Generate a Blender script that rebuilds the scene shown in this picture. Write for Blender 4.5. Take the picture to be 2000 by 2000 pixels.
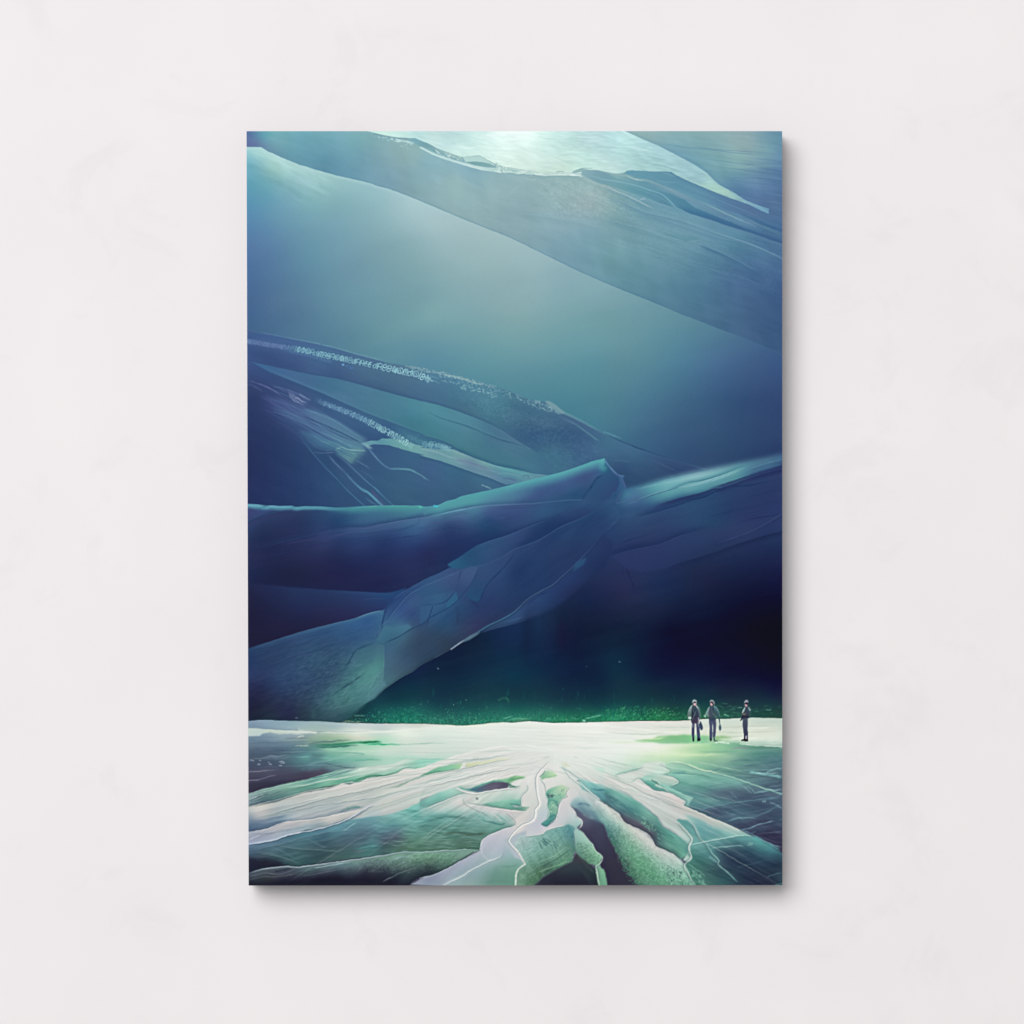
import bpy
import math
import numpy as np

for _o in list(bpy.data.objects):
    bpy.data.objects.remove(_o, do_unlink=True)
scene = bpy.context.scene

# ---------------------------------------------------------------- camera, light, exposure
MM = 0.00043                      # metres per unit of the 2000-unit picture plane (a 45 cm wide print)
DEPTH = 0.0225                     # how far the print stands off the wall
DIST = 2.5                        # camera to wall


def wx(x):
    return (x - 1000.0) * MM


def wz(y):
    return (1000.0 - y) * MM


cam_data = bpy.data.cameras.new('camera')
cam = bpy.data.objects.new('camera', cam_data)
scene.collection.objects.link(cam)
cam.location = (0.0, -DIST, 0.0)
cam.rotation_euler = (math.radians(90), 0, 0)
cam_data.sensor_width = 36.0
cam_data.lens = 36.0 * DIST / (2000 * MM)
cam_data.clip_start = 0.05
cam_data.clip_end = 60.0
scene.camera = cam

world = bpy.data.worlds.new('World')
scene.world = world
world.use_nodes = True
_bg = world.node_tree.nodes['Background']
_bg.inputs['Color'].default_value = (1.0, 0.985, 0.99, 1)
_bg.inputs['Strength'].default_value = FILL = 0.37


def area(name, loc, target, sx, sy, power, col):
    d = bpy.data.lights.new(name, 'AREA')
    d.shape = 'ELLIPSE'
    d.size, d.size_y = sx, sy
    d.energy = power
    d.color = col
    o = bpy.data.objects.new(name, d)
    scene.collection.objects.link(o)
    o.location = loc
    o.rotation_euler = (math.radians(90), 0, 0)       # parallel to the wall, facing it
    return o


# one large soft window of light from the upper left
KEY = area('key_light', (-11.2, -18.0, 13.4), None, 24.0, 23.0, 7750.0, (1.0, 0.99, 0.99))

scene.view_settings.view_transform = 'Standard'
scene.view_settings.look = 'None'
scene.view_settings.exposure = 0.0
scene.view_settings.gamma = 1.0
scene.view_settings.use_curve_mapping = False
INK_GAIN, INK_LIFT = 0.957, 0.0060

# ---------------------------------------------------------------- printed picture
# The print is painted by code, in millimetre-like units of the sheet: soft colour
# fields clipped by outlines, strokes, one-sided edges and streaks of ink.
X0, Y0 = 478, 253                      # sheet origin of the paint grid
PW, PH = 1054, 1480                    # paint grid size
K = 360.0 / 1932.0
TILES = {'X': (0, 0, 1.0), 'O': (0, 0, 2000 / 1932.0), 'P': (1320, 1350, 160 / 1932.0)}
for _r, _y in (('A', 240), ('B', 600), ('C', 950), ('D', 1300), ('E', 1400)):
    for _c, _x in ((1, 470), (2, 820), (3, 1180)):
        TILES['%s%d' % (_r, _c)] = (_x, _y, K)
RNG = np.random.RandomState(11)
IMG = np.zeros((PH, PW, 3), np.float32)


def pts(s):
    """'A1 65,253 210,253 A2 0,815' -> grid coordinates"""
    out, t = [], TILES['X']
    for tok in s.split():
        if ',' in tok:
            u, v = tok.split(',')
            out.append((t[0] + float(u) * t[2] - X0, t[1] + float(v) * t[2] - Y0))
        else:
            t = TILES[tok]
    return np.array(out, np.float64)


def samples(s):
    """'A1 75,700:95,155,180 ...' -> points, colours"""
    P, Cc, t = [], [], TILES['X']
    for tok in s.split():
        if ':' in tok:
            a, b = tok.split(':')
            u, v = a.split(',')
            P.append((t[0] + float(u) * t[2] - X0, t[1] + float(v) * t[2] - Y0))
            Cc.append([float(q) for q in b.split(',')])
        else:
            t = TILES[tok]
    return np.array(P), np.array(Cc) / 255.0


def smooth(p, n=6, closed=False):
    """Catmull-Rom through the points"""
    p = np.asarray(p, float)
    if len(p) < 3:
        return p
    if closed:
        q = np.vstack([p[-1], p, p[0], p[1]])
    else:
        q = np.vstack([2 * p[0] - p[1], p, 2 * p[-1] - p[-2]])
    t = np.linspace(0, 1, n, endpoint=False)[:, None]
    out = []
    for i in range(1, len(q) - 2):
        a, b, c, d = q[i - 1], q[i], q[i + 1], q[i + 2]
        out.append(0.5 * (2 * b + (c - a) * t + (2 * a - 5 * b + 4 * c - d) * t ** 2
                          + (3 * b - a - 3 * c + d) * t ** 3))
    if not closed:
        out.append(p[-1:])
    return np.vstack(out)


def box(p, m):
    x0 = int(max(0, np.floor(p[:, 0].min() - m)))
    x1 = int(min(PW, np.ceil(p[:, 0].max() + m) + 1))
    y0 = int(max(0, np.floor(p[:, 1].min() - m)))
    y1 = int(min(PH, np.ceil(p[:, 1].max() + m) + 1))
    return x0, x1, y0, y1


def fill(p, sub=3):
    """antialiased even-odd coverage, full grid"""
    M = np.zeros((PH, PW + 2), np.float32)
    a, b = p, np.roll(p, -1, 0)
    y0 = max(0, int(p[:, 1].min()))
    y1 = min(PH, int(p[:, 1].max()) + 2)
    for r in range(y0, y1):
        for k in range(sub):
            y = r + (k + 0.5) / sub - 0.5
            sel = (a[:, 1] <= y) != (b[:, 1] <= y)
            if not sel.any():
                continue
            A, B = a[sel], b[sel]
            xs = np.sort(A[:, 0] + (y - A[:, 1]) / (B[:, 1] - A[:, 1]) * (B[:, 0] - A[:, 0])) + 0.5
            xs = np.clip(xs, 0, PW)
            for i in range(0, len(xs) - 1, 2):
                u, v = xs[i], xs[i + 1]
                iu, iv = int(u), int(v)
                if iu == iv:
                    M[r, iu] += (v - u)
                else:
                    M[r, iu] += iu + 1 - u
                    M[r, iu + 1:iv] += 1
                    M[r, iv] += v - iv
    return M[:, :PW] / sub


def blur(m, s):
    """three box passes ~ gaussian of sigma s (pixels)"""
    if s <= 0:
        return m
    if s < 1.3:                              # small kernel, one or two passes
        n = 1 if s < 0.85 else 2
        k = min(0.33, s * s / 2 / n)
        for _ in range(n):
            for ax in (0, 1):
                q = np.pad(m, [(1, 1) if a == ax else (0, 0) for a in range(m.ndim)], mode='edge')
                if ax == 0:
                    m = m * (1 - 2 * k) + k * (q[:-2] + q[2:])
                else:
                    m = m * (1 - 2 * k) + k * (q[:, :-2] + q[:, 2:])
        return m
    r = max(1, int(round(np.sqrt(s * s * 12 / 3 + 1) / 2 - 0.5)))
    for _ in range(3):
        for ax in (0, 1):
            pad = [(0, 0)] * m.ndim
            pad[ax] = (r + 1, r)
            c = np.cumsum(np.pad(m, pad, mode='edge'), axis=ax, dtype=np.float64)
            n = m.shape[ax]
            if ax == 0:
                m = (c[2 * r + 1:2 * r + 1 + n] - c[:n]) / (2 * r + 1)
            else:
                m = (c[:, 2 * r + 1:2 * r + 1 + n] - c[:, :n]) / (2 * r + 1)
    return m.astype(np.float32)


def upsample(g, step):
    y = np.arange(PH) / step
    x = np.arange(PW) / step
    iy, ix = y.astype(int), x.astype(int)
    fy, fx = (y - iy)[:, None, None], (x - ix)[None, :, None]
    g00, g01 = g[iy][:, ix], g[iy][:, ix + 1]
    g10, g11 = g[iy + 1][:, ix], g[iy + 1][:, ix + 1]
    return (g00 * (1 - fx) + g01 * fx) * (1 - fy) + (g10 * (1 - fx) + g11 * fx) * fy


def field(s, c=14.0, lam=0.6, ay=1.0):
    """smooth colour field through scattered samples (multiquadric)"""
    P, Cc = samples(s)
    P = P * np.array([1, ay]) if len(P) > 1 else P
    step = 6
    if len(P) == 1:
        return np.broadcast_to(Cc[0], (PH, PW, 3)).astype(np.float32)
    D = np.sqrt(((P[:, None] - P[None]) ** 2).sum(-1) + c * c)
    n = len(P)
    A = np.zeros((n + 1, n + 1))
    A[:n, n] = A[n, :n] = 1
    rhs = np.zeros((n + 1, 3))
    rhs[:n] = Cc
    A[:n, :n] = -D + np.eye(n) * lam * 4
    w = np.linalg.solve(A, rhs)
    gy, gx = np.mgrid[0:PH + step * 2:step, 0:PW + step * 2:step].astype(float)
    out = np.zeros(gy.shape + (3,))
    for i in range(n):
        d = np.sqrt((gx - P[i, 0]) ** 2 + (gy * ay - P[i, 1]) ** 2 + c * c)
        out += -d[..., None] * w[i]
    out += w[n]
    lo, hi = Cc.min(0), Cc.max(0)
    return upsample(np.clip(out, lo, hi), step).astype(np.float32)


def comp(m, col):
    """put colour (rgb or field) over the picture with coverage m"""
    global IMG
    IMG += m[..., None] * (col - IMG)


def rgb(c):
    return np.array([float(q) for q in c.split(',')], np.float32) / 255.0 if isinstance(c, str) else np.asarray(c, np.float32) / 255.0


def layer(outline, cols, alpha=1.0, soft=0.0, sm=0, clip=None, ay=1.0):
    p = pts(outline) if isinstance(outline, str) else outline
    if sm:
        p = smooth(p, sm, True)
    m = fill(p)
    if soft:
        m = blur(m, soft)
    if clip is not None:
        m = m * clip
    col = field(cols, ay=ay) if ':' in cols else rgb(cols)
    comp(m * alpha, col)
    return m


def dist(p, reach):
    """distance, sign and position along the line, within reach"""
    x0, x1, y0, y1 = box(p, reach + 1)
    if x1 <= x0 or y1 <= y0:
        return None
    d = np.full((y1 - y0, x1 - x0), 1e9, np.float32)
    sg = np.zeros_like(d)
    tt = np.zeros_like(d)
    seg = np.sqrt(((p[1:] - p[:-1]) ** 2).sum(1))
    L = max(seg.sum(), 1e-6)
    acc = 0.0
    for i in range(len(p) - 1):
        a, b = p[i], p[i + 1]
        q = np.array([a, b])
        u0, u1, v0, v1 = box(q, reach + 1)
        if u1 <= u0 or v1 <= v0 or seg[i] < 1e-6:
            acc += seg[i]
            continue
        yy, xx = np.mgrid[v0:v1, u0:u1].astype(np.float32)
        e = (b - a) / seg[i]
        rx, ry = xx - a[0], yy - a[1]
        t = np.clip(rx * e[0] + ry * e[1], 0, seg[i])
        dd = np.hypot(rx - t * e[0], ry - t * e[1])
        cr = e[0] * ry - e[1] * rx               # > 0: below a line that runs left to right
        s_ = (slice(v0 - y0, v1 - y0), slice(u0 - x0, u1 - x0))
        better = dd < d[s_]
        d[s_] = np.where(better, dd, d[s_])
        sg[s_] = np.where(better, np.sign(cr), sg[s_])
        tt[s_] = np.where(better, (acc + t) / L, tt[s_])
        acc += seg[i]
    return (x0, x1, y0, y1), d, sg, tt


def stroke(line, w, col, a=1.0, col2=None, taper=(1, 1), soft=0.6, sm=5, fade=(0, 0), clip=None):
    """line of ink; taper = width factors at the ends; fade = share of the length over which it fades in/out"""
    p = pts(line) if isinstance(line, str) else np.asarray(line, float)
    if sm:
        p = smooth(p, sm)
    r = dist(p, w * 2 + soft * 3 + 2)
    if r is None:
        return
    (x0, x1, y0, y1), d, sg, t = r
    mid = 1 - np.abs(2 * t - 1)
    ww = w * np.where(t < 0.5, taper[0] + (1 - taper[0]) * np.minimum(1, mid * 1.0),
                      taper[1] + (1 - taper[1]) * np.minimum(1, mid * 1.0)) * 0.5
    m = np.clip((ww - d) / (2 * soft) + 0.5, 0, 1)
    m = m * np.minimum(1, (2 * ww) / max(0.6, soft))
    m = m * m * (3 - 2 * m)
    if sm and w < 8:
        h = int(abs(p[0, 0] * 7 + p[0, 1] * 13)) % 97
        m = m * (0.82 + 0.3 * lattice(t * 9.0 + h, t * 0 + h * 1.7, 5))
        m = np.clip(m, 0, 1)
    if fade[0]:
        m = m * np.clip(t / fade[0], 0, 1)
    if fade[1]:
        m = m * np.clip((1 - t) / fade[1], 0, 1)
    m = m * a
    if clip is not None:
        m = m * clip[y0:y1, x0:x1]
    c = rgb(col)
    if col2 is not None:
        c = c + t[..., None] * (rgb(col2) - c)
    V = IMG[y0:y1, x0:x1]
    V += m[..., None] * (c - V)


def edge(line, side, w, col, a=1.0, col2=None, sm=5, fade=(0, 0), power=1.0, core=0.0, clip=None, w2=None):
    """glow or shade lying on one side of a line (side +1 = below a left-to-right line), fading over w"""
    p = pts(line) if isinstance(line, str) else np.asarray(line, float)
    if sm:
        p = smooth(p, sm)
    wm = max(w, w2 or w)
    r = dist(p, wm + 2)
    if r is None:
        return
    (x0, x1, y0, y1), d, sg, t = r
    wl = w if w2 is None else w + (w2 - w) * t
    sd = d * sg * side
    f = np.clip(1 - (sd - core) / wl, 0, 1)
    f = np.where(sd < core, 1.0, f) ** power
    f = f * f * (3 - 2 * f)
    m = f * np.clip(sd + 0.5, 0, 1) * a
    ends = (t > 0.0005) & (t < 0.9995) | (d < 1.5)
    m = np.where(ends, m, 0)
    if fade[0]:
        m = m * np.clip(t / fade[0], 0, 1)
    if fade[1]:
        m = m * np.clip((1 - t) / fade[1], 0, 1)
    if clip is not None:
        m = m * clip[y0:y1, x0:x1]
    c = rgb(col)
    if col2 is not None:
        c = c + t[..., None] * (rgb(col2) - c)
    V = IMG[y0:y1, x0:x1]
    V += m[..., None] * (c - V)


_LAT = {}


def lattice(u, v, seed):
    """smooth value noise in -1..1"""
    if seed not in _LAT:
        _LAT[seed] = np.random.RandomState(seed).uniform(-1, 1, (256, 256)).astype(np.float32)
    R = _LAT[seed]
    iu, iv = np.floor(u).astype(int), np.floor(v).astype(int)
    fu, fv = u - iu, v - iv
    fu, fv = fu * fu * (3 - 2 * fu), fv * fv * (3 - 2 * fv)
    a = R[iv % 256, iu % 256]
    b = R[iv % 256, (iu + 1) % 256]
    c = R[(iv + 1) % 256, iu % 256]
    d = R[(iv + 1) % 256, (iu + 1) % 256]
    return (a * (1 - fu) + b * fu) * (1 - fv) + (c * (1 - fu) + d * fu) * fv


YY, XX = np.mgrid[0:PH, 0:PW].astype(np.float32)


def streak(ang, length, thick, seed, octs=2, wob=0.0):
    """streaky noise along a direction (degrees, clockwise from right)"""
    a = np.radians(ang)
    u = XX * np.cos(a) + YY * np.sin(a)
    v = -XX * np.sin(a) + YY * np.cos(a)
    if wob:
        v = v + wob * lattice(u / (length * 1.3), v / (thick * 9), seed + 77)
    n, s, k = 0, 0, 1.0
    for o in range(octs):
        n = n + k * lattice(u / length * 2 ** (o * 0.6) + 31 * o, v / thick * 2 ** o + 17 * o, seed + o)
        s += k
        k *= 0.6
    return n / s


def polar(cx, cy, n_ang, n_rad, seed, sq=1.0):
    """streaks radiating from a point (cx, cy in photograph units); sq squashes vertically"""
    dx, dy = XX - (cx - X0), (YY - (cy - Y0)) * sq
    th = np.arctan2(dy, dx)
    r = np.hypot(dx, dy) + 1
    return 0.65 * lattice(th * n_ang, np.log(r) * n_rad, seed) + 0.35 * lattice(th * n_ang * 2.3 + 9, np.log(r) * n_rad * 1.4, seed + 3)


def texture(m, n, amp, tint=(1, 1, 1)):
    global IMG
    IMG += (m * n * amp / 255.0)[..., None] * np.array(tint, np.float32)


def region(s, soft=0, sm=0):
    p = pts(s)
    if sm:
        p = smooth(p, sm, True)
    m = fill(p)
    return blur(m, soft) if soft else m


def specks(reg, n, size, cols, a=(0.3, 0.9), ang=None, ln=(1, 2), seed=1, weight=None):
    """small dabs of ink scattered in a region"""
    R = np.random.RandomState(seed)
    ys, xs = np.where(reg > 0.3)
    if len(ys) == 0:
        return
    pr = reg[ys, xs] if weight is None else reg[ys, xs] * weight[ys, xs]
    pr = pr / pr.sum()
    idx = R.choice(len(ys), n, p=pr)
    cols = [rgb(c) for c in cols.split()]
    for i in idx:
        x, y = xs[i] + R.rand(), ys[i] + R.rand()
        l = R.uniform(*ln)
        t = np.radians((R.uniform(0, 360) if ang is None else ang + R.normal(0, 14)))
        dx, dy = np.cos(t) * l / 2, np.sin(t) * l / 2
        stroke([(x - dx, y - dy), (x + dx, y + dy)], R.uniform(*size), cols[R.randint(len(cols))] * 255,
               R.uniform(*a), sm=0, soft=0.55)


def warp(amp, scale, seed):
    """nudge the ink so that outlines look hand made; amp is a map in grid units"""
    global IMG
    dx = amp * (0.7 * lattice(XX / scale, YY / scale, seed) + 0.5 * lattice(XX / scale * 2.3, YY / scale * 2.3, seed + 1))
    dy = amp * (0.7 * lattice(XX / scale + 40, YY / scale + 90, seed + 2) + 0.5 * lattice(XX / scale * 2.3, YY / scale * 2.3 + 50, seed + 3))
    x = np.clip(XX + dx, 0, PW - 1.01)
    y = np.clip(YY + dy, 0, PH - 1.01)
    ix, iy = x.astype(int), y.astype(int)
    fx, fy = (x - ix)[..., None], (y - iy)[..., None]
    IMG = (IMG[iy, ix] * (1 - fx) + IMG[iy, ix + 1] * fx) * (1 - fy) + (IMG[iy + 1, ix] * (1 - fx) + IMG[iy + 1, ix + 1] * fx) * fy
# ================================================================ upper half: haze and hanging ice
layer('X 478,253 1532,253 1532,1733 478,1733', '''A1 75,420:112,172,190 75,700:95,155,180 75,1000:88,135,175 75,1300:85,118,165 75,1600:74,107,155 75,1900:70,100,146
120,290:158,205,205 300,330:165,210,208 500,450:168,210,208 350,480:158,202,196 200,440:128,178,186 700,620:152,194,198 820,570:158,200,200 300,650:112,168,182
500,800:118,165,182 400,1000:105,150,175 700,800:130,178,185 1000,800:132,175,182 1200,700:143,185,192 1500,750:150,188,195 1800,850:166,198,202
1000,1100:120,162,178 1500,1100:135,172,180 1900,1200:146,180,187 700,1100:112,155,175 400,1300:92,130,165 700,1400:98,142,165 1200,1500:112,150,168 1800,1500:128,165,172
1000,1900:98,140,160 1400,1900:108,150,165 400,1900:82,115,150
A2 100,900:168,198,203 100,1100:160,190,195 500,1150:158,186,190 1000,1300:157,187,191 500,1500:145,178,182 1000,1600:143,175,180 50,1850:120,160,170 600,1850:132,168,175
1200,1600:145,178,183 1500,1600:138,172,182 1800,1700:132,170,178 1900,1900:122,162,172
B2 100,50:122,165,170 1000,50:132,168,172 1900,50:115,158,165 100,300:108,152,165 1000,300:118,162,168 1900,300:108,155,165 100,550:90,140,162 600,600:95,148,162 1200,600:98,148,162
1900,600:88,142,158 1200,800:84,138,155 1900,900:78,132,150 1500,1000:72,130,150 1900,1200:70,124,148
B3 50,600:92,140,155 50,1150:72,122,145 400,100:108,152,165 800,100:98,142,158 400,500:92,140,155 800,500:80,128,155 1200,300:80,122,150 1200,600:70,105,148 1600,600:62,90,138
1850,600:56,84,136 800,800:68,112,145 400,1000:72,118,148 800,1200:58,92,132 1400,1000:50,78,125 1840,1000:50,70,122 1200,1400:48,78,120 1840,1300:46,66,115 1840,1500:42,60,110
800,1550:50,80,125 1000,1650:50,75,120 400,1400:60,100,138
B1 100,50:68,100,148 100,200:65,98,140 500,100:78,112,148 500,280:78,115,150 1000,200:90,132,155 1500,300:102,148,160 1500,500:92,140,158''')
m = region('X 478,253 1532,253 1532,1000 478,1000')
texture(m, streak(-12, 120, 40, 5), 2.5)
# bright mist in the upper left corner
stroke('A1 720,480 770,560 820,700', 7, '178,214,216', 0.45, soft=4, taper=(.3, .5), fade=(.2, .5))
stroke('A1 90,280 250,330 480,430 700,520', 10, '185,222,218', 0.35, soft=6, fade=(.2, .3))
mist = region('A1 65,255 215,253 520,398 880,515 1000,700 700,820 400,760 200,560 65,600', 6)
texture(mist, streak(28, 40, 12, 21, 3), 14)
texture(mist, streak(60, 26, 22, 22, 2), 7)

L1 = 'A1 40,253 210,253 240,270 290,300 340,320 420,360 520,398 620,440 690,458 770,487 880,515 1000,550 1130,578 1290,615 1380,637 1410,652 1470,670 1550,688 1700,745 A2 0,815 400,985 700,1105 940,1200 1200,1325 1450,1450 1700,1570 1932,1672 A3 200,1755 600,1915 B3 800,70 1000,145 1200,225 1430,310 1650,400 1850,500 1920,530'
edge('A1 65,255 210,255 240,272 290,302 340,322 420,362 520,400 620,442 770,489 880,517 1000,552 1130,580 1290,617 1380,639 1410,654 1470,672 1550,690 1700,747 A2 0,817 400,987 700,1107 940,1202', 1, 8, '185,220,224', 0.5, '160,192,198', sm=2, fade=(0, .3))
BAND = layer(L1 + ' A3 1920,40 A1 40,40', '''A1 75,100:84,110,162 120,180:98,122,165 190,200:102,125,165 230,150:95,158,175 350,150:115,168,178 600,200:112,165,182 800,130:112,165,178 1000,200:115,165,182 1200,200:120,170,178 500,350:105,155,172
900,350:98,148,168 1000,450:100,148,170 1300,300:118,162,175 1300,550:113,156,175 1600,250:140,175,180 1600,600:124,160,175 1850,350:142,178,180 1850,700:133,168,175
A2 50,400:135,175,185 50,650:138,173,182 400,600:148,182,185 500,500:133,173,188 800,650:145,178,182 500,850:143,176,180 1000,800:140,171,178 1000,1000:137,167,175 1300,900:140,172,178 1500,700:150,180,182
1800,800:158,180,182 1750,650:148,180,182 1300,1100:134,168,178 1500,1200:126,161,175 1800,1100:128,165,178 1800,1400:113,153,168 1900,1600:106,148,162 1000,1150:136,167,175
A3 50,900:137,171,174 50,1100:125,162,172 300,950:120,160,172 500,1100:115,155,170 50,1400:112,155,165 400,1400:108,150,165 300,1650:98,142,158 700,1300:108,150,165 700,1000:115,158,175 1000,1100:108,150,170
1000,1500:88,130,155 1000,1800:80,121,150 1400,1300:85,128,155 1400,1600:75,108,148 1800,1300:82,118,155 1800,1600:70,100,145 1840,1900:60,88,134 1500,1900:70,100,140 1400,1150:95,140,165 700,1700:88,130,152
450,150:142,176,178 800,150:132,172,178 700,280:118,162,178 1000,200:128,168,175 1300,200:140,174,178 1500,200:147,173,178 1700,180:113,153,170 1820,120:104,145,168 900,350:115,160,175 1200,350:122,164,172
1400,470:122,164,170 1700,300:118,158,168 1800,450:95,130,165 1150,560:112,158,172 1400,600:98,138,168 1800,650:84,116,158 1500,750:92,125,165 1800,850:82,110,150 400,570:105,155,172 700,600:98,145,168
1000,750:97,144,168 1300,870:87,124,160 1600,950:85,115,155 1700,1050:74,108,148''')
edge(L1, -1, 3.0, '95,145,162', 0.5, '66,104,145', sm=2)
texture(BAND, streak(20, 45, 14, 31, 3), 5)
texture(BAND, streak(75, 60, 26, 33, 2), 4)
tr = region('A3 0,600 600,480 1932,900 1932,1900 0,1300', 10)
texture(tr, streak(17, 70, 3.2, 35, 3, wob=3), 4.5)
texture(tr, lattice(XX / 2.2, YY / 2.0, 706), 2.5)
ur = region('A3 225,88 1932,88 1932,1000 1700,900 1400,780 1100,540 700,320', 3)
texture(ur, streak(8, 70, 3.2, 36, 3, wob=3), 5)
texture(ur, streak(12, 60, 14, 37, 2), 6)
gr = region('A2 1250,560 1932,600 A3 400,760 400,1000 A2 1300,1000', 12)
texture(gr, streak(30, 7, 3, 41, 3), 9)
texture(gr, lattice(XX / 2.4, YY / 2.2, 707), 5)
texture(gr, streak(28, 30, 9, 43, 2), 6)
# sky window at the top
WEDGE = layer('A1 1330,60 1330,88 1400,105 1540,135 1640,152 1760,160 1830,160 A2 0,182 90,217 180,265 320,320 430,355 450,358 530,352 630,343 690,378 760,415 800,440 900,462 1100,492 1250,516 1400,524 1590,524 1640,498 1700,482 1790,492 1880,496 A3 0,508 120,525 210,522 240,505 290,495 500,510 700,512 760,550 900,615 1100,700 1300,780 1500,850 1600,900 1722,955 1728,900 1600,860 1480,810 1350,725 1220,655 1150,600 1070,520 950,440 800,360 620,265 500,210 370,155 225,88 200,60',
'''A1 1380,98:190,232,222 1500,110:208,242,232 1700,110:195,230,225 1900,150:185,222,222 A2 100,150:195,225,222 300,180:188,220,221 500,150:195,228,225 700,130:215,242,238 1000,120:236,255,250 1050,250:222,245,240
1000,380:215,238,230 700,330:212,240,232 400,300:205,235,230 1300,150:215,245,238 1400,300:200,230,225 1600,150:190,225,222 1800,200:184,217,218 1700,400:195,230,222 1500,450:198,225,215 1850,130:186,218,220 800,200:224,248,243 1150,120:232,254,248
A3 100,150:180,220,222 240,160:196,233,232 400,250:172,212,215 150,350:178,215,215 500,400:165,205,208 700,350:165,205,210 900,500:155,195,202 1000,600:152,192,200 1100,630:163,204,202 1250,720:158,198,192
1400,790:138,178,185 1650,900:113,158,185 1715,925:110,155,182 500,480:165,205,205 50,470:195,226,222''')
texture(WEDGE, streak(9, 26, 3.2, 51, 3, wob=3), 9)
texture(WEDGE * np.clip((XX + X0 - 1040) / 60, 0, 1), streak(4, 12, 2.4, 54, 2), 8)
texture(WEDGE, streak(25, 30, 8, 53, 2), 6)
stroke('A3 40,235 250,255 450,290 750,370', 2.6, '205,236,236', 0.6, fade=(.2, .5))
stroke('A3 380,410 560,440 700,480 860,540', 1.6, '120,168,172', 0.6, fade=(.3, .3))
stroke('A3 420,400 590,420 760,480', 1.6, '195,226,226', 0.4, fade=(.3, .4))
stroke('A2 330,250 420,245 520,265 620,250 720,280', 4, '222,245,240', 0.6, soft=2, fade=(.3, .4))
stroke('A2 540,160 800,120 1000,100 1200,110', 6, '245,255,253', 0.5, soft=4, fade=(.4, .4))
edge('A3 225,88 370,155 500,210 620,265 800,360 950,440 1070,520 1150,600 1220,655 1350,725 1480,810 1600,860', 1, 3, '190,226,228', 0.5, '130,175,195')
edge('A3 225,88 370,155 500,210 620,265 800,360 950,440 1070,520 1150,600 1220,655 1350,725', -1, 8, '108,152,170', 0.4, '92,130,165')
stroke('A3 715,518 760,550 900,615 1100,700 1300,780 1400,815', 2.2, '185,222,205', 0.8, '165,205,200', soft=.8, fade=(.05, .3))
layer('A3 800,530 900,590 1010,640 1150,650 1300,720 1380,800 1200,735 1000,655', '168,207,190', 0.4, soft=2)
# crust under the sky window
edge('A1 1400,108 1540,140 1640,156 1760,162 1830,162 A2 0,184 90,219 180,267 320,322 430,357 450,360 530,354 630,345 760,417 900,464 1100,494', 1, 4, '110,150,160', 0.7, '150,185,180', sm=3)
layer('A1 1830,160 A2 0,182 90,217 180,265 320,320 430,355 450,358 450,410 300,345 100,270 0,245 A1 1780,190 1760,165', '''A1 1850,185:125,172,182 A2 60,235:118,160,170 200,290:140,178,182 350,370:150,185,185''')
layer('A2 450,360 530,354 630,347 700,388 770,430 800,470 790,455 700,425 600,408 480,412', '178,212,208')
layer('A2 480,414 560,405 660,412 740,430 795,468 700,462 580,445', '''A2 550,420:120,165,170 760,460:132,172,175''')
layer('A2 0,245 80,285 180,330 330,378 440,412 500,425 580,448 700,466 800,472 800,440 900,465 1100,495 1250,518 1400,527 1590,526 1692,514 1692,558 1640,553 1540,552 1420,553 1300,555 1220,545 1180,538 1100,532 1020,540 980,525 850,518 760,512 640,490 500,455 380,418 240,375 120,325 0,262',
      '''A2 50,270:185,218,218 250,360:172,208,208 450,430:185,215,214 600,465:190,218,215 750,490:180,212,210 850,480:172,205,200 1000,505:188,216,210 1200,525:192,218,212 1400,538:196,220,214 1650,535:200,226,222''')
stroke('A2 0,250 120,318 300,385 500,448 640,485 760,505', 3.2, '200,228,226', 0.75, fade=(.05, .2))
stroke('A2 60,262 160,300 240,325', 1.6, '110,160,168', 0.7)
stroke('A2 150,300 300,345 380,385', 1.4, '120,165,172', 0.7)
stroke('A2 1430,514 1480,510 1510,516', 1.4, '130,165,165', 0.8)
stroke('A2 1600,516 1650,492 1720,478 1800,476', 2.2, '118,158,170', 0.85, taper=(.4, .6))
stroke('A2 1580,548 1660,556 1695,560', 2.0, '240,255,252', 0.9)
stroke('A2 790,506 840,518 870,515', 2.0, '225,245,240', 0.9)
stroke('A2 1050,560 1150,595 1240,592', 2.0, '165,195,198', 0.8, fade=(.4, .2))
edge('A2 860,520 980,527 1020,542 1100,534 1180,540 1250,556 1420,556 1680,556', 1, 4, '126,166,175', 0.6)
specks(region('A2 120,270 330,330 450,370 440,405 250,360'), 26, (1, 1.8), '215,238,232 110,160,165 200,225,222', ang=25, ln=(2, 5), seed=3)
specks(region('A2 790,425 900,460 890,505 800,510'), 24, (1, 2), '215,238,232 130,170,172 205,228,222', ang=60, ln=(2, 6), seed=4)
specks(region('A2 900,470 1250,520 1600,528 1690,520 1690,550 1200,540 900,515'), 34, (1, 1.5), '222,240,234 150,188,188 206,228,222', ang=8, ln=(6, 18), seed=5)
specks(region('A1 1430,130 1560,150 1700,180 1820,195 1800,230 1700,200 1600,190 1450,165', 1), 60, (1, 2.2), '215,240,238 190,225,225 120,170,178', ang=20, ln=(2, 6), seed=6)
specks(region('A1 1650,180 1850,200 1800,260 1700,250', 4), 10, (1, 1.6), '190,220,220', (.2, .5), ln=(2, 4), seed=7)
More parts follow.
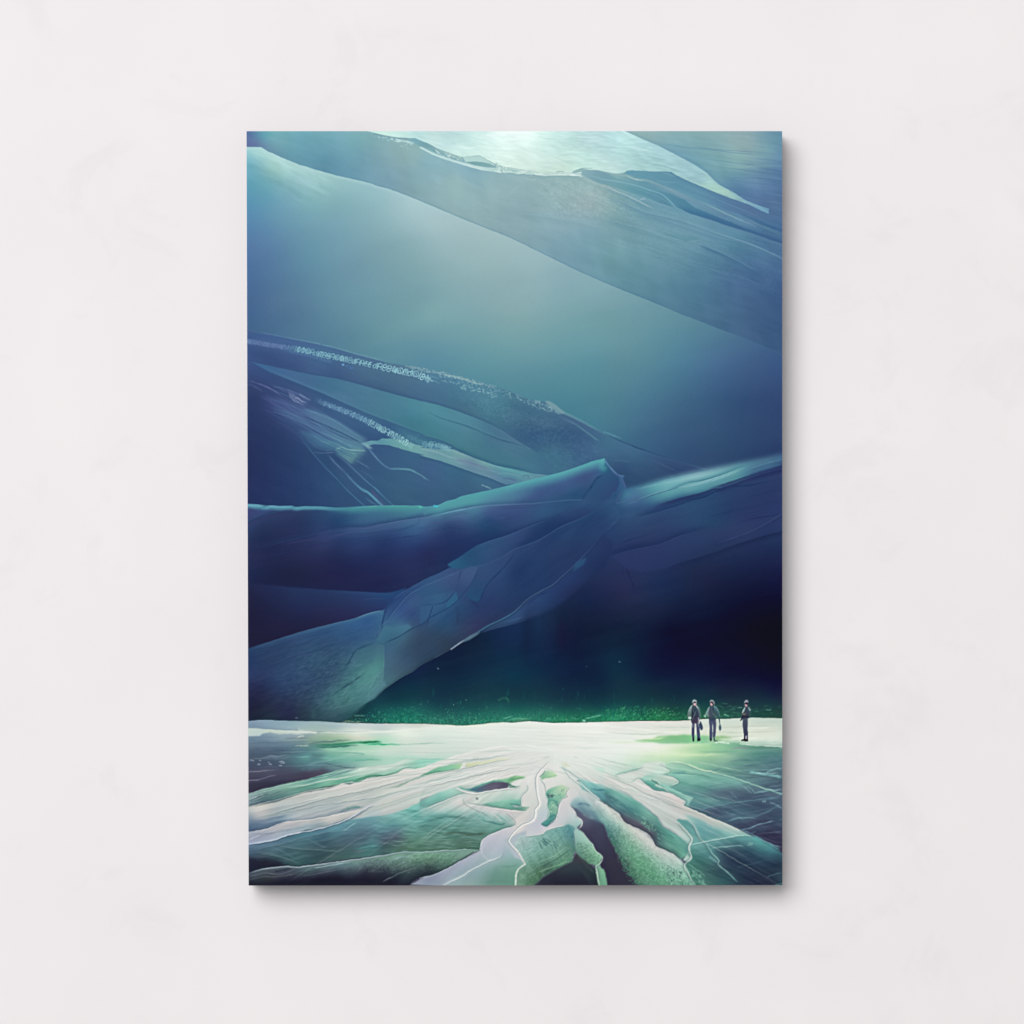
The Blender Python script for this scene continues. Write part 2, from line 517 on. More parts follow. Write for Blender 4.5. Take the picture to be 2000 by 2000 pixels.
# folds running to the right
DK = layer('A3 210,522 240,505 290,495 500,510 700,512 760,550 900,615 1100,700 1300,780 1500,850 1720,960 1932,1040 1932,1160 1700,1090 1450,960 1200,870 900,750 700,650 480,590 300,560',
'''A3 300,530:105,155,175 420,560:103,153,172 700,600:98,145,168 750,660:95,145,168 1000,760:96,142,168 1300,870:86,122,160 1500,930:86,116,155 1600,960:85,115,155 1700,1050:76,112,150 1850,1110:68,104,148 1840,1020:82,112,155''')
texture(DK, streak(20, 80, 4, 61, 3), 5)
edge('A3 705,514 760,552 900,617 1100,702 1300,782 1500,852 1720,960', 1, 9, '88,132,162', 0.5, '80,108,152')
stroke('A3 520,600 640,620 800,625', 1.4, '122,168,180', 0.7, fade=(.3, .3))
stroke('A3 600,520 680,540 760,570', 1.6, '130,175,186', 0.7, fade=(.3, .3))
stroke('A3 60,530 160,545 260,558 330,590 450,605 600,660 800,750 1000,845', 4, '150,182,182', 0.75, '125,160,172', soft=1.4, fade=(.1, .3))
stroke('A3 210,545 330,590 450,610', 2.2, '178,205,205', 0.8, fade=(.3, .3))
stroke('A3 450,602 700,720 950,830 1200,940 1380,1010 1600,1090', 9, '130,160,172', 0.5, '95,130,165', soft=5, fade=(.2, .4))
stroke('A3 950,805 1150,890 1350,985 1500,1045 1640,1100', 2.0, '150,190,186', 0.9, '115,155,178', fade=(.3, .3))
stroke('A3 1200,910 1400,1000 1600,1085', 2.5, '118,156,172', 0.5, fade=(.2, .4))
layer('A3 1390,940 1560,990 1700,1060 1932,1150 1932,1165 1750,1100 1600,1040 1500,995', '''A3 1500,985:76,116,152 1750,1080:60,98,142''', soft=.8)
stroke('A3 1500,1010 1620,1065 1850,1150', 2, '112,150,172', .5, fade=(.2, .3))
# dark valley
layer('A3 60,590 200,605 420,680 600,740 700,820 755,885 900,950 1100,1010 1300,1080 1500,1140 1700,1210 1932,1290 1932,1255 1700,1185 1500,1110 1300,1030 1100,950 950,890 850,810 700,745 500,690 350,640 150,600',
      '''A3 200,600:118,158,168 500,700:98,146,165 700,780:88,138,162 900,880:80,130,158 1100,975:72,118,155 1300,1050:70,112,150 1600,1150:70,108,150 1850,1240:64,98,144''', soft=.6)
layer('A2 1700,505 1760,492 1860,500 1932,518 A3 60,545 120,580 260,620 400,660 560,720 640,780 740,880 600,850 450,780 300,735 150,690 0,645 A2 1850,620 1760,575 1700,545', '''A2 1750,520:135,172,182 1850,540:122,162,175 1850,600:118,160,172 A3 50,590:118,160,172 200,640:110,158,168 330,690:100,152,168 500,750:96,145,165 600,800:94,140,162 690,850:84,132,158''')
stroke('A2 1740,545 1850,570 A3 0,595 130,612 330,655 480,705 600,745 650,785 720,850 755,880', 2.4, '140,182,190', 0.85, '120,172,190', fade=(.2, .05))
stroke('A3 330,740 430,785 520,825 700,885', 1.6, '130,170,180', 0.7, fade=(.3, .3))
edge('A3 755,885 900,950 1100,1010 1300,1080 1500,1140 1700,1210 1932,1290', -1, 13, '62,108,145', 0.75, '62,92,140', fade=(.1, 0))
edge('A3 400,790 560,845 755,890 900,952 1100,1012 1300,1082 1500,1142 1932,1292', 1, 8, '118,160,178', 0.5, '90,122,160')
stroke('A2 1700,570 1800,615 1900,655 A3 110,710 260,770 400,840 540,915', 2.4, '168,192,196', 0.75, '140,178,190', fade=(.1, .15))
stroke('A3 0,655 80,700 200,760', 3.5, '175,190,188', 0.45, soft=1.5, fade=(0, .4))
stroke('A3 380,805 400,795 425,800', 3, '158,182,198', .8)
stroke('A3 0,755 150,810 300,880 430,935 600,975', 2.2, '140,172,180', 0.6, fade=(.1, .4))
stroke('A3 0,800 150,850 350,925', 1.8, '120,158,168', 0.5, fade=(.1, .4))
stroke('A3 700,985 900,1060 1100,1130 1300,1200 1500,1260 1700,1345 1932,1430', 1.8, '118,158,178', 0.55, '98,130,172', fade=(.4, 0))
stroke('A3 1450,1240 1600,1295 1750,1365 1870,1425', 2.2, '112,150,182', 0.65, fade=(.3, 0))
stroke('A3 150,1080 400,1140 650,1200 860,1245', 2.0, '130,168,175', 0.6, fade=(.3, .1))
layer('A3 500,1100 800,1180 1050,1200 980,1235 860,1250 700,1205', '88,138,155', 0.4, soft=2.5)
stroke('A3 860,1250 960,1235 1030,1215', 1.6, '125,162,176', .6, fade=(.1, .3))
stroke('A3 960,1265 1100,1330 1300,1410 1450,1480 1600,1540', 2.6, '66,108,142', 0.6, fade=(.2, .3), soft=1.2)
stroke('A3 1010,1265 1150,1330 1350,1420', 1.4, '110,150,170', 0.4, fade=(.2, .4))
stroke('A3 300,1330 560,1395 800,1440', 1.4, '118,158,170', 0.45, fade=(.3, .3))
stroke('A3 500,1410 750,1425 1050,1430', 3, '92,138,156', 0.4, soft=2, fade=(.3, .3))
# faint lines of the upper right
stroke('A3 540,212 700,232 900,260 1150,282 1400,318 1850,345', 2.2, '98,145,165', 0.65, '95,140,165', fade=(.15, .3))
stroke('A3 1100,440 1400,470 1600,450 1932,470', 3, '140,178,172', 0.4, soft=1.5, fade=(.3, .3))
stroke('A3 1450,560 1650,580 1932,612', 2.4, '78,108,150', 0.65, fade=(.4, 0))
stroke('A3 1600,480 1750,490 1932,522', 2.2, '80,112,155', 0.6, fade=(.4, 0))
stroke('A3 1550,425 1750,440 1932,462', 2, '120,155,172', 0.5, fade=(.4, 0))
stroke('A3 1700,720 1800,750 1932,775', 2, '105,138,175', 0.5, fade=(.4, 0))
stroke('A3 1100,570 1500,560 1932,600', 2.2, '112,158,172', 0.4, fade=(.3, .2))
stroke('A3 1650,880 1800,960 1932,1010', 2, '70,100,145', 0.5, fade=(.3, 0))
for i in range(26):
    y = 200 + i * 38
    x = RNG.uniform(1000, 1700)
    stroke('A3 %f,%f %f,%f %f,%f' % (x, y, x + 200, y + 22, x + 420, y + 52), RNG.uniform(1, 2.2),
           ['128,162,178', '88,122,160'][i % 2], RNG.uniform(.12, .35), fade=(.4, .4), clip=ur)
for i in range(46):
    x, y = RNG.uniform(0, 1300), RNG.uniform(860, 1350)
    y += (x / 1300) * 250
    l = RNG.uniform(150, 480)
    stroke('A3 %f,%f %f,%f %f,%f' % (x, y, x + l / 2, y + l * .17, x + l, y + l * .37), RNG.uniform(1, 2),
           ['140,175,185', '92,135,158'][i % 2], RNG.uniform(.1, .32), fade=(.4, .4), clip=tr)
for i in range(30):
    x, y = RNG.uniform(600, 1700), RNG.uniform(700, 1050)
    l = RNG.uniform(120, 420)
    stroke('A2 %f,%f %f,%f %f,%f' % (x, y, x + l / 2, y + l * .06, x + l, y + l * .2), RNG.uniform(1, 2.2),
           ['158,188,190', '122,160,170'][i % 2], RNG.uniform(.1, .3), fade=(.4, .4))
stroke('A2 880,770 980,710 1080,620', 5, '158,188,190', .3, soft=3, fade=(.3, .3))
stroke('A2 400,560 520,600 640,650 720,740', 6, '120,165,175', .25, soft=4, fade=(.3, .3))

stroke('A2 1880,490 A3 0,500 100,522 205,522', 3, '195,226,224', .8, soft=1, fade=(.2, .1))

# crisp sheet edges of the upper right
for s, up, dn, w, a in (('A3 0,648 110,712 260,772 400,842 540,917', '178,198,202', '104,146,164', 10, .5),
                        ('A3 0,752 150,808 300,878 430,933 600,973 800,1020 1000,1092 1200,1160 1500,1258 1700,1343 1900,1432', '128,166,182', '92,134,160', 14, .42),
                        ('A3 0,1000 200,1060 420,1120 640,1192 860,1245', '130,168,178', '96,140,160', 16, .4),
                        ('A3 500,980 760,1060 1000,1140 1250,1215 1420,1240', '118,156,178', '88,130,160', 12, .35),
                        ('A3 200,640 420,718 600,790 760,890 900,955', '120,166,180', '92,140,162', 9, .4),
                        ('A2 1000,940 1300,985 1600,1030 1932,1110', '145,176,184', '124,160,172', 16, .35),
                        ('A2 1250,560 1500,640 1750,760 1932,850 A3 200,960', '162,186,188', '136,168,174', 18, .3),
                        ('A3 1000,1262 1150,1328 1350,1418 1500,1500 1640,1560', '104,144,170', '66,104,142', 16, .45)):
    edge(s, 1, w, dn, a, fade=(.15, .15))
    stroke(s, 1.5, up, a + .25, fade=(.12, .15), soft=.6)
for s in ('A3 880,760 1050,850 1250,920 1500,1000', 'A3 700,560 900,680 1150,790 1400,890 1650,990', 'A3 300,575 520,640 760,760 960,860', 'A3 1300,960 1500,1020 1750,1130 1900,1180'):
    stroke(s, 1.3, '132,170,186', .5, fade=(.25, .3), soft=.55)
    stroke(s.replace('A3 ', 'A3 '), 3, '72,116,150', .18, fade=(.25, .3), soft=1.5)
for s in ('A3 950,250 1200,282 1500,300 1880,330', 'A3 1150,455 1500,500 1900,560', 'A3 1250,640 1500,690 1900,790', 'A3 1050,380 1400,420 1880,480', 'A3 1500,360 1700,385 1900,420'):
    stroke(s, 1.6, '84,122,158', .45, fade=(.3, .1), soft=.7)
for i in range(60):
    x, y = RNG.uniform(200, 1800), RNG.uniform(100, 490)
    l = RNG.uniform(30, 110)
    stroke('A2 %f,%f %f,%f %f,%f' % (x, y, x + l / 2, y + RNG.uniform(-6, 10), x + l, y + l * .1), RNG.uniform(.9, 1.8), ['226,244,240', '160,200,204'][i % 2], RNG.uniform(.12, .4), fade=(.3, .3), clip=WEDGE)
# ================================================================ middle: the two ridges with lettering
RT = 'B1 40,225 70,232 200,262 400,298 600,340 800,378 1000,425 1200,485 1400,540 1600,590 1800,622 B2 0,632 200,672 400,718 600,778 800,832 950,882 1050,922 1150,965 1240,985 1330,990 1400,1022 1500,1092 1650,1167 1800,1247 1932,1317 B3 120,1380 400,1490 700,1585 1050,1690 1300,1770'
RIDGE = layer(RT + ' B3 1300,1932 B1 40,1932', '''B1 100,290:62,88,142 300,330:65,95,147 600,420:68,98,147 900,450:72,110,150 1300,540:80,118,148 1000,650:63,90,138 1500,760:68,102,138 1800,850:68,105,140 300,480:57,80,132 100,480:58,80,136 600,600:60,82,135 1800,700:80,118,146 700,700:62,88,138
B2 100,850:72,112,148 400,950:70,116,146 700,900:76,128,152 700,1000:74,128,150 1000,1050:70,115,140 1000,1200:66,108,138 1300,1200:70,108,140 1200,1350:56,92,132 1500,1350:58,92,132 1500,1550:62,105,138 1700,1400:60,92,136 1800,1550:64,100,142
1300,1600:64,112,140 1900,1500:66,105,142 100,700:80,125,155 500,1080:68,110,138 1100,1300:62,98,135
B3 50,1450:62,108,140 200,1450:66,104,144 300,1550:60,100,138 600,1650:54,80,125 200,1650:52,82,125 700,1750:48,72,115 100,1800:48,78,122 400,1850:45,72,115 800,1720:48,70,118''')
texture(RIDGE, streak(20, 60, 16, 71, 3), 3.5)
edge(RT, 1, 5, '95,135,165', 0.35, '80,125,150', sm=2)
stroke('B1 70,235 300,282 600,342 830,385', 1.8, '92,130,168', 0.55, '118,168,185', sm=3, fade=(.3, 0))
stroke('B1 700,362 1000,427 1200,487 1400,540 1600,590', 2.6, '105,158,178', 0.7, '110,160,172', sm=3, fade=(.3, .2))
edge('B1 70,236 300,283 600,345 900,410 1200,492 1500,570', 1, 10, '66,90,142', .5, sm=2)
stroke('B2 1310,985 1400,1030 1500,1100 1650,1172 1800,1252 1932,1318 B3 60,1335', 4.5, '112,158,168', 0.75, '85,140,162', soft=1.2, fade=(.05, .3))
layer('B2 1310,985 1350,980 1420,1020 1520,1110 1480,1120 1380,1060', '120,158,168', .8, soft=1)
stroke('B2 1932,1318 B3 0,1306 60,1330 200,1385', 2.4, '98,152,175', .7, fade=(0, .4))
stroke('B3 0,1325 120,1382 250,1437 400,1492 550,1545 700,1590 900,1655 1080,1705', 2.8, '38,72,115', 0.85, '40,62,112', fade=(.15, .4), soft=.8)
stroke('B2 1450,1140 1600,1210 1750,1310 1850,1385 1890,1415', 3, '95,145,162', 0.6, fade=(.2, .1), soft=1.2)
stroke('B2 1480,1150 1700,1230 1932,1340', 3.5, '70,95,138', .6, soft=1.5, fade=(.2, .3))
stroke('B3 60,1610 150,1605 280,1625', 1.4, '85,120,155', .6, fade=(.3, .3))
stroke('B3 480,1590 640,1665 800,1735', 1.6, '78,98,145', .5, fade=(.3, .3))
spk = region('B2 300,880 1250,1080 1400,1150 1900,1400 1932,1700 1400,1700 1200,1500 900,1250 500,1050', 8)
texture(spk, streak(24, 7, 4, 73, 3), 6)
specks(spk, 160, (1, 1.8), '70,135,150 82,140,158 60,98,140', (.15, .4), ang=24, ln=(2, 7), seed=8)
stroke('B2 1050,1380 1200,1330 1400,1290 1500,1330', 6, '50,82,128', .45, soft=4, fade=(.3, .3))
stroke('B2 1350,1330 1500,1310 1650,1340', 5, '55,88,130', .4, soft=3, fade=(.3, .3))
stroke('B2 940,1090 1000,1200 950,1300', 12, '82,122,152', .18, soft=9)
# pale panel between the ridges
PANEL = layer('B1 40,556 150,582 250,602 500,657 800,717 1000,747 1200,797 1500,882 1700,937 1932,992 B2 0,975 200,1027 400,1092 600,1167 750,1232 900,1322 1050,1422 1150,1480 1200,1510 1400,1640 1400,1780 1200,1745 950,1690 750,1640 550,1560 400,1490 330,1440 200,1385 0,1335 B1 1932,1340 1700,1250 1500,1175 1300,1100 1100,1010 900,920 700,840 500,760 300,680 150,595',
'''B1 250,630:60,98,150 500,700:66,102,150 700,780:68,105,150 950,830:66,112,146 1000,930:72,115,152 1300,950:74,120,152 1500,1050:72,122,148 1800,1100:72,130,152 1700,1200:66,122,145 1900,1250:64,122,142
B2 100,1050:78,138,156 300,1150:77,134,156 500,1200:77,132,153 300,1300:71,128,148 100,1250:69,128,145 300,1440:66,122,140 600,1450:71,122,143 800,1350:70,113,145 900,1550:70,118,143 1100,1450:71,115,143 1200,1650:65,113,142
700,1580:67,118,140 1300,1650:64,108,142''')
texture(PANEL, streak(20, 50, 18, 75, 3), 4)
edge('B1 70,563 250,602 500,657 800,717 1000,747 1200,797 1500,882 1932,992 B2 200,1027 400,1092 600,1167 750,1232 900,1322 1050,1422 1200,1512', -1, 7, '52,82,128', .5, '52,88,130', fade=(.2, .2))
stroke('B2 700,1215 850,1290 1000,1390 1150,1480 1210,1520', 1.8, '98,130,162', .6, fade=(.4, .1))
edge('B2 700,1215 850,1290 1000,1390 1150,1480', 1, 10, '85,125,155', .4, fade=(.4, .2))
stroke('B2 60,1080 200,1155 400,1215 520,1255 700,1330 850,1390 1000,1430 1130,1470', 2.6, '48,98,128', .75, '52,82,125', fade=(.25, .2), soft=.9)
edge('B2 100,1120 300,1180 520,1253 700,1328 850,1388 1000,1430', -1, 9, '82,138,158', .35, fade=(.3, .3))
stroke('B2 820,1440 1000,1520 1200,1600', 2, '60,100,135', .4, fade=(.4, .4), soft=1.4)
# lower ridge
LR = 'B1 40,545 150,595 300,680 500,760 700,840 900,920 1100,1010 1300,1100 1500,1175 1700,1250 1932,1340 B2 0,1335 100,1365 200,1390 330,1450 420,1510 600,1590 800,1655 1000,1700 1300,1755'
LOW = layer(LR + ' B2 1300,1932 C2 200,300 C1 40,400', '''B1 90,600:64,82,140 150,650:58,78,136 300,720:57,76,132 500,800:55,78,130 800,920:55,85,132 1100,1060:62,95,140 1400,1180:64,105,144 1700,1320:64,112,144 1900,1400:62,112,142 1000,1150:60,92,140 1300,1330:54,85,132
120,860:48,62,112 100,1000:42,56,108 150,1300:40,52,103 100,1600:37,46,97 400,1400:40,57,108 400,1800:37,53,105 700,1700:42,65,114 700,1900:40,62,112 900,1800:46,74,122 1200,1700:52,82,126 1500,1800:55,90,130 1800,1600:58,97,136
1800,1850:58,95,133 1300,1400:56,84,132 1700,1500:60,98,138 1000,1550:48,74,120 1550,1300:54,88,136 600,1000:64,80,132
B2 100,1700:62,92,139 300,1750:58,100,138 500,1850:57,95,132 200,1900:57,92,132 600,1800:62,105,138 900,1900:60,98,138''')
texture(LOW, streak(24, 60, 14, 79, 3), 3)
edge(LR, 1, 12, '48,78,126', .35, '50,92,128', sm=2)
edge('B1 100,560 300,665 600,790 900,920 1300,1100 1700,1250 1932,1340', -1, 6, '82,128,160', .35, sm=3, fade=(.2, .1))
# strands of the fan on the left
strands = [('70,760 150,790 250,825 340,870 450,940', 2.6, '100,108,165', .85), ('70,800 160,840 240,890', 2.4, '82,95,150', .7),
           ('240,900 330,960 450,1010 600,1080', 3, '66,82,140', .6), ('330,830 450,850 600,910 740,960', 3, '82,112,158', .7),
           ('300,800 450,870 560,900 700,980', 6, '78,95,150', .45), ('200,930 330,1000 430,1050 560,1110', 2.5, '78,82,138', .55),
           ('300,1000 470,1080 640,1180 850,1300', 5, '72,100,150', .5), ('420,950 520,1060 640,1130 860,1210', 4, '80,104,155', .5),
           ('640,1050 900,1150 1100,1260 1280,1370', 7, '78,120,160', .5), ('600,1060 800,1110 1000,1200 1200,1330 1330,1390', 3, '100,145,172', .6),
           ('560,1110 800,1240 1000,1330 1250,1420', 3, '62,78,130', .6), ('450,1130 640,1230 850,1330 1050,1450', 6, '72,104,152', .5),
           ('700,1150 900,1290 1100,1390 1290,1480', 5, '92,140,170', .5), ('840,1300 1000,1380 1150,1450 1310,1500', 4, '105,160,172', .6),
           ('260,1080 420,1170 560,1240 700,1300', 3, '50,80,128', .6), ('300,1040 450,1130 600,1200 760,1290', 7, '66,88,142', .4),
           ('590,1170 760,1270 960,1370 1100,1430', 3, '100,128,170', .5), ('700,1310 860,1400 1000,1430 1130,1490', 6, '85,135,165', .5)]
FANR = region('B1 230,920 500,980 800,1100 1290,1390 1310,1510 1170,1640 1000,1490 720,1470 590,1330 400,1200 250,1080', 5)
comp(FANR * .75, field('B1 300,1000:56,66,125 500,1100:66,88,142 700,1200:72,100,150 900,1330:80,118,158 1100,1450:80,130,156 1180,1560:92,142,152 700,1400:58,82,132 850,1470:62,100,142 600,1280:56,80,132'))
texture(FANR, streak(30, 70, 3.5, 81, 3, wob=2), 11)
for s, w, c, a in strands:
    stroke('B1 ' + s, w, c, a, soft=max(.6, w * .16), fade=(.15, .2), taper=(.4, .6))
for s, c, a in (('560,1090 760,1080 1000,1190 1200,1310 1330,1400 1270,1425 1050,1320 800,1200', '92,134,166', .4), ('330,1040 560,1110 800,1240 1050,1370 1270,1440 1300,1500 1100,1430 850,1310 560,1190', '84,122,160', .35), ('600,1290 850,1330 1050,1440 1160,1500 1000,1500 760,1440', '76,126,158', .4), ('230,930 420,960 620,1060 800,1190 560,1130 350,1040', '74,92,150', .35)):
    layer('B1 ' + s, c, a, soft=2.2)
layer('B1 500,880 540,890 600,930 700,1010 740,970 650,930 560,885 700,1000 690,1030 640,1010 560,960', '110,128,178', .14, soft=1)
for s in ('490,880 540,930 590,980 640,1020 680,1030', '520,890 600,960 700,1010', '600,900 680,950 740,980', '560,960 600,950 640,990 660,1015', '500,900 560,980 620,1000'):
    stroke('B1 ' + s, 1.8, '140,155,195', .75, fade=(.2, .2))
for i in range(26):
    f = RNG.uniform(0, 1)
    a0 = np.array([90 + 260 * RNG.rand(), 800 + 260 * f])
    b0 = np.array([1000 + 280 * RNG.rand(), 1360 + 130 * f])
    t0 = RNG.uniform(0, .5)
    t1 = t0 + RNG.uniform(.25, .5)
    q = [a0 + (b0 - a0) * t + np.array([0, -60 * np.sin(np.pi * t)]) for t in (t0, (t0 + t1) / 2, t1)]
    stroke('B1 ' + ' '.join('%f,%f' % tuple(w_) for w_ in q), RNG.uniform(1, 1.8), ['100,138,172', '48,70,120', '84,112,162'][i % 3], RNG.uniform(.15, .4), fade=(.25, .25), soft=.6)
stroke('B1 560,1105 800,1200 1000,1290 1200,1390 1270,1430', 2, '40,62,112', .8, fade=(.3, .1))
stroke('B1 430,1130 700,1260 900,1370 1080,1480', 2, '48,72,122', .6, fade=(.3, .2))
layer('B1 1270,1430 1310,1500 1230,1530 1190,1590 1170,1640 1100,1600 1000,1545 990,1500 1080,1510 1150,1490', '''B1 1250,1480:84,132,156 1180,1540:104,155,155 1150,1600:100,150,150 1020,1530:72,125,152''', .4, soft=1.4)
for s in ('980,1490 1060,1530 1170,1610', '1000,1470 1090,1520 1180,1560', '1040,1480 1140,1520 1220,1545', '1080,1490 1180,1500 1300,1508', '1010,1520 1100,1580 1165,1640', '900,1380 1030,1450 1150,1500 1290,1500', '820,1390 960,1450 1080,1500'):
    stroke('B1 ' + s, 1.9, '122,172,174', .5, fade=(.2, .2), soft=.8)
    stroke('B1 ' + ' '.join('%s,%d' % (q.split(',')[0], int(q.split(',')[1]) + 14) for q in s.split()), 1.6, '64,110,142', .5, fade=(.2, .2), soft=.7)

stroke('B1 1050,1500 1140,1540 1200,1570', 2, '70,120,145', .7)
stroke('B1 1000,1490 1060,1470 1130,1490 1300,1505', 2, '135,180,180', .6)
stroke('B1 700,1350 850,1460 1000,1490', 5, '60,108,142', .5, soft=2.5, fade=(.3, .1))
stroke('B1 690,1380 800,1470 900,1500 990,1490', 1.8, '95,125,165', .55, fade=(.2, .2))
stroke('B1 750,1520 850,1530 990,1520', 2.2, '88,120,160', .65, fade=(.1, .1))
stroke('B1 590,1330 700,1460 780,1560 900,1690 1000,1790 1130,1930 C1 1300,205', 1.8, '78,120,162', .75, '72,125,165', fade=(.2, 0))
edge('B1 560,1300 700,1460 780,1560 900,1690 1000,1790 1130,1930', -1, 26, '48,80,124', .5, fade=(.2, .2))
stroke('B1 900,1530 1000,1640 1100,1740 1200,1850 1300,1932 C1 1330,60 1490,200', 3.2, '85,115,160', .7, '98,165,190', soft=1, fade=(.1, 0))
stroke('B1 1190,1830 1260,1900 C1 1330,60 1480,200', 4, '88,160,185', .8, soft=1.2, fade=(.3, 0))
stroke('B1 990,1540 1100,1620 1250,1760 1350,1850 1450,1932 C1 1400,10 1490,100 1600,200', 2, '92,130,168', .7, '80,140,180', fade=(.1, 0))
stroke('B1 1200,1600 1290,1650 1370,1700', 2.2, '88,125,165', .7, fade=(.1, .3))
stroke('B1 1250,1700 1340,1760 1420,1830', 2, '72,108,150', .5, fade=(.3, .3))
stroke('C1 1300,110 1380,170 1440,200', 2.4, '92,130,172', .6, fade=(.3, .2))
stroke('C1 1380,60 1500,190', 6, '90,85,140', .4, soft=3)
layer('B1 900,1540 1130,1930 1300,1932 1100,1740', '62,90,135', .3, soft=2)
# bright lower rim
RIM = layer('B1 1270,1425 1360,1400 1440,1400 1480,1375 1600,1378 1700,1400 1932,1465 B2 0,1470 200,1490 350,1490 420,1520 600,1592 800,1660 1000,1702 1200,1745 1350,1760 1150,1820 1000,1848 900,1862 750,1790 600,1740 400,1672 200,1602 0,1552 B1 1932,1552 1700,1490 1550,1445 1400,1435 1330,1460',
'''B1 1300,1440:105,155,172 1450,1400:88,145,165 1600,1420:100,158,165 1750,1450:105,162,165 1900,1500:108,160,166 B2 100,1510:108,150,165 150,1560:98,148,158 300,1580:100,150,162 450,1560:118,162,168 550,1620:98,135,160
650,1620:112,162,165 800,1730:95,138,162 900,1720:88,155,165 950,1800:82,125,155 1100,1760:90,150,162 1200,1770:92,142,160''')
texture(RIM, streak(18, 60, 3, 83, 3, wob=1), 9)
stroke('B2 0,1490 150,1510 320,1570 480,1620 620,1680', 3, '128,172,182', .7, fade=(.05, .4))
stroke('B2 330,1580 480,1620 600,1660 760,1715', 4, '105,118,160', .65, soft=1.6, fade=(.2, .2))
stroke('B2 850,1790 950,1800 1020,1825', 3, '82,105,150', .7, fade=(.2, .2))
stroke('B2 780,1760 900,1740 1050,1770 1200,1780', 2, '125,165,180', .5, fade=(.3, .3))
stroke('B2 1080,1770 1120,1765 1140,1780', 2.5, '60,95,130', .6)
stroke('B2 0,1550 200,1602 400,1672 600,1742 750,1792 900,1860', 2, '110,168,172', .7, fade=(.1, .1))
edge('B2 0,1556 200,1606 400,1676 600,1746 750,1796 900,1862', 1, 8, '48,80,125', .5)
edge('B2 350,1480 600,1588 800,1656 1000,1698 1200,1742', -1, 9, '45,92,125', .6, fade=(.1, .2))
stroke('B1 1270,1425 1330,1470 1390,1540 1470,1630 1540,1680 1600,1695 1750,1700 1850,1740 1932,1790 B2 40,1790 100,1815', 2.8, '98,140,178', .85, '100,155,172', taper=(1, .4), soft=.8)
stroke('B1 1560,1690 1700,1695 1800,1712 1890,1760', 4, '92,155,168', .6, soft=1.4, fade=(.3, .3))
layer('B1 1270,1425 1330,1440 1390,1485 1340,1480', '128,172,182', .8, soft=.8)
stroke('B2 640,1860 720,1890 760,1910', 2.6, '115,160,172', .8, fade=(.1, .2))


# lettering along the ridges: rows of small looped and arched letters
def glyphs(line, h0, h1, col, a, w=1.25, seed=1, t0=0.0, t1=1.0, gap=.98, slant=-0.12, col2=None, fade=(.1, .1)):
    R = np.random.RandomState(seed)
    p = smooth(pts(line), 8)
    sl = np.concatenate([[0], np.cumsum(np.sqrt(((p[1:] - p[:-1]) ** 2).sum(1)))])
    L = sl[-1]
    s = L * t0
    while s < L * t1:
        f = s / L
        h = h0 + (h1 - h0) * f
        x, y = np.interp(s, sl, p[:, 0]), np.interp(s, sl, p[:, 1])
        x2, y2 = np.interp(min(L, s + 4), sl, p[:, 0]), np.interp(min(L, s + 4), sl, p[:, 1])
        if s + 4 > L:
            break
        tx, ty = (x2 - x), (y2 - y)
        n = np.hypot(tx, ty)
        tx, ty = tx / n, ty / n
        kind = R.randint(9)
        wd = h * R.uniform(.55, .78)
        th = np.linspace(0, 2 * np.pi, 11)
        lp = lambda cx, cy, rx, ry, a0=0.0, a1=1.0: [(cx + rx * np.cos(q), cy + ry * np.sin(q)) for q in np.linspace(2 * np.pi * a0, 2 * np.pi * a1, 9)]
        if kind == 0:                        # loop inside an arch
            wd *= 1.25
            parts = [lp(.5, .5, .48, .48, .3, 1.2), lp(.45, .6, .2, .26)]
        elif kind == 1:                      # twin arches
            parts = [lp(.28, .5, .24, .46, .5, 1.0) + [(.52, .95)], lp(.74, .5, .22, .46, .5, 1.0) + [(.96, .95)], [(.04, .45), (.06, .95)]]
        elif kind == 2:
            parts = [lp(.5, .5, .42, .46), [(.5, .1), (.5, .9)]]
        elif kind == 3:                      # spiral with a foot
            wd *= 1.2
            parts = [lp(.4, .45, .36, .4, .1, 1.05) + [(.8, .95)], lp(.42, .5, .15, .2), [(.95, .1), (.95, .95)]]
        elif kind == 4:
            wd *= .45
            parts = [[(.5, 0), (.5, 1)]]
        elif kind == 5:
            parts = [[(.05, .95), (.05, .1), (.9, .1), (.9, .95)], [(.1, .55), (.85, .55)]]
        elif kind == 6:
            parts = [lp(.35, .62, .3, .33), [(.62, .3), (.8, .05), (.95, .3), (.9, .95)]]
        elif kind == 7:
            parts = [[(.9, .1), (.2, .12), (.1, .5), (.2, .9), (.95, .9)], [(.2, .5), (.85, .5)], [(.5, .1), (.5, .5)]]
        else:
            parts = [lp(.5, .28, .4, .25), lp(.5, .75, .42, .25)]
        al = a * R.uniform(.7, .95)
        if fade[0]:
            al *= min(1, max(.12, (f - t0) / fade[0]))
        if fade[1]:
            al *= min(1, max(.12, (t1 - f) / fade[1]))
        c = rgb(col) if col2 is None else rgb(col) + f * (rgb(col2) - rgb(col))
        for q in parts:
            g = [(x + tx * (u * wd) + (-ty) * 0 - ty * (v - .5) * h + slant * (v - .5) * h * tx, y + ty * (u * wd) + tx * (v - .5) * h) for u, v in q]
            stroke(g, w, c * 255, al, sm=3 if len(q) > 3 else 0, soft=.55)
        s += wd * gap + R.uniform(0.6, 1.5)


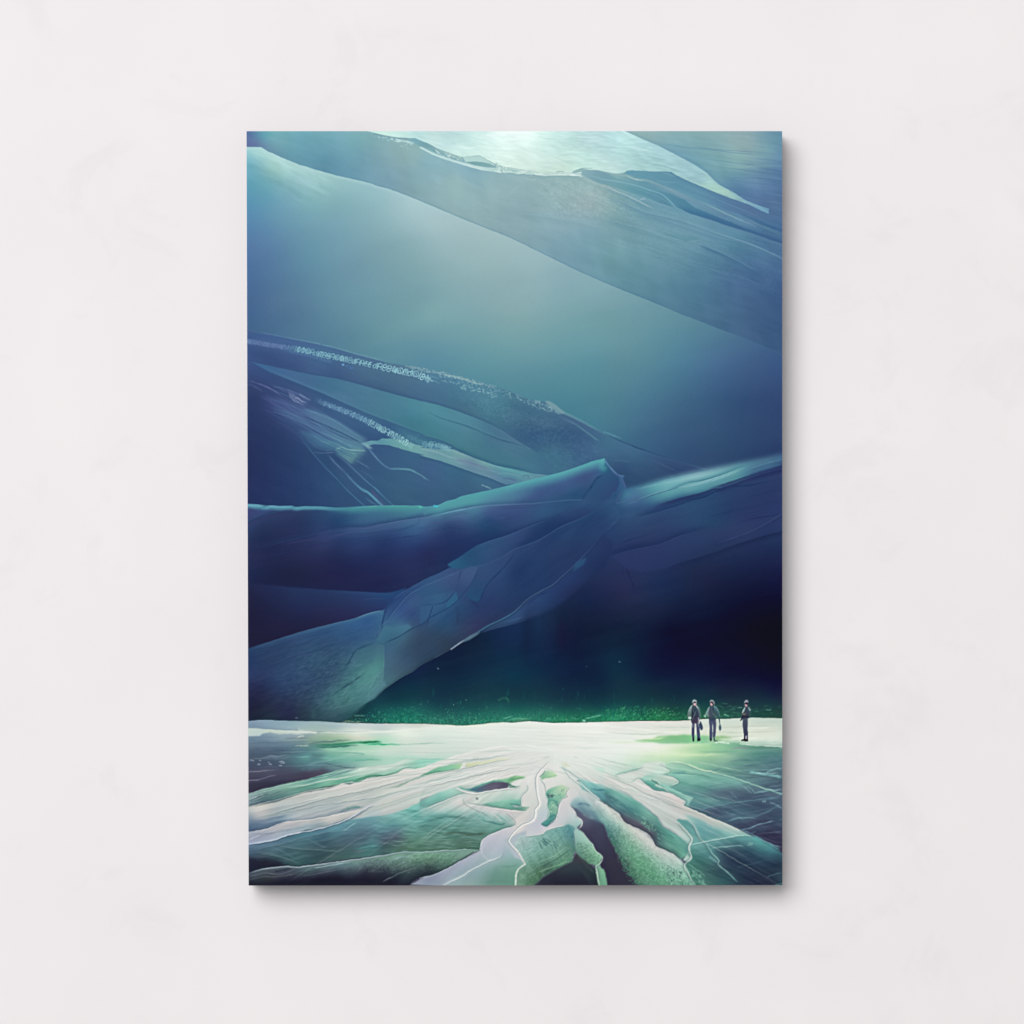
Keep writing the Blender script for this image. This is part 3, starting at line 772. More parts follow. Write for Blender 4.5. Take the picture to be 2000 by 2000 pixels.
stroke('B1 480,425 700,465 900,500 1150,555 1350,600 1500,632 1700,677 B2 20,735 130,772', 13, '52,78,128', .4, soft=2.5, fade=(.2, .1))
ROW = 'B1 70,355 250,385 400,410 500,425 650,450 850,495 1000,525 1150,555 1300,590 1400,610 1500,630 1700,675 1850,705 B2 60,745 130,770'
mm = region('B1 70,330 300,345 460,390 450,435 300,415 70,385', 3)
comp(mm * .5, rgb('82,100,155'))
stroke('B1 480,425 700,465 900,500 1150,555 1350,600', 10, '74,120,152', .45, soft=5, fade=(.2, .3))
stroke('B1 60,345 200,370 380,395 470,410', 1.6, '95,112,165', .6)
stroke('B1 70,372 200,392 380,425', 1.6, '90,108,160', .5)
glyphs(ROW, 8.5, 10.5, '104,134,180', .85, seed=5, t0=0, t1=.22, fade=(0, 0), w=1.6)
glyphs(ROW, 10.5, 10.5, '122,176,194', 1, seed=6, t0=.21, t1=.66, fade=(.06, .01), w=2.0, col2='150,205,212')
glyphs(ROW, 11, 12, '142,202,212', 1.0, seed=9, t0=.655, t1=.99, fade=(.01, .05), w=2.1, col2='150,205,212')
glyphs('B1 420,450 560,475 700,505 850,545 970,575', 4, 6, '82,120,165', .8, seed=12, w=1.2, fade=(.2, .05))
layer('B1 1055,598 1080,592 1088,612 1070,612', '112,165,215', .95, soft=.4)
layer('B1 1108,612 1120,608 1118,622 1108,622', '90,140,205', .9, soft=.4)
stroke('B1 1152,620 1152,640 1165,645 1175,640 1175,622', 1.5, '78,118,195', .9)
ROW2 = 'B1 780,965 880,1010 1000,1055 1150,1115 1300,1180 1450,1260 1550,1315 1640,1360 1720,1410 1790,1450'
glyphs(ROW2, 8, 11.5, '108,154,188', .95, seed=21, t0=0, t1=.56, fade=(.08, 0), w=1.9, col2='122,178,198')
glyphs(ROW2, 10.5, 12, '118,172,194', 1, seed=25, t0=.55, t1=.97, fade=(.0, .02), w=2.0, col2='150,205,205')
glyphs('B1 1720,1340 1800,1375 1900,1425 B2 40,1430', 8, 12, '82,140,160', .75, seed=31, w=1.5, fade=(.2, 0), slant=.3)
glyphs('B2 0,1420 100,1450 200,1460 340,1490', 12, 8, '120,178,190', .85, seed=33, w=1.6, fade=(.02, .2))
glyphs('B2 100,1435 180,1440 260,1465 330,1495', 10, 8, '135,190,198', .7, seed=36, w=1.5, fade=(0, .2))
# frost crumbs on the crest
cr = region('B1 1700,605 1932,632 B2 0,630 200,668 400,712 600,772 800,828 780,850 600,805 400,750 200,700 0,665 B1 1800,650')
specks(cr, 460, (.8, 1.35), '132,174,182 150,190,190 166,192,184 108,154,172 75,120,152', (.3, .75), ang=24, ln=(1, 3.4), seed=41)
cr2 = region('B2 200,690 450,745 700,830 850,860 1050,930 1150,975 1130,1010 900,920 700,900 500,830 200,770', 2)
specks(cr2, 240, (.8, 1.5), '135,180,190 158,198,202 105,152,174 56,96,138', (.3, .85), ang=24, ln=(1, 3.2), seed=43)
cr3 = region('B2 400,800 600,850 720,890 850,920 830,960 700,930 560,890 420,840', 2)
specks(cr3, 34, (1, 1.9), '140,185,195 110,155,175', (.4, .8), ang=24, ln=(2, 5), seed=44)
cr4 = region('B2 1130,960 1260,985 1330,1020 1400,1060 1380,1100 1250,1080 1180,1050 1120,1000', 1)
specks(cr4, 150, (.9, 1.7), '122,168,180 138,180,186 66,106,140', (.35, .8), ang=30, ln=(1, 4), seed=45)
specks(region('B2 1350,1060 1450,1080 1480,1130 1400,1110', 1), 20, (1, 2), '110,155,170', (.5, .8), ang=30, ln=(2, 5), seed=46)
stroke('B2 230,700 420,740 600,800 650,800', 2.4, '165,198,190', .6, fade=(.1, .3))
stroke('B2 40,700 60,740 75,750 85,715', 1.8, '160,215,220', .8)
stroke('B2 90,740 120,770 140,775', 2.4, '150,205,212', .8)
stroke('B2 110,720 190,745', 1.6, '110,160,185', .7)
stroke('B2 150,770 200,800', 1.4, '120,165,185', .7)

layer('B2 900,1000 1150,1020 1300,1090 1440,1130 1500,1180 1380,1200 1250,1170 1050,1120', '56,98,134', .55, soft=5)
layer('B2 880,1280 1000,1260 1300,1300 1600,1290 1750,1370 1500,1420 1200,1430 1050,1400', '52,88,130', .5, soft=7)
texture(region('B2 250,900 900,1000 1400,1150 1700,1330 1500,1500 1100,1350 800,1150 400,1000', 8), lattice(XX / 2.6, YY / 2.2, 701), 6)
# ================================================================ the big roll of ice, its folds and the dark cave
TU = 'C1 40,183 75,185 180,190 260,205 320,195 420,207 520,200 590,212 680,205 850,210 1000,220 1150,220 1300,210 1500,203 1890,203 1910,217 1932,225 C2 40,215 160,207 200,195 280,155 370,135 450,100 660,55 900,0 B2 1000,1850 1200,1800 1500,1725 1800,1620 1932,1587 B3 0,1595 50,1665 100,1722 150,1762 215,1772 200,1800 230,1905 400,1870 600,1810 900,1740 1200,1680 1500,1620 1750,1570 1900,1542'
BODY = layer(TU + ' D3 1920,650 D1 40,650', '''C1 100,330:52,68,120 200,440:38,50,96 600,350:42,52,100 900,350:42,66,115 1300,300:58,102,140 1700,270:65,122,145 200,520:33,45,90 700,430:36,52,100 1000,400:35,62,112
150,750:38,42,88 600,600:40,46,94 900,540:52,64,118 1200,500:48,72,126 1600,450:52,78,132 1850,450:55,92,142 500,700:35,41,86 1000,700:34,42,90 1500,600:36,52,106 1900,600:40,55,112 500,900:31,35,72 1000,900:35,36,82
1600,850:36,42,92 1800,1000:38,45,94 150,950:31,39,82
C2 300,200:78,148,160 600,190:75,140,160 100,400:62,92,140 400,300:72,105,148 700,250:68,90,145 1000,250:60,80,135 1300,250:50,85,132 1650,180:50,78,128 300,420:43,63,115 700,370:40,74,122 800,450:35,62,110 300,550:37,53,106
100,700:38,43,94 200,850:35,47,96 600,500:37,58,110 1200,120:58,85,138 1500,80:48,82,128 1640,120:36,75,120 1850,60:48,80,126 1700,180:50,80,128 1850,180:46,76,124
B2 1550,1870:60,95,145 1750,1800:58,80,132 1900,1700:60,98,146
C3 1000,300:42,72,116 600,350:46,66,115 500,450:45,62,110 1300,200:40,60,109 1700,100:42,55,106 1600,350:43,54,108 1200,450:38,62,106 400,650:41,51,102 800,600:41,54,105 1400,480:46,56,105 1750,420:41,57,108 800,750:38,48,96 1830,200:44,55,110
100,100:46,82,130 250,250:50,82,128 100,300:42,70,118 60,500:40,62,112 200,450:44,66,114
1000,900:32,38,78 600,1000:28,42,89 400,850:40,50,98 900,830:32,44,84 200,1100:38,42,86 1400,800:28,38,82 1700,700:30,40,86 1500,1000:24,28,67 1000,1200:22,30,66 600,1250:27,37,75 300,1250:32,40,77 200,1500:20,32,62 700,1500:16,18,50
1100,1500:14,17,48 1500,1400:15,12,42 1700,1550:18,6,34 1840,1700:16,6,36 1000,1800:16,20,52 100,1800:17,42,69 1500,1850:14,14,48 1840,1000:24,24,66 1840,1250:16,14,46 1840,1450:18,6,36
C2 600,1600:18,34,62 400,1750:17,31,62 900,1550:24,42,86 1200,1450:25,46,86 1500,1400:24,37,70 1500,1600:22,28,66 1800,1500:20,29,60 1800,1200:26,36,78 1700,1050:29,40,84 1000,1750:19,42,76 1500,1800:18,34,69 500,1850:20,38,69
D2 100,100:19,40,68 500,200:20,48,74 1000,240:22,54,76 1500,230:22,42,72 1000,150:18,56,82 1500,150:20,36,71 1900,200:18,36,69 200,350:24,58,80 600,350:30,72,84 1000,350:28,72,82 1500,350:29,58,78 200,450:26,74,80 600,450:27,82,82 1000,480:29,96,88 1500,450:27,78,80
1900,470:27,84,80 200,570:46,110,98 600,570:44,114,98 1000,560:58,132,110 1500,560:45,124,92 1900,560:40,124,88
D1 1300,500:24,62,72 1500,450:29,85,87 1900,450:32,92,90 1800,250:17,54,75 1700,550:30,112,95 1200,560:35,65,68 1900,100:22,38,74 1600,300:18,50,72
D3 100,100:20,46,71 500,100:18,30,66 1000,100:20,25,62 1830,100:15,11,48 100,300:26,58,76 500,300:26,54,68 800,300:24,45,69 1300,300:28,38,64 1800,300:26,30,66 100,450:27,90,82 400,480:29,88,76 700,480:32,78,68
100,550:45,134,98 600,540:45,116,76 1300,450:34,68,70 1300,530:40,90,76 1800,480:36,68,64 1050,430:28,72,72 1750,390:28,54,68 1000,530:42,98,72''')
texture(BODY, streak(-14, 90, 16, 91, 3), 2.5)
# blue-white upper rim
edge('C1 75,187 180,192 260,207 320,197 420,209 520,202 590,214 680,207 850,212 1000,222 1150,222 1300,212', 1, 10, '90,155,178', 1, '75,140,165', sm=3, core=3, fade=(0, .35), w2=4)
stroke('C1 1000,222 1150,222 1300,214 1500,207 1700,208 1890,210', 3.2, '88,170,178', .9, '95,190,180', soft=.9, fade=(.3, .02))
edge('C1 850,214 1150,224 1500,207 1890,207 1932,226', 1, 16, '65,140,150', .85, '72,152,155', sm=3, fade=(.3, 0))
stroke('C1 75,192 200,198 300,208 430,212 560,210', 3, '105,168,192', .6, soft=1, fade=(0, .2))
for s in ('240,225 310,198', '180,235 260,207', '520,225 590,212'):
    stroke('C1 ' + s, 1.4, '55,100,135', .6)
stroke('C1 75,215 140,235 220,255 330,245 470,235 600,245', 3, '70,118,150', .7, soft=1.4, fade=(0, .3))
layer('C1 75,225 200,250 350,250 250,290 150,330 75,365', '''C1 100,270:62,62,120 200,270:55,72,128 110,330:52,66,120''', .8, soft=1.5)
stroke('C1 60,385 200,325 300,290 400,262 480,245', 2.2, '28,45,88', .9, '45,90,125', fade=(0, .3))
edge('C1 60,390 200,330 300,295 400,267 480,250', 1, 10, '50,52,105', .5, fade=(0, .2))
S1 = 'C1 40,680 75,670 300,620 560,560 720,515 900,465 1100,435 1300,428 1500,395 1700,355 1932,318 C2 0,335 200,290 420,245 630,208 850,192 1150,180 1400,158 1560,145 1700,142'
edge(S1, -1, 11, '32,48,96', .55, '48,85,128', sm=3, fade=(.1, .05))
stroke(S1, 2.0, '60,65,120', .5, '78,110,158', sm=3, fade=(.35, 0))
stroke('C1 1100,437 1300,430 1500,397 1700,357 1932,320 C2 0,337 200,292 420,247 630,210 850,194 1150,182 1400,160', 2.4, '88,108,165', .8, '88,118,160', fade=(.2, .3), soft=.8)
stroke('C2 100,314 200,292 420,247 630,210 720,202', 2.6, '120,185,205', .8, fade=(.2, .3), soft=.8)
edge('C1 1500,395 1700,353 1932,316 C2 200,288 420,243 630,206', -1, 4, '42,72,118', .5, fade=(.2, .4))
edge('C1 900,467 1100,437 1300,430 1500,397 1700,357 1932,320 C2 200,292 420,247 630,210 850,194', 1, 22, '72,92,145', .5, '75,110,155', fade=(.3, .3))
# teal light on the rolled edge
TEAL = 'C2 0,222 160,207 200,197 280,157 370,137 450,102 660,57 900,2 B2 1000,1852 1200,1802 1500,1727 1800,1622 1932,1589'
edge(TEAL, 1, 30, '78,155,165', .85, '84,168,174', sm=3, core=1, fade=(.1, 0), w2=20)
stroke(TEAL, 1.8, '88,170,180', .5, '95,180,182', sm=3)
edge('C2 900,0 B2 1000,1850 1200,1800 1500,1725 1800,1620 1932,1587', 1, 9, '88,172,178', .5, sm=3)
layer('C2 520,200 760,90 1000,60 1250,30 1150,100 950,170 700,195', '78,150,162', .45, soft=5)
layer('C2 1000,150 1160,70 1400,10 B2 1700,1750 B2 1850,1720 C2 1500,60 1250,130', '62,72,132', .45, soft=7)
stroke('C2 150,205 170,210 185,208', 4, '70,190,215', .9, soft=.8)
layer('C2 -10,205 20,208 30,222 -10,228', '85,190,185', .8, soft=.8)
texture(region('C2 300,300 1000,250 900,400 300,450 0,470 0,380', 6), streak(-8, 26, 5, 93, 3), 7)
texture(region('C1 600,560 1300,440 1932,400 1932,560 1300,600 600,640', 6), streak(-9, 50, 4, 94, 3), 5)
for s, c in (('C1 900,530 1100,490 1250,450', '78,82,138'), ('C1 850,560 1050,520 1250,510', '62,72,128'), ('C1 1350,590 1650,540 1932,500', '34,48,100'), ('C1 1500,490 1700,450 1850,390 1900,350', '44,70,122'),
             ('C2 60,385 250,375 500,345', '72,80,135'), ('C2 100,470 350,440 600,460', '38,58,105'), ('C1 400,620 700,560 900,530', '58,58,112')):
    stroke(s, 3, c, .5, soft=1.6, fade=(.3, .3))
# flap beside the peak
FLAP = layer('C2 1700,142 1740,80 1800,5 B2 1800,1850 1870,1790 1932,1745 B3 0,1640 50,1668 100,1722 150,1765 160,1850 130,1932 C3 100,60 0,200 C2 1800,250 1600,290 1500,250', '''C2 1720,160:50,80,130 1800,60:46,78,124 1850,150:46,74,122 1600,230:44,74,122 1900,220:44,72,122
B2 1900,1850:48,80,128 B3 50,1720:48,85,130 100,1800:44,78,125 120,1900:48,70,125''', soft=1.0)
stroke('C2 1700,140 1740,80 1800,0 B2 1850,1800 1932,1745', 3.5, '30,62,105', .8, fade=(.05, .2), soft=1.2)
layer('B3 0,1640 40,1670 60,1740 0,1760 B2 1900,1740 1880,1690', '38,92,125', .55, soft=2)
stroke('B3 0,1595 50,1662 100,1720 150,1760 215,1772', 2.4, '95,150,185', .85, '110,150,195', fade=(.05, .1), soft=.7)
stroke('B3 60,1690 110,1740 155,1765 185,1790 200,1830 230,1900', 3.2, '72,92,150', .85, fade=(.1, .1), soft=1)
layer('B3 -20,1585 0,1640 40,1690 0,1720 -60,1700 -40,1620', '85,175,178', .5, soft=2)
stroke('C3 180,50 130,150 60,230', 2.2, '95,88,150', .5, fade=(.2, .3), soft=1.2)
stroke('C3 130,60 50,200', 3, '36,68,112', .6, soft=1.6, fade=(.2, .2))
stroke('C3 0,480 90,400 180,310', 3, '62,88,138', .5, soft=1.2, fade=(.1, .4))
stroke('C3 0,540 100,420 200,380', 3, '38,58,110', .5, soft=1.6, fade=(.1, .4))
# right roll: bright upper rim
RR = 'B3 220,1908 400,1872 600,1812 900,1742 1200,1682 1500,1622 1750,1572 1880,1545'
HI = region('B3 225,1905 400,1868 600,1808 900,1738 1200,1678 1500,1618 1750,1568 1900,1535 1900,1640 1600,1790 1300,1870 1100,1932 C3 850,90 600,160 400,220 250,250 150,220 190,90', 4)
comp(HI * .95, field('''B3 260,1915:60,105,150 400,1890:82,140,160 550,1850:105,172,180 700,1840:120,182,190 900,1790:135,190,196 1000,1760:142,192,198 1200,1720:122,180,186 1300,1690:108,165,175 1500,1660:88,142,162 1600,1630:78,125,152 1850,1575:70,112,148
1100,1850:92,155,165 900,1910:92,155,162 1400,1780:84,150,156 1700,1650:70,112,146 1250,1860:80,140,158 1500,1760:68,120,150 1700,1720:52,82,130 1860,1640:50,78,126 1600,1790:46,66,118
C3 250,60:72,138,158 500,50:80,150,165 700,70:88,158,165 900,50:92,158,165 600,110:82,142,160 300,120:75,110,155 400,160:60,95,140 250,200:56,92,138 800,100:72,135,158 1000,60:72,140,160 200,230:50,82,128'''))
stroke('B3 220,1908 400,1868 600,1808 900,1738 1200,1678', 3, '62,110,140', .5, fade=(.1, .3), soft=1.5)
stroke('B3 660,1932 850,1850 1000,1820 1200,1765 1400,1690 1600,1625', 2.0, '55,115,130', .8, fade=(.1, .3))
stroke('C3 200,200 330,150 500,85 700,25 820,0 B3 850,1882 1000,1845 1180,1785 1350,1725 1500,1665', 2.2, '95,140,170', .8, '165,215,218', fade=(.15, .25), soft=.7)
stroke('C3 250,175 450,110 640,50 800,5', 1.8, '48,88,122', .8, fade=(.2, .1))
stroke('C3 60,195 200,160 400,100', 2, '78,98,150', .6, fade=(.2, .3))
stroke('B3 1200,1830 1400,1770 1700,1680 1880,1640', 2, '75,122,155', .6, fade=(.3, .1), soft=1)
stroke('B3 1450,1720 1650,1650 1880,1590', 2, '92,138,170', .6, fade=(.3, .1), soft=1)
edge('C3 480,235 600,180 800,120 1000,70 1150,20 B3 1250,1890 1500,1800 1700,1740 1900,1690', 1, 12, '38,42,98', .75, '32,38,92', fade=(.15, 0))
stroke('C3 290,330 450,290 600,250 750,205 900,150 1050,110 1180,50 1300,0 B3 1500,1870 1900,1790', 2.2, '28,48,98', .85, fade=(.2, .2))
edge('C3 290,325 450,288 600,248 750,203 900,150 1050,110 1180,50', -1, 12, '32,54,105', .6, fade=(.2, .1))
for s, c, a, w in (('C3 1100,320 1250,280 1400,230', '32,52,100', .6, 3), ('C3 1350,400 1550,340 1800,300 1932,280', '34,42,96', .6, 3), ('C3 1150,610 1350,545 1500,490 1700,390 1880,280', '62,70,122', .6, 2),
                   ('C3 1150,615 1350,550 1500,495', '30,40,88', .6, 2), ('C3 60,720 200,685 360,650 540,615 660,575 800,515 900,480', '27,38,86', .8, 2.6), ('C3 100,620 300,550 480,500', '30,46,98', .5, 3),
                   ('C3 640,860 800,800 950,755 1050,725', '28,42,88', .7, 2.6), ('C3 1300,600 1500,580 1700,510 1860,470', '30,42,92', .5, 3), ('C3 540,612 700,560 850,500', '58,70,122', .4, 2), ('C3 0,800 30,750 80,715 200,685', '32,44,94', .7, 2.4),
                   ('C3 215,790 240,880 290,1000 330,1130', '28,34,82', .5, 3), ('C3 1400,130 1600,90 1880,20', '34,52,100', .5, 3)):
    stroke(s, w, c, a, soft=1.2, fade=(.25, .25))
layer('C3 50,720 200,690 450,650 420,600 250,600 100,660', '34,46,98', .6, soft=3)
layer('C3 540,620 800,530 1000,490 1300,520 1100,640 800,780 600,830', '42,55,105', .35, soft=6)
# left: folds under the roll
edge('C1 40,1005 75,1010 500,1050 900,1080 1350,1105 1550,1110 1650,1090 1780,1035 1932,970', -1, 22, '30,32,72', .5, '34,44,95', fade=(.1, .2))
layer('C1 40,1008 75,1010 500,1050 900,1080 1350,1105 1550,1110 1650,1092 1740,1060 1640,1180 1520,1290 1400,1330 1200,1385 1000,1430 700,1505 500,1565 300,1630 40,1710',
      '''C1 200,1080:34,39,82 600,1120:37,48,96 1000,1130:39,53,102 1300,1140:40,60,112 1300,1250:40,52,102 700,1300:34,40,86 300,1300:31,33,72 150,1600:34,30,64 400,1500:34,32,68 800,1400:36,36,76 1200,1350:40,42,90 1500,1150:36,68,122 150,1350:31,30,65
1500,1230:40,55,110 100,1150:33,34,72 1600,1130:36,66,122 600,1480:32,32,68''', soft=.6)
stroke('C1 60,1010 500,1052 900,1082 1350,1107 1550,1112 1650,1095', 2, '28,34,78', .7, fade=(.1, .1), soft=1)
edge('C1 900,1084 1350,1109 1550,1114 1650,1100', 1, 9, '46,72,128', .45, fade=(.3, .1))
stroke('C1 1240,1195 1400,1175 1560,1180', 2, '60,75,128', .5, fade=(.3, .3))
L3 = layer('C1 40,1705 75,1700 300,1630 500,1565 700,1505 1000,1430 1200,1385 1350,1330 1490,1298 1510,1285 1500,1400 1470,1480 1430,1570 1440,1640 1500,1660 1932,1700 D1 1800,60 1700,110 1580,190 1500,250 1440,310 1400,350 1330,390 1260,440 1200,490 1150,540 1090,580 900,610 40,600',
'''C1 200,1750:41,62,106 500,1650:46,68,112 700,1550:49,80,126 1000,1500:50,85,132 1200,1450:50,90,142 1350,1400:48,84,140 900,1650:48,74,116 300,1850:42,60,102 120,1850:36,54,102 800,1850:52,84,115 1200,1600:48,80,126 1450,1340:56,100,145
D1 100,100:44,56,106 200,250:37,41,82 150,450:33,35,62 400,150:46,68,112 500,300:42,58,97 700,100:50,75,113 900,200:51,78,109 700,400:46,66,90 500,500:40,42,76 900,400:60,98,112 300,540:36,48,68 1000,500:58,88,102 1000,300:66,115,122
1200,300:70,124,126 1200,200:72,126,130 1300,130:76,134,134 1400,50:80,138,138 1100,450:60,100,108 1300,350:72,122,130 1450,250:80,128,140 1500,100:74,118,132 1700,50:62,88,112 600,420:44,56,84 800,330:52,80,106 400,400:40,48,80 1000,120:54,84,112 1150,520:42,80,88 700,520:42,60,78''', soft=.6)
texture(L3, streak(-18, 22, 3.0, 101, 3, wob=3), 5)
texture(region('C1 600,1750 1200,1650 1400,1800 1400,1932 D1 1100,500 700,480 400,350', 12), streak(-26, 8, 2.8, 103, 3), 13)
texture(region('D1 900,330 1250,200 1450,0 1500,200 1350,380 1050,520 900,480', 10), streak(-52, 30, 3, 104, 3, wob=3), 9)
edge('C1 75,1700 300,1630 500,1565 700,1505 1000,1430 1200,1385 1350,1330 1490,1298', 1, 10, '50,84,128', .45, '72,118,150', fade=(.1, 0))
stroke('C1 75,1702 300,1632 500,1567 700,1507 1000,1432 1200,1387 1350,1332 1490,1298', 1.8, '62,80,125', .45, '95,140,170', fade=(.2, .05))
stroke('C1 1150,1400 1350,1332 1480,1300', 2.4, '88,140,165', .7, fade=(.3, .1))
for s, c, a in (('C1 550,1620 750,1570 900,1535 1100,1480', '40,62,112', .6), ('C1 460,1700 700,1630 850,1560', '36,56,102', .6), ('C1 250,1932 450,1830 650,1760 900,1700', '34,52,98', .6), ('C1 600,1530 800,1490 1000,1440', '66,100,145', .4),
                ('C1 1080,1932 1170,1780 1210,1720 1400,1640', '34,62,98', .85), ('D1 1040,250 1170,170 1300,80', '38,66,92', .7), ('C1 420,1850 600,1780 800,1740', '58,80,122', .3), ('C1 1200,1725 1300,1670 1420,1640', '38,70,108', .6),
                ('D1 900,350 1050,250 1200,160', '40,70,98', .5), ('D1 200,200 500,150 700,60', '36,50,92', .4)):
    stroke(s, 2.4, c, a, soft=1.2, fade=(.25, .25))
layer('C1 1180,1780 1220,1710 1400,1645 1420,1700 1380,1850 1280,1880 1200,1850', '62,105,125', .55, soft=2)
layer('C1 1430,1640 1505,1665 1505,1850 1470,1932 D1 1430,60 1350,120 1280,170 1300,90 1370,0 C1 1420,1800', '''C1 1470,1700:66,108,128 1460,1850:70,130,132 D1 1400,40:80,142,140 1330,120:76,136,134''', .65, soft=1.8)
stroke('C1 1500,1670 1505,1800 1490,1932 D1 1430,90 1380,180', 1.8, '95,160,155', .5, fade=(.2, .3))
stroke('C1 1500,1932 1600,1850 1660,1800 1710,1768', 2.6, '82,132,145', .85, fade=(.2, 0))
stroke('D1 1600,0 1520,50 1490,110 1480,180 1540,215', 1.8, '92,140,150', .6, fade=(.2, .2))
stroke('D1 1460,60 1400,150 1350,260 1330,380', 1.8, '105,168,160', .4, fade=(.3, .3))
stroke('D1 1440,100 1380,220 1300,330', 1.6, '60,112,118', .5, fade=(.3, .3))
stroke('D1 850,470 1100,420 1250,370 1350,300', 2, '95,148,145', .4, fade=(.3, .3), soft=1)
stroke('D1 1130,560 1220,480 1330,400', 3, '52,100,105', .5, fade=(.2, .2), soft=1.4)
stroke('D1 760,480 765,540', 8, '62,92,100', .4, soft=4)
layer('D1 573,545 598,543 600,553 573,554', '108,125,150', .8, soft=.6)
# ---- central fold
F2 = layer('C1 1510,1285 1560,1200 1620,1150 1700,1110 1800,1050 1932,975 C2 0,995 200,910 330,845 290,817 400,750 590,622 720,575 900,520 1100,440 1300,360 1480,270 1560,235 1800,180 1932,150 C3 100,120 180,310 90,400 0,490 C2 1850,590 1750,700 1600,850 1500,940 1400,1030 1280,1095 1180,1150 1100,1215 1000,1310 860,1395 720,1460 620,1520 480,1600 320,1712 150,1800 D2 50,-30 0,0 D1 1800,62 1700,112 1580,192 1530,215 1500,130 C1 1505,1880 1505,1665 1430,1640 1420,1600 1470,1480 1500,1400',
'''C2 100,1050:50,84,131 300,950:58,80,132 200,1150:52,92,136 500,950:60,82,132 450,1050:52,72,122 700,900:48,72,124 850,850:47,74,126 1000,900:36,55,107 1200,800:36,58,110 1200,1000:36,57,108 1400,700:40,58,107 1500,500:38,64,113
900,1100:38,60,109 700,1250:40,55,107 300,1350:42,75,120 500,1300:42,66,113 100,1350:50,84,132 300,1500:45,74,113 600,1400:45,54,102 200,1650:47,66,96 500,1480:50,60,100 100,1750:44,67,98 1600,650:38,55,104 500,720:38,74,120 700,680:47,78,127
900,600:46,71,122 1100,500:47,68,120 1400,400:33,55,107 1700,350:36,62,112 1800,500:38,60,110 1900,300:40,66,116 1600,250:44,72,122 250,1600:44,62,88 120,1850:40,60,82
C1 1750,1200:55,84,136 1900,1150:52,82,131 1700,1350:55,80,137 1600,1300:55,84,141 1600,1500:60,104,137 1700,1470:64,108,141 1800,1400:50,74,122 1550,1600:58,98,131 1600,1750:62,94,126 1850,1550:54,76,108 1750,1850:58,84,116 1850,1700:48,72,100 1560,1250:42,64,120 1700,1140:44,70,128
D1 1600,60:64,95,118 1700,60:58,84,106 1550,150:66,105,122
C3 100,250:48,80,126 50,400:42,66,115''', soft=.6)
texture(F2, streak(-40, 70, 18, 111, 3), 3)
texture(F2, streak(-32, 40, 4, 112, 2), 2)
F1 = layer('C2 290,817 400,750 590,622 720,575 900,520 1000,482 1200,390 1480,270 1560,235 1650,235 1932,205 1700,330 1500,410 1350,500 1200,580 1010,650 880,730 760,790 680,820 560,835 420,865 310,850', '''C2 350,800:40,92,132 500,720:38,76,121 700,680:47,78,127 900,600:46,72,122 1000,560:50,70,126 1100,500:46,66,118
1150,545:34,54,105 1050,610:38,58,110 1300,450:32,54,106 1400,400:32,55,105 1500,330:38,58,112 1500,270:46,76,124 1700,280:42,62,114 1850,220:44,72,120 800,740:48,70,122''', .9, soft=.8)
edge('C2 290,817 400,750 590,622 720,575 900,520 1100,440 1300,360 1480,270', -1, 12, '34,50,102', .5, fade=(.05, .2))
stroke('C2 590,624 720,577 900,522 1100,442 1300,362 1480,272', 1.8, '62,95,145', .5, fade=(.1, .3))
stroke('C2 540,845 680,822 760,792 880,732 1010,652 1200,582 1350,502 1500,412 1700,332 1932,210', 2.2, '62,92,142', .75, '62,88,135', fade=(.1, .3), soft=.9)
edge('C2 1010,652 1200,582 1350,502 1500,412 1700,332', -1, 12, '30,52,102', .5, fade=(.1, .2))
layer('C2 1010,650 1010,690 950,760 860,870 740,990 680,1080 620,1200 580,1210 480,1150 560,980 620,850 680,822 760,792 880,732', '''C2 700,900:50,74,124 900,760:48,68,120 620,1100:38,70,118 600,1180:36,78,120 800,850:46,70,122''', .8, soft=.8)
stroke('C2 1010,670 950,760 860,870 740,990 680,1080 630,1190 600,1215', 2.2, '28,50,98', .85, fade=(.15, .1), soft=.9)
stroke('C2 620,855 560,980 500,1070 400,1190 300,1270 100,1380 0,1455', 2.2, '30,58,108', .85, fade=(.1, 0), soft=.9)
stroke('C2 440,880 400,1000 380,1090 290,1190 200,1230 0,1250', 2.2, '34,60,112', .8, fade=(.05, .3), soft=.9)
layer('C2 440,880 540,835 610,850 560,980 500,1070 400,1190 360,1130 400,1000', '''C2 500,930:62,84,134 430,1080:48,72,122 560,860:60,88,136''', .7, soft=1)
layer('C2 300,1200 380,1100 400,1190 300,1270 270,1260', '45,98,140', .7, soft=1)
layer('C2 0,1060 420,885 400,1000 370,1090 100,1150 0,1155', '''C2 100,1060:50,84,132 300,960:62,84,136 350,1050:52,72,122 100,1120:46,82,128''', .6, soft=1)
stroke('C2 0,1060 200,980 420,890', 2, '72,102,150', .6, fade=(.1, .1))
stroke('C2 0,998 200,912 330,848', 2, '55,92,140', .6, fade=(.1, .1))
edge('C2 0,996 200,911 330,846', -1, 6, '32,46,95', .5)
layer('C2 0,1255 140,1245 100,1400 0,1455', '52,88,135', .6, soft=1)
stroke('C2 140,1245 100,1360 60,1500', 2.4, '34,58,105', .85, fade=(.1, .3))
stroke('C2 380,1240 400,1350 385,1480', 6, '38,50,92', .4, soft=3, fade=(.3, .3))
stroke('C2 500,1180 590,1240 630,1350', 5, '36,46,95', .5, soft=2.5, fade=(.2, .4))
stroke('C2 400,1440 620,1420 800,1330', 3, '48,52,94', .5, soft=1.5, fade=(.3, .3))
stroke('C1 1620,1160 1560,1220 1520,1300 1490,1400 1480,1470 1430,1570', 3, '34,60,112', .7, fade=(.1, .2), soft=1.2)
stroke('C1 1600,1180 1700,1110 1800,1050 1932,980', 2.4, '58,90,142', .7, fade=(.1, .1))
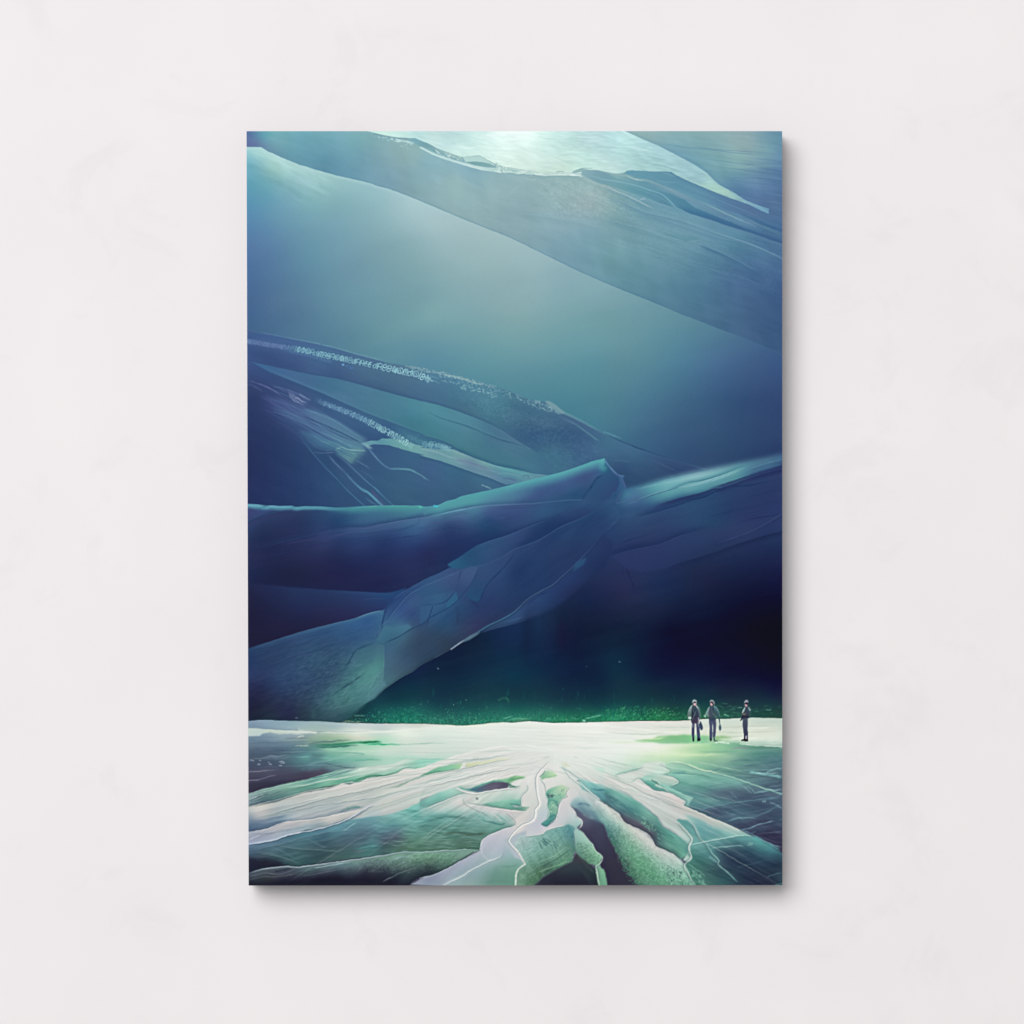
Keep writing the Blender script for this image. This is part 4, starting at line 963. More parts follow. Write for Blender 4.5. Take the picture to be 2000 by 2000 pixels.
stroke('C1 1530,1430 1600,1320 1700,1200 1800,1110 1932,1040', 2.6, '72,108,155', .7, fade=(.2, .1))
edge('C1 1530,1430 1600,1320 1700,1200 1800,1110 1932,1040', -1, 8, '38,62,118', .5, fade=(.2, .1))
stroke('C1 1430,1580 1480,1460 1560,1400', 2, '82,122,158', .6, fade=(.2, .2))
layer('C1 1510,1450 1620,1480 1750,1440 1800,1480 1700,1550 1500,1650 1420,1620 1460,1530', '''C1 1500,1550:62,110,138 1700,1480:68,115,146 1600,1580:55,98,130''', .75, soft=1.4)
stroke('C1 1510,1640 1650,1580 1780,1500 1932,1430 C2 100,1380', 2.4, '34,62,98', .8, fade=(.1, .1))
layer('C1 1640,1730 1720,1640 1850,1560 1932,1520 C2 100,1500 200,1600 100,1740 D2 0,-20 C1 1800,1830 1700,1850', '48,66,96', .35, soft=8)
# lower roll edge
UR = layer('C2 620,1532 760,1490 1000,1430 1180,1370 1300,1330 1450,1250 1600,1130 1800,950 1932,850 C3 60,720 100,600 0,500 C2 1850,590 1750,700 1600,850 1500,940 1400,1030 1280,1095 1180,1150 1100,1215 1000,1310 860,1395 720,1460',
'''C2 800,1450:48,72,112 1000,1390:48,75,124 1150,1300:46,68,118 1300,1220:39,62,112 1500,1080:37,52,104 1700,900:36,52,102 1850,700:38,53,105 1600,1000:38,54,106 1900,820:32,46,95 1300,1310:34,52,98 1600,1100:36,44,92''', soft=2.5)
stroke('C2 600,1545 760,1492 1000,1432 1180,1372', 2, '62,85,130', .6, fade=(.2, .3), soft=1)
EDGE_ = 'C2 320,1712 480,1602 620,1520 720,1460 860,1395 1000,1310 1100,1215 1180,1150 1280,1095 1400,1030 1500,940 1600,850 1750,700 1850,590 1932,480 C3 50,440'
stroke(EDGE_, 2.6, '105,135,162', .8, '50,72,124', fade=(.02, .2), soft=.8)
stroke('C2 560,1560 720,1462 860,1397 1000,1312 1080,1235', 2.2, '62,140,172', .8, '70,120,165', fade=(.2, .2), soft=.8)
stroke('C2 320,1712 400,1655 480,1602', 2.6, '158,178,192', .8, fade=(.05, .3))
edge(EDGE_, 1, 5, '28,44,86', .55, fade=(.2, .1))
layer('C2 430,1640 520,1570 640,1520 600,1560 520,1610', '92,125,145', .8, soft=.8)
layer('C2 1640,790 1750,745 1720,820 1600,890', '45,90,132', .6, soft=1.5)
stroke('C2 1100,1260 1200,1180 1300,1120 1400,1100', 3, '30,46,100', .6, fade=(.2, .3), soft=1.2)
stroke('C2 900,1420 1050,1380 1100,1330', 3, '62,90,136', .5, fade=(.3, .3), soft=1.5)
edge('C2 150,1800 D2 50,-30 0,0 D1 1800,62 1700,112 1580,192 1500,250 1440,310 1400,350 1330,390 1260,440 1200,490 1150,535', 1, 3, '12,26,52', .6, '28,70,75', sm=3)
stroke('C2 320,1712 150,1800 D2 50,-30 0,0 D1 1800,62 1700,112 1580,192 1500,250 1440,310 1400,350 1330,390', 1.8, '78,100,118', .5, '105,150,152', fade=(.1, .2))
# cave shafts and star points
for x, a in ((1130, .35), (1500, .4), (1650, .3)):
    stroke('C2 %d,1180 %d,1500 %d,1900' % (x + 20, x, x - 10), 24, '18,22,54', a * .8, soft=12, fade=(.3, .3))
stroke('C2 1500,1330 1480,1550 1500,1750', 10, '36,26,62', .25, soft=5, fade=(.3, .3))
stroke('C2 183,1907 195,1912', 1.6, '140,160,182', .85)
stroke('C2 1745,1885 1750,1890', 1.3, '85,110,142', .7)
stroke('C3 157,1838 168,1841', 1.8, '90,120,160', .8)
layer('D1 1450,330 1932,160 D2 600,180 1932,150 D3 900,200 1100,330 500,400 0,400 D2 1000,400 0,410 D1 1500,420', '19,44,64', .42, soft=10)
# green glow of growth at the cave mouth
GG = region('D1 1150,560 1300,450 1450,400 1932,330 D2 400,380 900,330 1932,400 D3 400,420 800,470 1000,540 800,590 0,600 D2 1900,600 1150,590 880,600 480,635 0,620 D1 1500,615 1050,600', 4)
wt = np.clip((YY - (1385 - Y0)) / 26.0, 0.03, 1) ** 1.2
specks(GG, 1700, (.8, 1.4), '22,130,105 40,155,118 22,100,86 14,62,66 52,165,128 30,118,98', (.12, .5), ang=None, ln=(1, 3.2), seed=121, weight=wt)
texture(GG * np.clip(wt, 0, 1), lattice(XX / 2.2, YY / 2.2, 702), 20, (.5, 1.1, .8))
wt2 = np.clip((YY - (1393 - Y0)) / 18.0, 0.0, 1) ** 2 * .97 + .03
specks(GG, 620, (.7, 1.2), '112,200,158 90,190,150 150,212,170 60,170,140 40,100,58 24,76,62', (.2, .65), ang=None, ln=(1, 2.6), seed=122, weight=wt2)
G3 = region('D3 0,430 400,430 780,450 850,520 700,580 0,590', 3)
specks(G3, 330, (.8, 1.4), '52,165,108 80,185,122 30,125,84 105,190,138 22,76,54', (.25, .65), ang=-35, ln=(1, 4), seed=123)
G1 = region('D1 1350,520 1500,450 1932,430 1932,580 1500,590', 3)
specks(G1, 190, (.8, 1.4), '50,145,118 36,118,100 80,168,142 18,66,70', (.2, .45), ang=25, ln=(1.5, 5), seed=124)
specks(region('D3 1150,400 1850,420 1850,540 1150,550', 5), 60, (1, 1.6), '45,110,95 60,120,90 30,60,60 80,140,110', (.2, .6), ang=0, ln=(3, 9), seed=125)
for q in range(60):
    x = RNG.uniform(835, 1340)
    y = RNG.uniform(1340, 1395)
    stroke([(x - X0, y - Y0), (x - X0 + RNG.uniform(-2, 2), y - Y0 + RNG.uniform(8, 24))], RNG.uniform(1.5, 4), '24,112,100', RNG.uniform(.05, .22), sm=0, soft=1.5, fade=(.4, .2))
stroke('D2 830,360 880,340 920,350 930,385', 4, '52,120,90', .5, soft=2)
for s, a in (('D2 870,560 930,540 980,525', .6), ('D2 900,580 1000,555 1150,560', .5), ('D2 1720,560 1850,530 1920,510', .8), ('D3 1250,510 1310,530', 1.0), ('D3 1395,440 1450,440', .6), ('D3 1695,462 1755,464', .6), ('D1 1180,525 1310,525', .5)):
    stroke(s, 2.6, '130,210,180', a * .8, soft=1, fade=(.2, .2))
stroke('D2 1715,575 1725,580', 4, '170,235,205', .9)
layer('D2 930,590 1050,565 1180,570 1150,600 1000,605', '120,160,115', .5, soft=2)
stroke('D1 1050,590 1150,585 1200,595 1280,585', 3, '190,200,170', .6, soft=1, fade=(.2, .2))

# finer creases on the folds
for s, c, a in (('C1 150,760 500,690 900,590 1250,540', '50,56,108', .5), ('C1 300,560 520,520 760,470', '50,62,116', .5), ('C1 900,480 1200,450 1500,420 1800,360', '96,116,168', .5), ('C1 1000,560 1400,480 1800,420', '62,84,136', .45),
                ('C2 60,420 300,390 560,350 760,340', '80,108,150', .4), ('C2 100,360 350,300 600,270', '96,138,172', .45), ('C2 600,230 900,215 1250,205 1500,180', '84,104,156', .45), ('C2 700,620 850,570 1000,530 1180,450', '66,98,146', .5),
                ('C2 420,770 560,690 700,640 860,600', '58,94,140', .45), ('C2 1150,620 1350,530 1520,440 1700,360', '60,88,138', .45), ('C2 850,1180 1000,1060 1150,960', '50,76,126', .4), ('C2 1250,1000 1400,900 1550,780 1650,660', '52,76,128', .4),
                ('C2 250,1500 450,1420 640,1330', '62,86,128', .4), ('C2 150,1600 400,1500 560,1440', '66,88,122', .4), ('C1 1560,1380 1650,1270 1760,1170 1880,1110', '82,118,164', .5), ('C1 1600,1440 1720,1330 1850,1240', '72,106,152', .4),
                ('C1 300,1660 600,1580 900,1510 1200,1430', '62,98,142', .4), ('C1 200,1780 500,1690 800,1640 1100,1560', '58,88,128', .4), ('C1 700,1760 950,1680 1200,1620', '60,96,130', .4), ('C3 350,560 560,530 760,460 900,420', '54,74,126', .4),
                ('C3 950,620 1150,540 1400,440 1700,350', '60,78,128', .45), ('C3 500,260 800,170 1050,130 1300,80', '60,92,140', .45), ('C3 300,400 600,350 900,290 1200,220', '58,84,134', .35), ('C3 1300,330 1600,280 1880,210', '58,74,126', .4)):
    stroke(s, 1.4, c, a, fade=(.25, .25), soft=.6)
    stroke(s, 5, '24,38,84', a * .35, fade=(.3, .3), soft=2.2)
stroke('C2 60,780 90,860 180,890', 2, '48,52,110', .4, fade=(.3, .3))

# sheets of the right-hand roll
layer('C3 60,722 200,687 360,652 540,617 660,577 800,517 950,472 1150,440 1400,400 1860,290 1900,460 1700,512 1400,600 1150,690 950,757 640,862 400,900 250,870', '''C3 300,780:44,54,108 600,720:43,55,107 800,640:42,57,107 1000,560:44,60,110 1300,500:46,58,108 1600,420:45,57,107 1850,380:44,57,108 1700,470:38,52,102 1200,640:38,50,98 900,740:37,50,98''', .75, soft=2.2)
edge('C3 60,720 200,685 360,650 540,615 660,575 800,515 950,470 1150,430', -1, 13, '30,44,92', .6, fade=(.1, .35))
stroke('C3 100,712 200,689 360,654 540,619 660,579 800,519 920,478', 1.5, '62,78,132', .5, fade=(.2, .2))
edge('C3 560,870 640,862 800,802 950,757 1150,692 1400,602 1700,512 1900,460', 1, 16, '26,36,78', .6, fade=(.25, 0))
stroke('C3 1150,608 1350,543 1500,488 1700,388 1890,275', 1.6, '68,80,134', .7, fade=(.3, 0))
edge('C3 1000,650 1150,610 1350,545 1500,490 1700,390 1890,278', 1, 9, '38,48,98', .5, fade=(.3, 0))
edge('C3 1100,325 1250,285 1400,232 1600,190 1890,140', 1, 12, '36,54,104', .5, fade=(.3, .1))
edge('B3 660,1934 850,1852 1000,1822 1200,1767 1400,1692 1600,1627', -1, 8, '66,128,148', .55, fade=(.1, .2))
edge('B3 1080,1900 1250,1850 1400,1800 1600,1735 1880,1655', 1, 14, '40,50,104', .8, fade=(.2, 0))
stroke('B3 900,1880 1100,1830 1300,1760 1500,1680', 1.6, '150,205,208', .6, fade=(.25, .3), soft=.6)
stroke('B3 300,1915 600,1850 900,1790 1150,1735', 2, '150,200,205', .35, fade=(.2, .3), soft=1)
# ================================================================ floor of snow and ice
FTOP = 'D1 40,582 80,580 180,572 300,569 400,576 500,578 700,582 800,580 1000,596 1200,602 1500,609 1932,611 D2 200,620 380,628 480,631 600,622 700,610 800,602 880,595 960,599 1150,582 1250,590 1400,602 1932,590 D3 400,582 800,580 1050,560 1300,558 1550,545 1850,552 1932,552'
FLOOR = layer(FTOP + ' E3 1932,1900 E1 40,1900', '''D1 120,610:128,150,172 500,630:140,168,178 1000,650:165,188,188 1500,660:190,206,202 1900,630:205,214,205 500,700:178,198,195 1200,700:222,230,218 1700,690:230,238,226
300,780:115,140,158 120,830:100,122,142 700,760:150,170,162 1000,760:165,195,168 1300,770:198,215,198 1700,770:215,228,215 500,820:105,132,148 800,800:112,152,145 1000,820:90,155,135 1400,800:150,212,180 1800,860:205,222,210
120,900:76,96,122 400,900:78,102,125 700,900:80,128,136 900,890:112,170,152 1200,900:165,212,185 1500,900:200,222,206 1900,930:208,222,212 120,980:72,88,112 500,980:74,108,124 700,950:90,150,150 900,1000:88,150,145 1100,980:120,185,165
1400,980:150,205,182 1700,980:165,215,192 1932,1000:150,215,190 120,1060:66,76,104 400,1060:68,80,108 700,1040:76,122,130 900,1060:78,112,122 1100,1050:100,150,150 1300,1040:150,200,178 1600,1060:172,212,195
120,1130:74,76,102 300,1110:80,84,110 500,1110:74,80,104 600,1130:68,74,98 800,1090:80,90,110 120,1240:62,58,84 300,1200:60,60,86 500,1200:64,62,88 700,1150:72,66,88 120,1310:58,56,80 350,1260:58,58,82
D2 100,650:222,232,222 600,660:228,236,226 1000,640:226,234,226 1500,640:232,236,228 1900,640:236,240,232 100,760:208,224,214 600,740:220,230,222 1000,760:222,230,223 1500,760:228,234,226 1900,760:232,238,230 100,900:206,222,210 600,880:214,224,216
1000,900:222,230,222 1500,900:228,233,225 1900,900:230,238,229 600,980:216,222,216 1000,1000:218,226,219 1500,1000:222,230,222 1200,950:222,230,223 1300,1120:224,227,221 1500,1130:222,226,220 1450,1240:214,219,212 1620,1280:208,213,207 1700,1150:216,224,218 1830,1180:212,222,216 1500,1060:224,230,223 1250,1300:214,218,212 1150,1250:214,218,212 1600,1200:214,221,215 1750,1260:205,214,208 1640,1380:190,203,202 1000,1130:220,224,219
D3 100,640:228,232,225 600,640:226,230,222 1200,610:205,218,206 1750,590:196,214,200 1750,640:212,222,208 100,720:230,236,228 500,700:226,234,222 1100,680:222,226,212 1700,700:218,226,212 1500,780:215,228,212 1800,800:212,228,215
100,860:232,240,232 500,860:236,240,230 800,850:212,232,200 100,960:224,236,226 500,960:205,232,195 800,930:210,238,190 1100,850:160,212,160 1000,900:185,225,170 1300,900:130,188,152 1300,950:150,195,165 1600,900:92,152,138 1840,890:90,142,134
1100,1000:135,190,155 1400,1000:105,160,145 1840,960:82,132,138 1600,1050:92,138,138 1840,1050:78,118,130 900,1000:150,205,165
E3 1400,600:92,142,138 1700,600:85,122,135 1840,680:72,98,118 900,560:140,200,170 700,600:130,196,172 1000,680:105,170,158 800,750:95,160,152 1000,800:85,140,140 1300,700:100,158,150 1500,700:92,136,140 1200,780:82,118,130 1450,800:76,98,122
1700,780:76,100,124 1100,860:88,140,142 1300,900:74,108,126 1000,920:72,120,132 1500,880:66,86,114 1800,900:68,92,118 1200,980:64,84,112 1100,1030:72,90,116 1400,1000:72,108,128 1700,980:62,80,110 1300,1080:70,98,122 1500,1060:66,90,116
1700,1100:56,62,94 1840,1100:60,82,110 1500,1150:58,66,98 1700,1220:54,52,86 1840,1280:52,50,84 1600,1180:62,80,108''', ay=2.6)
texture(FLOOR, streak(2, 120, 3.5, 131, 3, wob=2) * np.clip((1500 - Y0 - YY) / 60, 0, 1), 6)
edge(FTOP.replace('40,582 ', ''), -1, 4, '30,62,72', .45, sm=2)
stroke('D2 200,620 380,628 480,631 600,622 700,610 800,602 880,595 960,599', 2, '230,240,215', .8, sm=2, fade=(.1, .1))
stroke('D1 1500,612 1932,614 D2 200,622', 2.2, '222,215,205', .6, sm=2)
# far snow strip
layer('D1 40,650 80,648 200,655 350,670 600,680 800,692 790,712 600,716 400,718 300,700 240,712 200,738 40,742', '''D1 100,680:196,212,204 300,690:195,212,196 200,725:188,205,205 500,700:200,214,206 750,705:222,228,218''', .95, soft=.9)
layer('D1 300,712 500,720 800,715 700,760 640,740 560,755 480,750 380,735', '122,146,165', .55, soft=2)
stroke('D1 600,748 650,738 660,745', 3, '212,220,205', .8)
stroke('D1 800,700 1000,696 1300,694 1600,690 1932,655 D2 300,650', 4, '235,240,230', .75, soft=1.4, fade=(.1, .3))
stroke('D1 650,680 800,690 1100,692 1400,688', 2, '125,150,155', .55, fade=(.2, .3))
stroke('D1 80,650 300,662 600,678', 1.6, '95,115,140', .5)
stroke('D1 480,665 500,650 520,658', 3, '160,190,200', .7)
edge('D1 80,655 200,658 350,672 600,682', -1, 9, '105,128,155', .35)
layer('D1 700,750 1000,735 1200,760 1100,800 850,815 680,820', '152,178,152', .5, soft=4)
stroke('D1 1050,745 1300,760 1500,765', 5, '215,208,192', .5, soft=2.5, fade=(.3, .3))
stroke('D1 690,825 850,800 1000,790 1170,778', 3, '88,120,115', .8, soft=1.2, fade=(.2, .3))
stroke('D1 700,838 900,832 1050,825 1240,808 1350,800 1490,803', 4.6, '52,112,92', .9, soft=1.2, fade=(.25, .15), col2='45,150,105')
stroke('D1 1240,808 1350,800 1490,803', 2.6, '25,110,75', .8, fade=(.2, .3))
stroke('D1 1050,828 1300,820 1450,822', 2, '165,235,200', .7, fade=(.3, .3))
stroke('D1 1250,822 1450,825 1600,828 1700,828', 3.2, '35,165,115', .85, fade=(.3, .4), soft=1)
stroke('D1 1600,830 1750,826 1932,816 D2 300,812', 2, '130,180,160', .6, fade=(.2, .4))
stroke('D1 780,858 900,858 1050,848 1250,830', 3, '48,108,100', .8, fade=(.2, .3))
stroke('D1 560,848 640,838 720,832', 2.4, '175,195,175', .8, fade=(.2, .1))
stroke('D1 820,880 1000,878 1150,885', 5, '165,222,185', .6, soft=2, fade=(.3, .3))
stroke('D1 1000,925 1150,915 1300,928 1240,940', 2.4, '95,160,150', .6, fade=(.2, .2))
stroke('D1 560,960 700,958 900,965 1050,968', 3, '115,190,175', .7, soft=1, fade=(.2, .3))
stroke('D1 680,1050 850,1005 1050,965 1250,940 1400,935', 3, '138,192,180', .8, soft=1, fade=(.1, .3))
layer('D1 850,985 1050,975 1250,945 1500,985 1200,1020 1000,1010', '100,175,158', .45, soft=3)
stroke('D1 1150,1000 1350,990 1490,990', 3, '92,178,150', .7, fade=(.2, .3))
layer('D1 750,930 900,935 820,985 720,990', '60,85,108', .5, soft=3)
layer('D1 630,1080 700,1010 900,1000 1080,1065 1200,1075 1050,1100 950,1110 850,1060 760,1080 700,1120 640,1110', '''D1 700,1050:85,130,142 900,1030:88,130,140 1050,1070:105,150,150 680,1100:72,105,122''', .7, soft=2)
stroke('D1 1000,1050 1100,1068 1210,1072', 2.6, '70,110,112', .7, fade=(.3, .1))
stroke('D1 850,1015 950,1035 1060,1062', 2.2, '62,98,112', .6, fade=(.3, .2))
layer('D1 640,1150 690,1075 710,1110 680,1170', '72,62,86', .5, soft=3)
layer('D1 80,1120 350,1095 620,1125 900,1085 970,1110 700,1170 450,1190 200,1170 80,1180', '68,66,94', .3, soft=4)
stroke('D1 60,1115 180,1110 300,1095 420,1080', 2.4, '118,118,142', .8, fade=(0, .4))
stroke('D1 60,1215 200,1190 330,1155 385,1150', 2.4, '112,105,138', .85, fade=(0, .1))
for i in range(34):
    y = RNG.uniform(745, 1010)
    x = RNG.uniform(0, 500)
    l = RNG.uniform(150, 520)
    stroke('D1 %f,%f %f,%f %f,%f' % (max(60, x), y, x + l / 2, y - 6, x + l, y - RNG.uniform(0, 14)), RNG.uniform(1.2, 3.2), ['130,152,172', '66,84,112', '95,120,142'][i % 3], RNG.uniform(.15, .5), fade=(.3, .4), soft=1)
for s in ('190,995 215,998', '285,1012 300,1018', '290,1030 330,1036', '400,1008 440,1004 465,1015', '420,1020 470,1018', '395,1045 440,1050', '90,990 140,1005', '170,1035 210,1040'):
    stroke('D1 ' + s, 2.6, '150,165,188', .75, soft=.9, fade=(.2, .2))
# ---- left: long bands of snow, from far to near
B1_ = layer('D1 40,1350 80,1340 250,1290 450,1245 560,1215 700,1190 900,1130 1000,1100 1250,1075 1400,1065 1600,1030 1760,975 1850,980 1932,975 D2 230,985 0,1080 D1 1880,1060 1760,1075 1700,1085 1640,1140 1530,1160 1300,1200 1180,1230 1030,1245 850,1300 650,1330 520,1380 350,1425 200,1450 40,1490',
'''D1 120,1370:138,165,168 300,1310:125,168,158 250,1400:80,112,120 450,1280:135,185,165 450,1380:82,118,122 600,1250:120,178,158 700,1300:100,155,140 800,1200:105,172,155 900,1230:135,198,172 1000,1150:118,175,158 1000,1220:115,182,155
1200,1150:165,210,190 1200,1190:110,188,160 1300,1110:190,218,204 1500,1090:205,222,210 1650,1050:200,220,208 1400,1170:120,185,160 1600,1120:135,198,172 1800,1010:165,215,192 1850,1030:140,212,185 1500,1130:150,205,182
D2 100,1030:150,215,195 200,1000:165,220,200''', soft=.7)
texture(B1_, streak(-15, 70, 3.2, 141, 3, wob=2), 16)
for s, w, c, a in (('D1 80,1360 250,1320 450,1265 620,1240', 2.4, '170,200,190', .7), ('D1 460,1285 700,1245 900,1200 1050,1180 1250,1140 1500,1090 1750,985', 3, '205,225,212', .8), ('D1 700,1200 900,1150 1100,1110 1250,1080', 2.2, '62,120,120', .75),
                   ('D1 640,1240 800,1195 1000,1140 1200,1100', 2, '82,140,138', .6), ('D1 80,1430 200,1370 300,1345', 2.2, '62,88,100', .8), ('D1 100,1400 200,1360 260,1350', 2, '180,200,198', .6), ('D1 90,1440 200,1400 350,1340 450,1310', 2, '65,98,105', .6),
                   ('D1 1160,1225 1250,1190 1350,1160 1500,1150 1600,1140 1690,1095', 3.4, '70,140,112', .85), ('D1 1180,1225 1300,1185 1330,1165', 5, '85,160,130', .5), ('D1 1560,1150 1640,1135 1700,1085', 2.2, '120,165,145', .6),
                   ('D1 620,1340 800,1290 1030,1245', 2.6, '85,95,92', .85), ('D1 300,1400 600,1330 800,1275', 4, '72,120,112', .5), ('D1 1700,1085 1800,1080 1900,1062', 2, '112,182,150', .6), ('D1 80,1470 200,1435 350,1400', 4, '70,92,108', .6)):
    stroke(s, w, c, a, fade=(.15, .2), soft=.9)
_clip = np.clip((1105 - X0 - XX + np.clip((YY + Y0 - 1500) * 2, 0, 400)) / 60.0, 0, 1).astype(np.float32)
B2_ = layer('D1 40,1490 80,1480 200,1452 350,1428 520,1382 650,1332 850,1302 1030,1248 1070,1235 1140,1250 1200,1232 1260,1205 1380,1175 1480,1165 1560,1150 1640,1130 1700,1085 1760,1080 1830,1085 1932,1060 D2 100,1035 250,985 420,930 600,895 850,845 1060,900 1400,900 1400,1100 1000,1200 400,1260 0,1400 D1 1700,1550 1450,1610 1250,1620 900,1680 620,1740 400,1800 200,1850 40,1880',
'''D1 120,1530:182,190,190 300,1500:185,190,188 600,1400:190,196,192 700,1350:192,196,190 900,1330:195,200,195 1100,1280:205,205,200 1300,1220:208,208,202 1500,1200:212,212,205 1700,1130:216,218,210 1900,1100:222,224,216 500,1480:175,190,190
800,1420:185,198,195 1000,1420:180,195,192 1200,1380:195,204,198 1500,1320:198,208,200 1800,1250:208,212,206 700,1520:168,182,188 1000,1500:168,182,188 1300,1440:180,192,190 200,1590:185,185,188 500,1600:150,172,185 150,1650:105,130,160 300,1650:128,150,170
400,1690:95,122,150 120,1720:72,95,128 250,1710:85,105,135 800,1590:172,182,185 1000,1580:182,188,188 600,1630:178,185,188 400,1740:170,178,188 1200,1530:195,196,192 1500,1430:190,200,192 1800,1350:200,208,200 1600,1500:198,205,198
D2 100,1050:216,222,212 600,930:216,222,214 900,870:222,228,220 300,1150:214,220,212 100,1250:210,212,206 600,1060:216,220,214 1000,1060:218,222,217 100,1360:192,208,200 800,1160:216,218,212''', soft=.6, clip=_clip)
texture(B2_ * _clip, streak(-13, 110, 3, 143, 3, wob=2), 10)
for s, w, c, a in (('D1 80,1640 150,1640 250,1625 350,1600 490,1560', 6, '98,125,155', .6), ('D1 80,1690 200,1680 350,1660 480,1638', 9, '88,115,145', .7), ('D1 80,1735 200,1720 330,1690 480,1640', 4, '60,72,98', .8), ('D1 80,1480 350,1430 650,1335 850,1304 1030,1250', 2, '105,125,125', .5),
                   ('D1 200,1600 400,1545 600,1490 800,1430 950,1400', 2.4, '138,158,160', .6), ('D1 250,1600 500,1540 750,1450 1000,1380', 2, '215,214,208', .5), ('D1 400,1490 650,1420 900,1380 1200,1330 1500,1280 1750,1210 1932,1150', 2.6, '212,210,200', .6),
                   ('D1 1020,1550 1100,1510 1200,1490 1300,1478', 4, '95,140,140', .85), ('D1 1100,1510 1180,1485 1250,1480', 6, '115,160,155', .6), ('D1 1300,1440 1450,1390 1550,1350', 2, '150,168,165', .5), ('D1 700,1530 900,1480 1150,1430 1400,1380', 2.4, '150,168,172', .5),
                   ('D1 1500,1300 1650,1260 1800,1195 1932,1150 D2 200,1095 420,1080', 3, '105,155,135', .8), ('D1 480,1450 700,1400 850,1350', 1.8, '150,160,158', .4), ('D1 80,1560 300,1510 500,1460', 2, '155,165,168', .4)):
    stroke(s, w, c, a, fade=(.2, .2), soft=.9 + w * .15)
# lens of green between bands (upper middle)
layer('D2 0,1155 100,1110 200,1065 330,1030 470,1020 430,1080 300,1095 150,1130 0,1165', '''D2 50,1145:92,165,130 200,1090:125,195,160 350,1060:140,205,165 430,1040:170,212,160''', soft=.9)
stroke('D2 0,1160 150,1122 300,1095 425,1080', 2.6, '75,138,108', .75, fade=(.05, .2))
layer('D2 480,1062 490,1020 620,1010 750,985 880,968 1000,966 850,1000 700,1020 620,1040 560,1058', '''D2 520,1040:206,214,172 700,1005:209,218,178 900,975:218,225,198''', soft=.9)
stroke('D2 470,1062 540,1056 620,1040', 2.2, '165,165,120', .6, fade=(.1, .2))
stroke('D2 428,1082 470,1020', 5, '222,226,218', .9, soft=1)
stroke('D2 560,970 610,962', 1.8, '180,190,175', .6)
stroke('D2 1280,970 1370,948', 1.8, '185,190,180', .7, fade=(.2, .2))
stroke('D2 1600,950 1680,968', 1.8, '185,192,185', .7, fade=(.2, .2))
layer('D2 1475,1015 1530,1020 1590,1055 1530,1060', '208,215,182', .7, soft=1.2)
for s in ('D2 420,935 600,895 850,845 960,875 1040,895', 'D2 1100,835 1200,848 1330,860 1400,900', 'D2 300,980 420,932', 'D2 1490,890 1560,930 1700,970'):
    stroke(s, 2.4, '234,238,232', .8, fade=(.1, .1))
for i in range(40):
    x, y = RNG.uniform(0, 1700), RNG.uniform(640, 880)
    l = RNG.uniform(150, 600)
    stroke('D2 %f,%f %f,%f %f,%f' % (x, y, x + l / 2, y - 4, x + l, y + 6), RNG.uniform(1.2, 3.5), ['238,242,236', '204,218,210'][i % 2], RNG.uniform(.15, .45), fade=(.4, .4), soft=1.2)
for i in range(26):
    x, y = RNG.uniform(0, 700), RNG.uniform(1110, 1260)
    l = RNG.uniform(200, 500)
    stroke('D2 %f,%f %f,%f %f,%f' % (x, y, x + l / 2, y - l * .1, x + l, y - l * .18), RNG.uniform(1, 2.4), ['228,230,224', '196,204,196'][i % 2], RNG.uniform(.15, .4), fade=(.4, .4))
stroke('D2 0,1160 300,1110 620,1040', 2, '190,205,190', .5)
stroke('D2 0,1285 300,1220 600,1150 900,1080', 2, '185,192,188', .6, fade=(.1, .3))
layer('D2 0,990 150,980 230,985 100,1035 0,1070', '''D2 60,1000:140,215,190 60,1045:160,222,198''', .7, soft=2)
# ---- second teal band and the ridge with the ripple line (left, lower)
T2 = layer('D1 40,1880 200,1852 400,1802 620,1742 900,1682 1180,1580 1260,1520 1400,1470 1600,1400 1932,1290 D2 0,1415 60,1490 200,1440 360,1370 480,1335 500,1430 620,1480 900,1550 1010,1640 1000,1660 E2 980,1140 700,1260 650,1300 630,1390 400,1400 0,1420 E1 1932,1420 1700,1415 1500,1450 1250,1490 950,1525 620,1570 470,1565 250,1590 40,1640',
'''E1 120,1370:88,115,145 300,1340:92,122,150 120,1450:66,92,115 300,1420:72,108,122 200,1490:48,58,80 120,1550:38,40,64 350,1550:40,46,66 500,1300:75,115,135 500,1400:66,100,112 700,1350:66,98,110 600,1500:62,102,108 450,1480:60,95,105 800,1450:56,85,95
700,1250:78,130,148 900,1250:70,108,128 900,1350:62,90,102 1000,1200:88,140,155 1100,1300:70,95,115 1100,1400:66,100,105 1200,1150:92,140,155 1000,1500:66,98,98 1300,1250:72,98,118 1500,1270:76,88,112 1650,1275:84,88,110 1300,1380:72,120,122
1200,1080:105,158,168 1400,1080:105,160,168 1500,1020:140,185,182 1600,1120:92,155,158 1500,1180:80,138,145 1700,1000:128,192,182 1800,1080:105,172,165 1800,950:112,190,178 1900,1000:105,180,172 1700,1250:88,130,128 1600,1350:80,122,112 1800,1320:92,138,118
1900,1200:92,150,140 1900,1380:78,120,105 1500,1420:66,96,100 1400,1330:78,135,138
E2 100,950:85,165,155 100,850:165,205,195 100,1050:92,160,152 300,1000:120,180,172 200,870:120,185,175 300,830:135,195,182 450,950:170,198,192 600,1000:155,195,188 800,1050:152,190,184 950,1080:178,200,196 400,1080:92,150,142 600,1120:98,155,146 800,1120:110,165,155
100,1150:88,148,140 300,1180:95,150,140 550,1180:98,152,142 200,1250:85,132,120 450,1260:80,122,108 600,1280:78,118,105 100,1330:85,130,112 400,1340:75,118,102 580,1350:70,112,98 750,1180:112,165,152 900,1130:120,172,162''', soft=.6)
texture(T2, streak(-8, 40, 3.2, 151, 3, wob=3), 13)
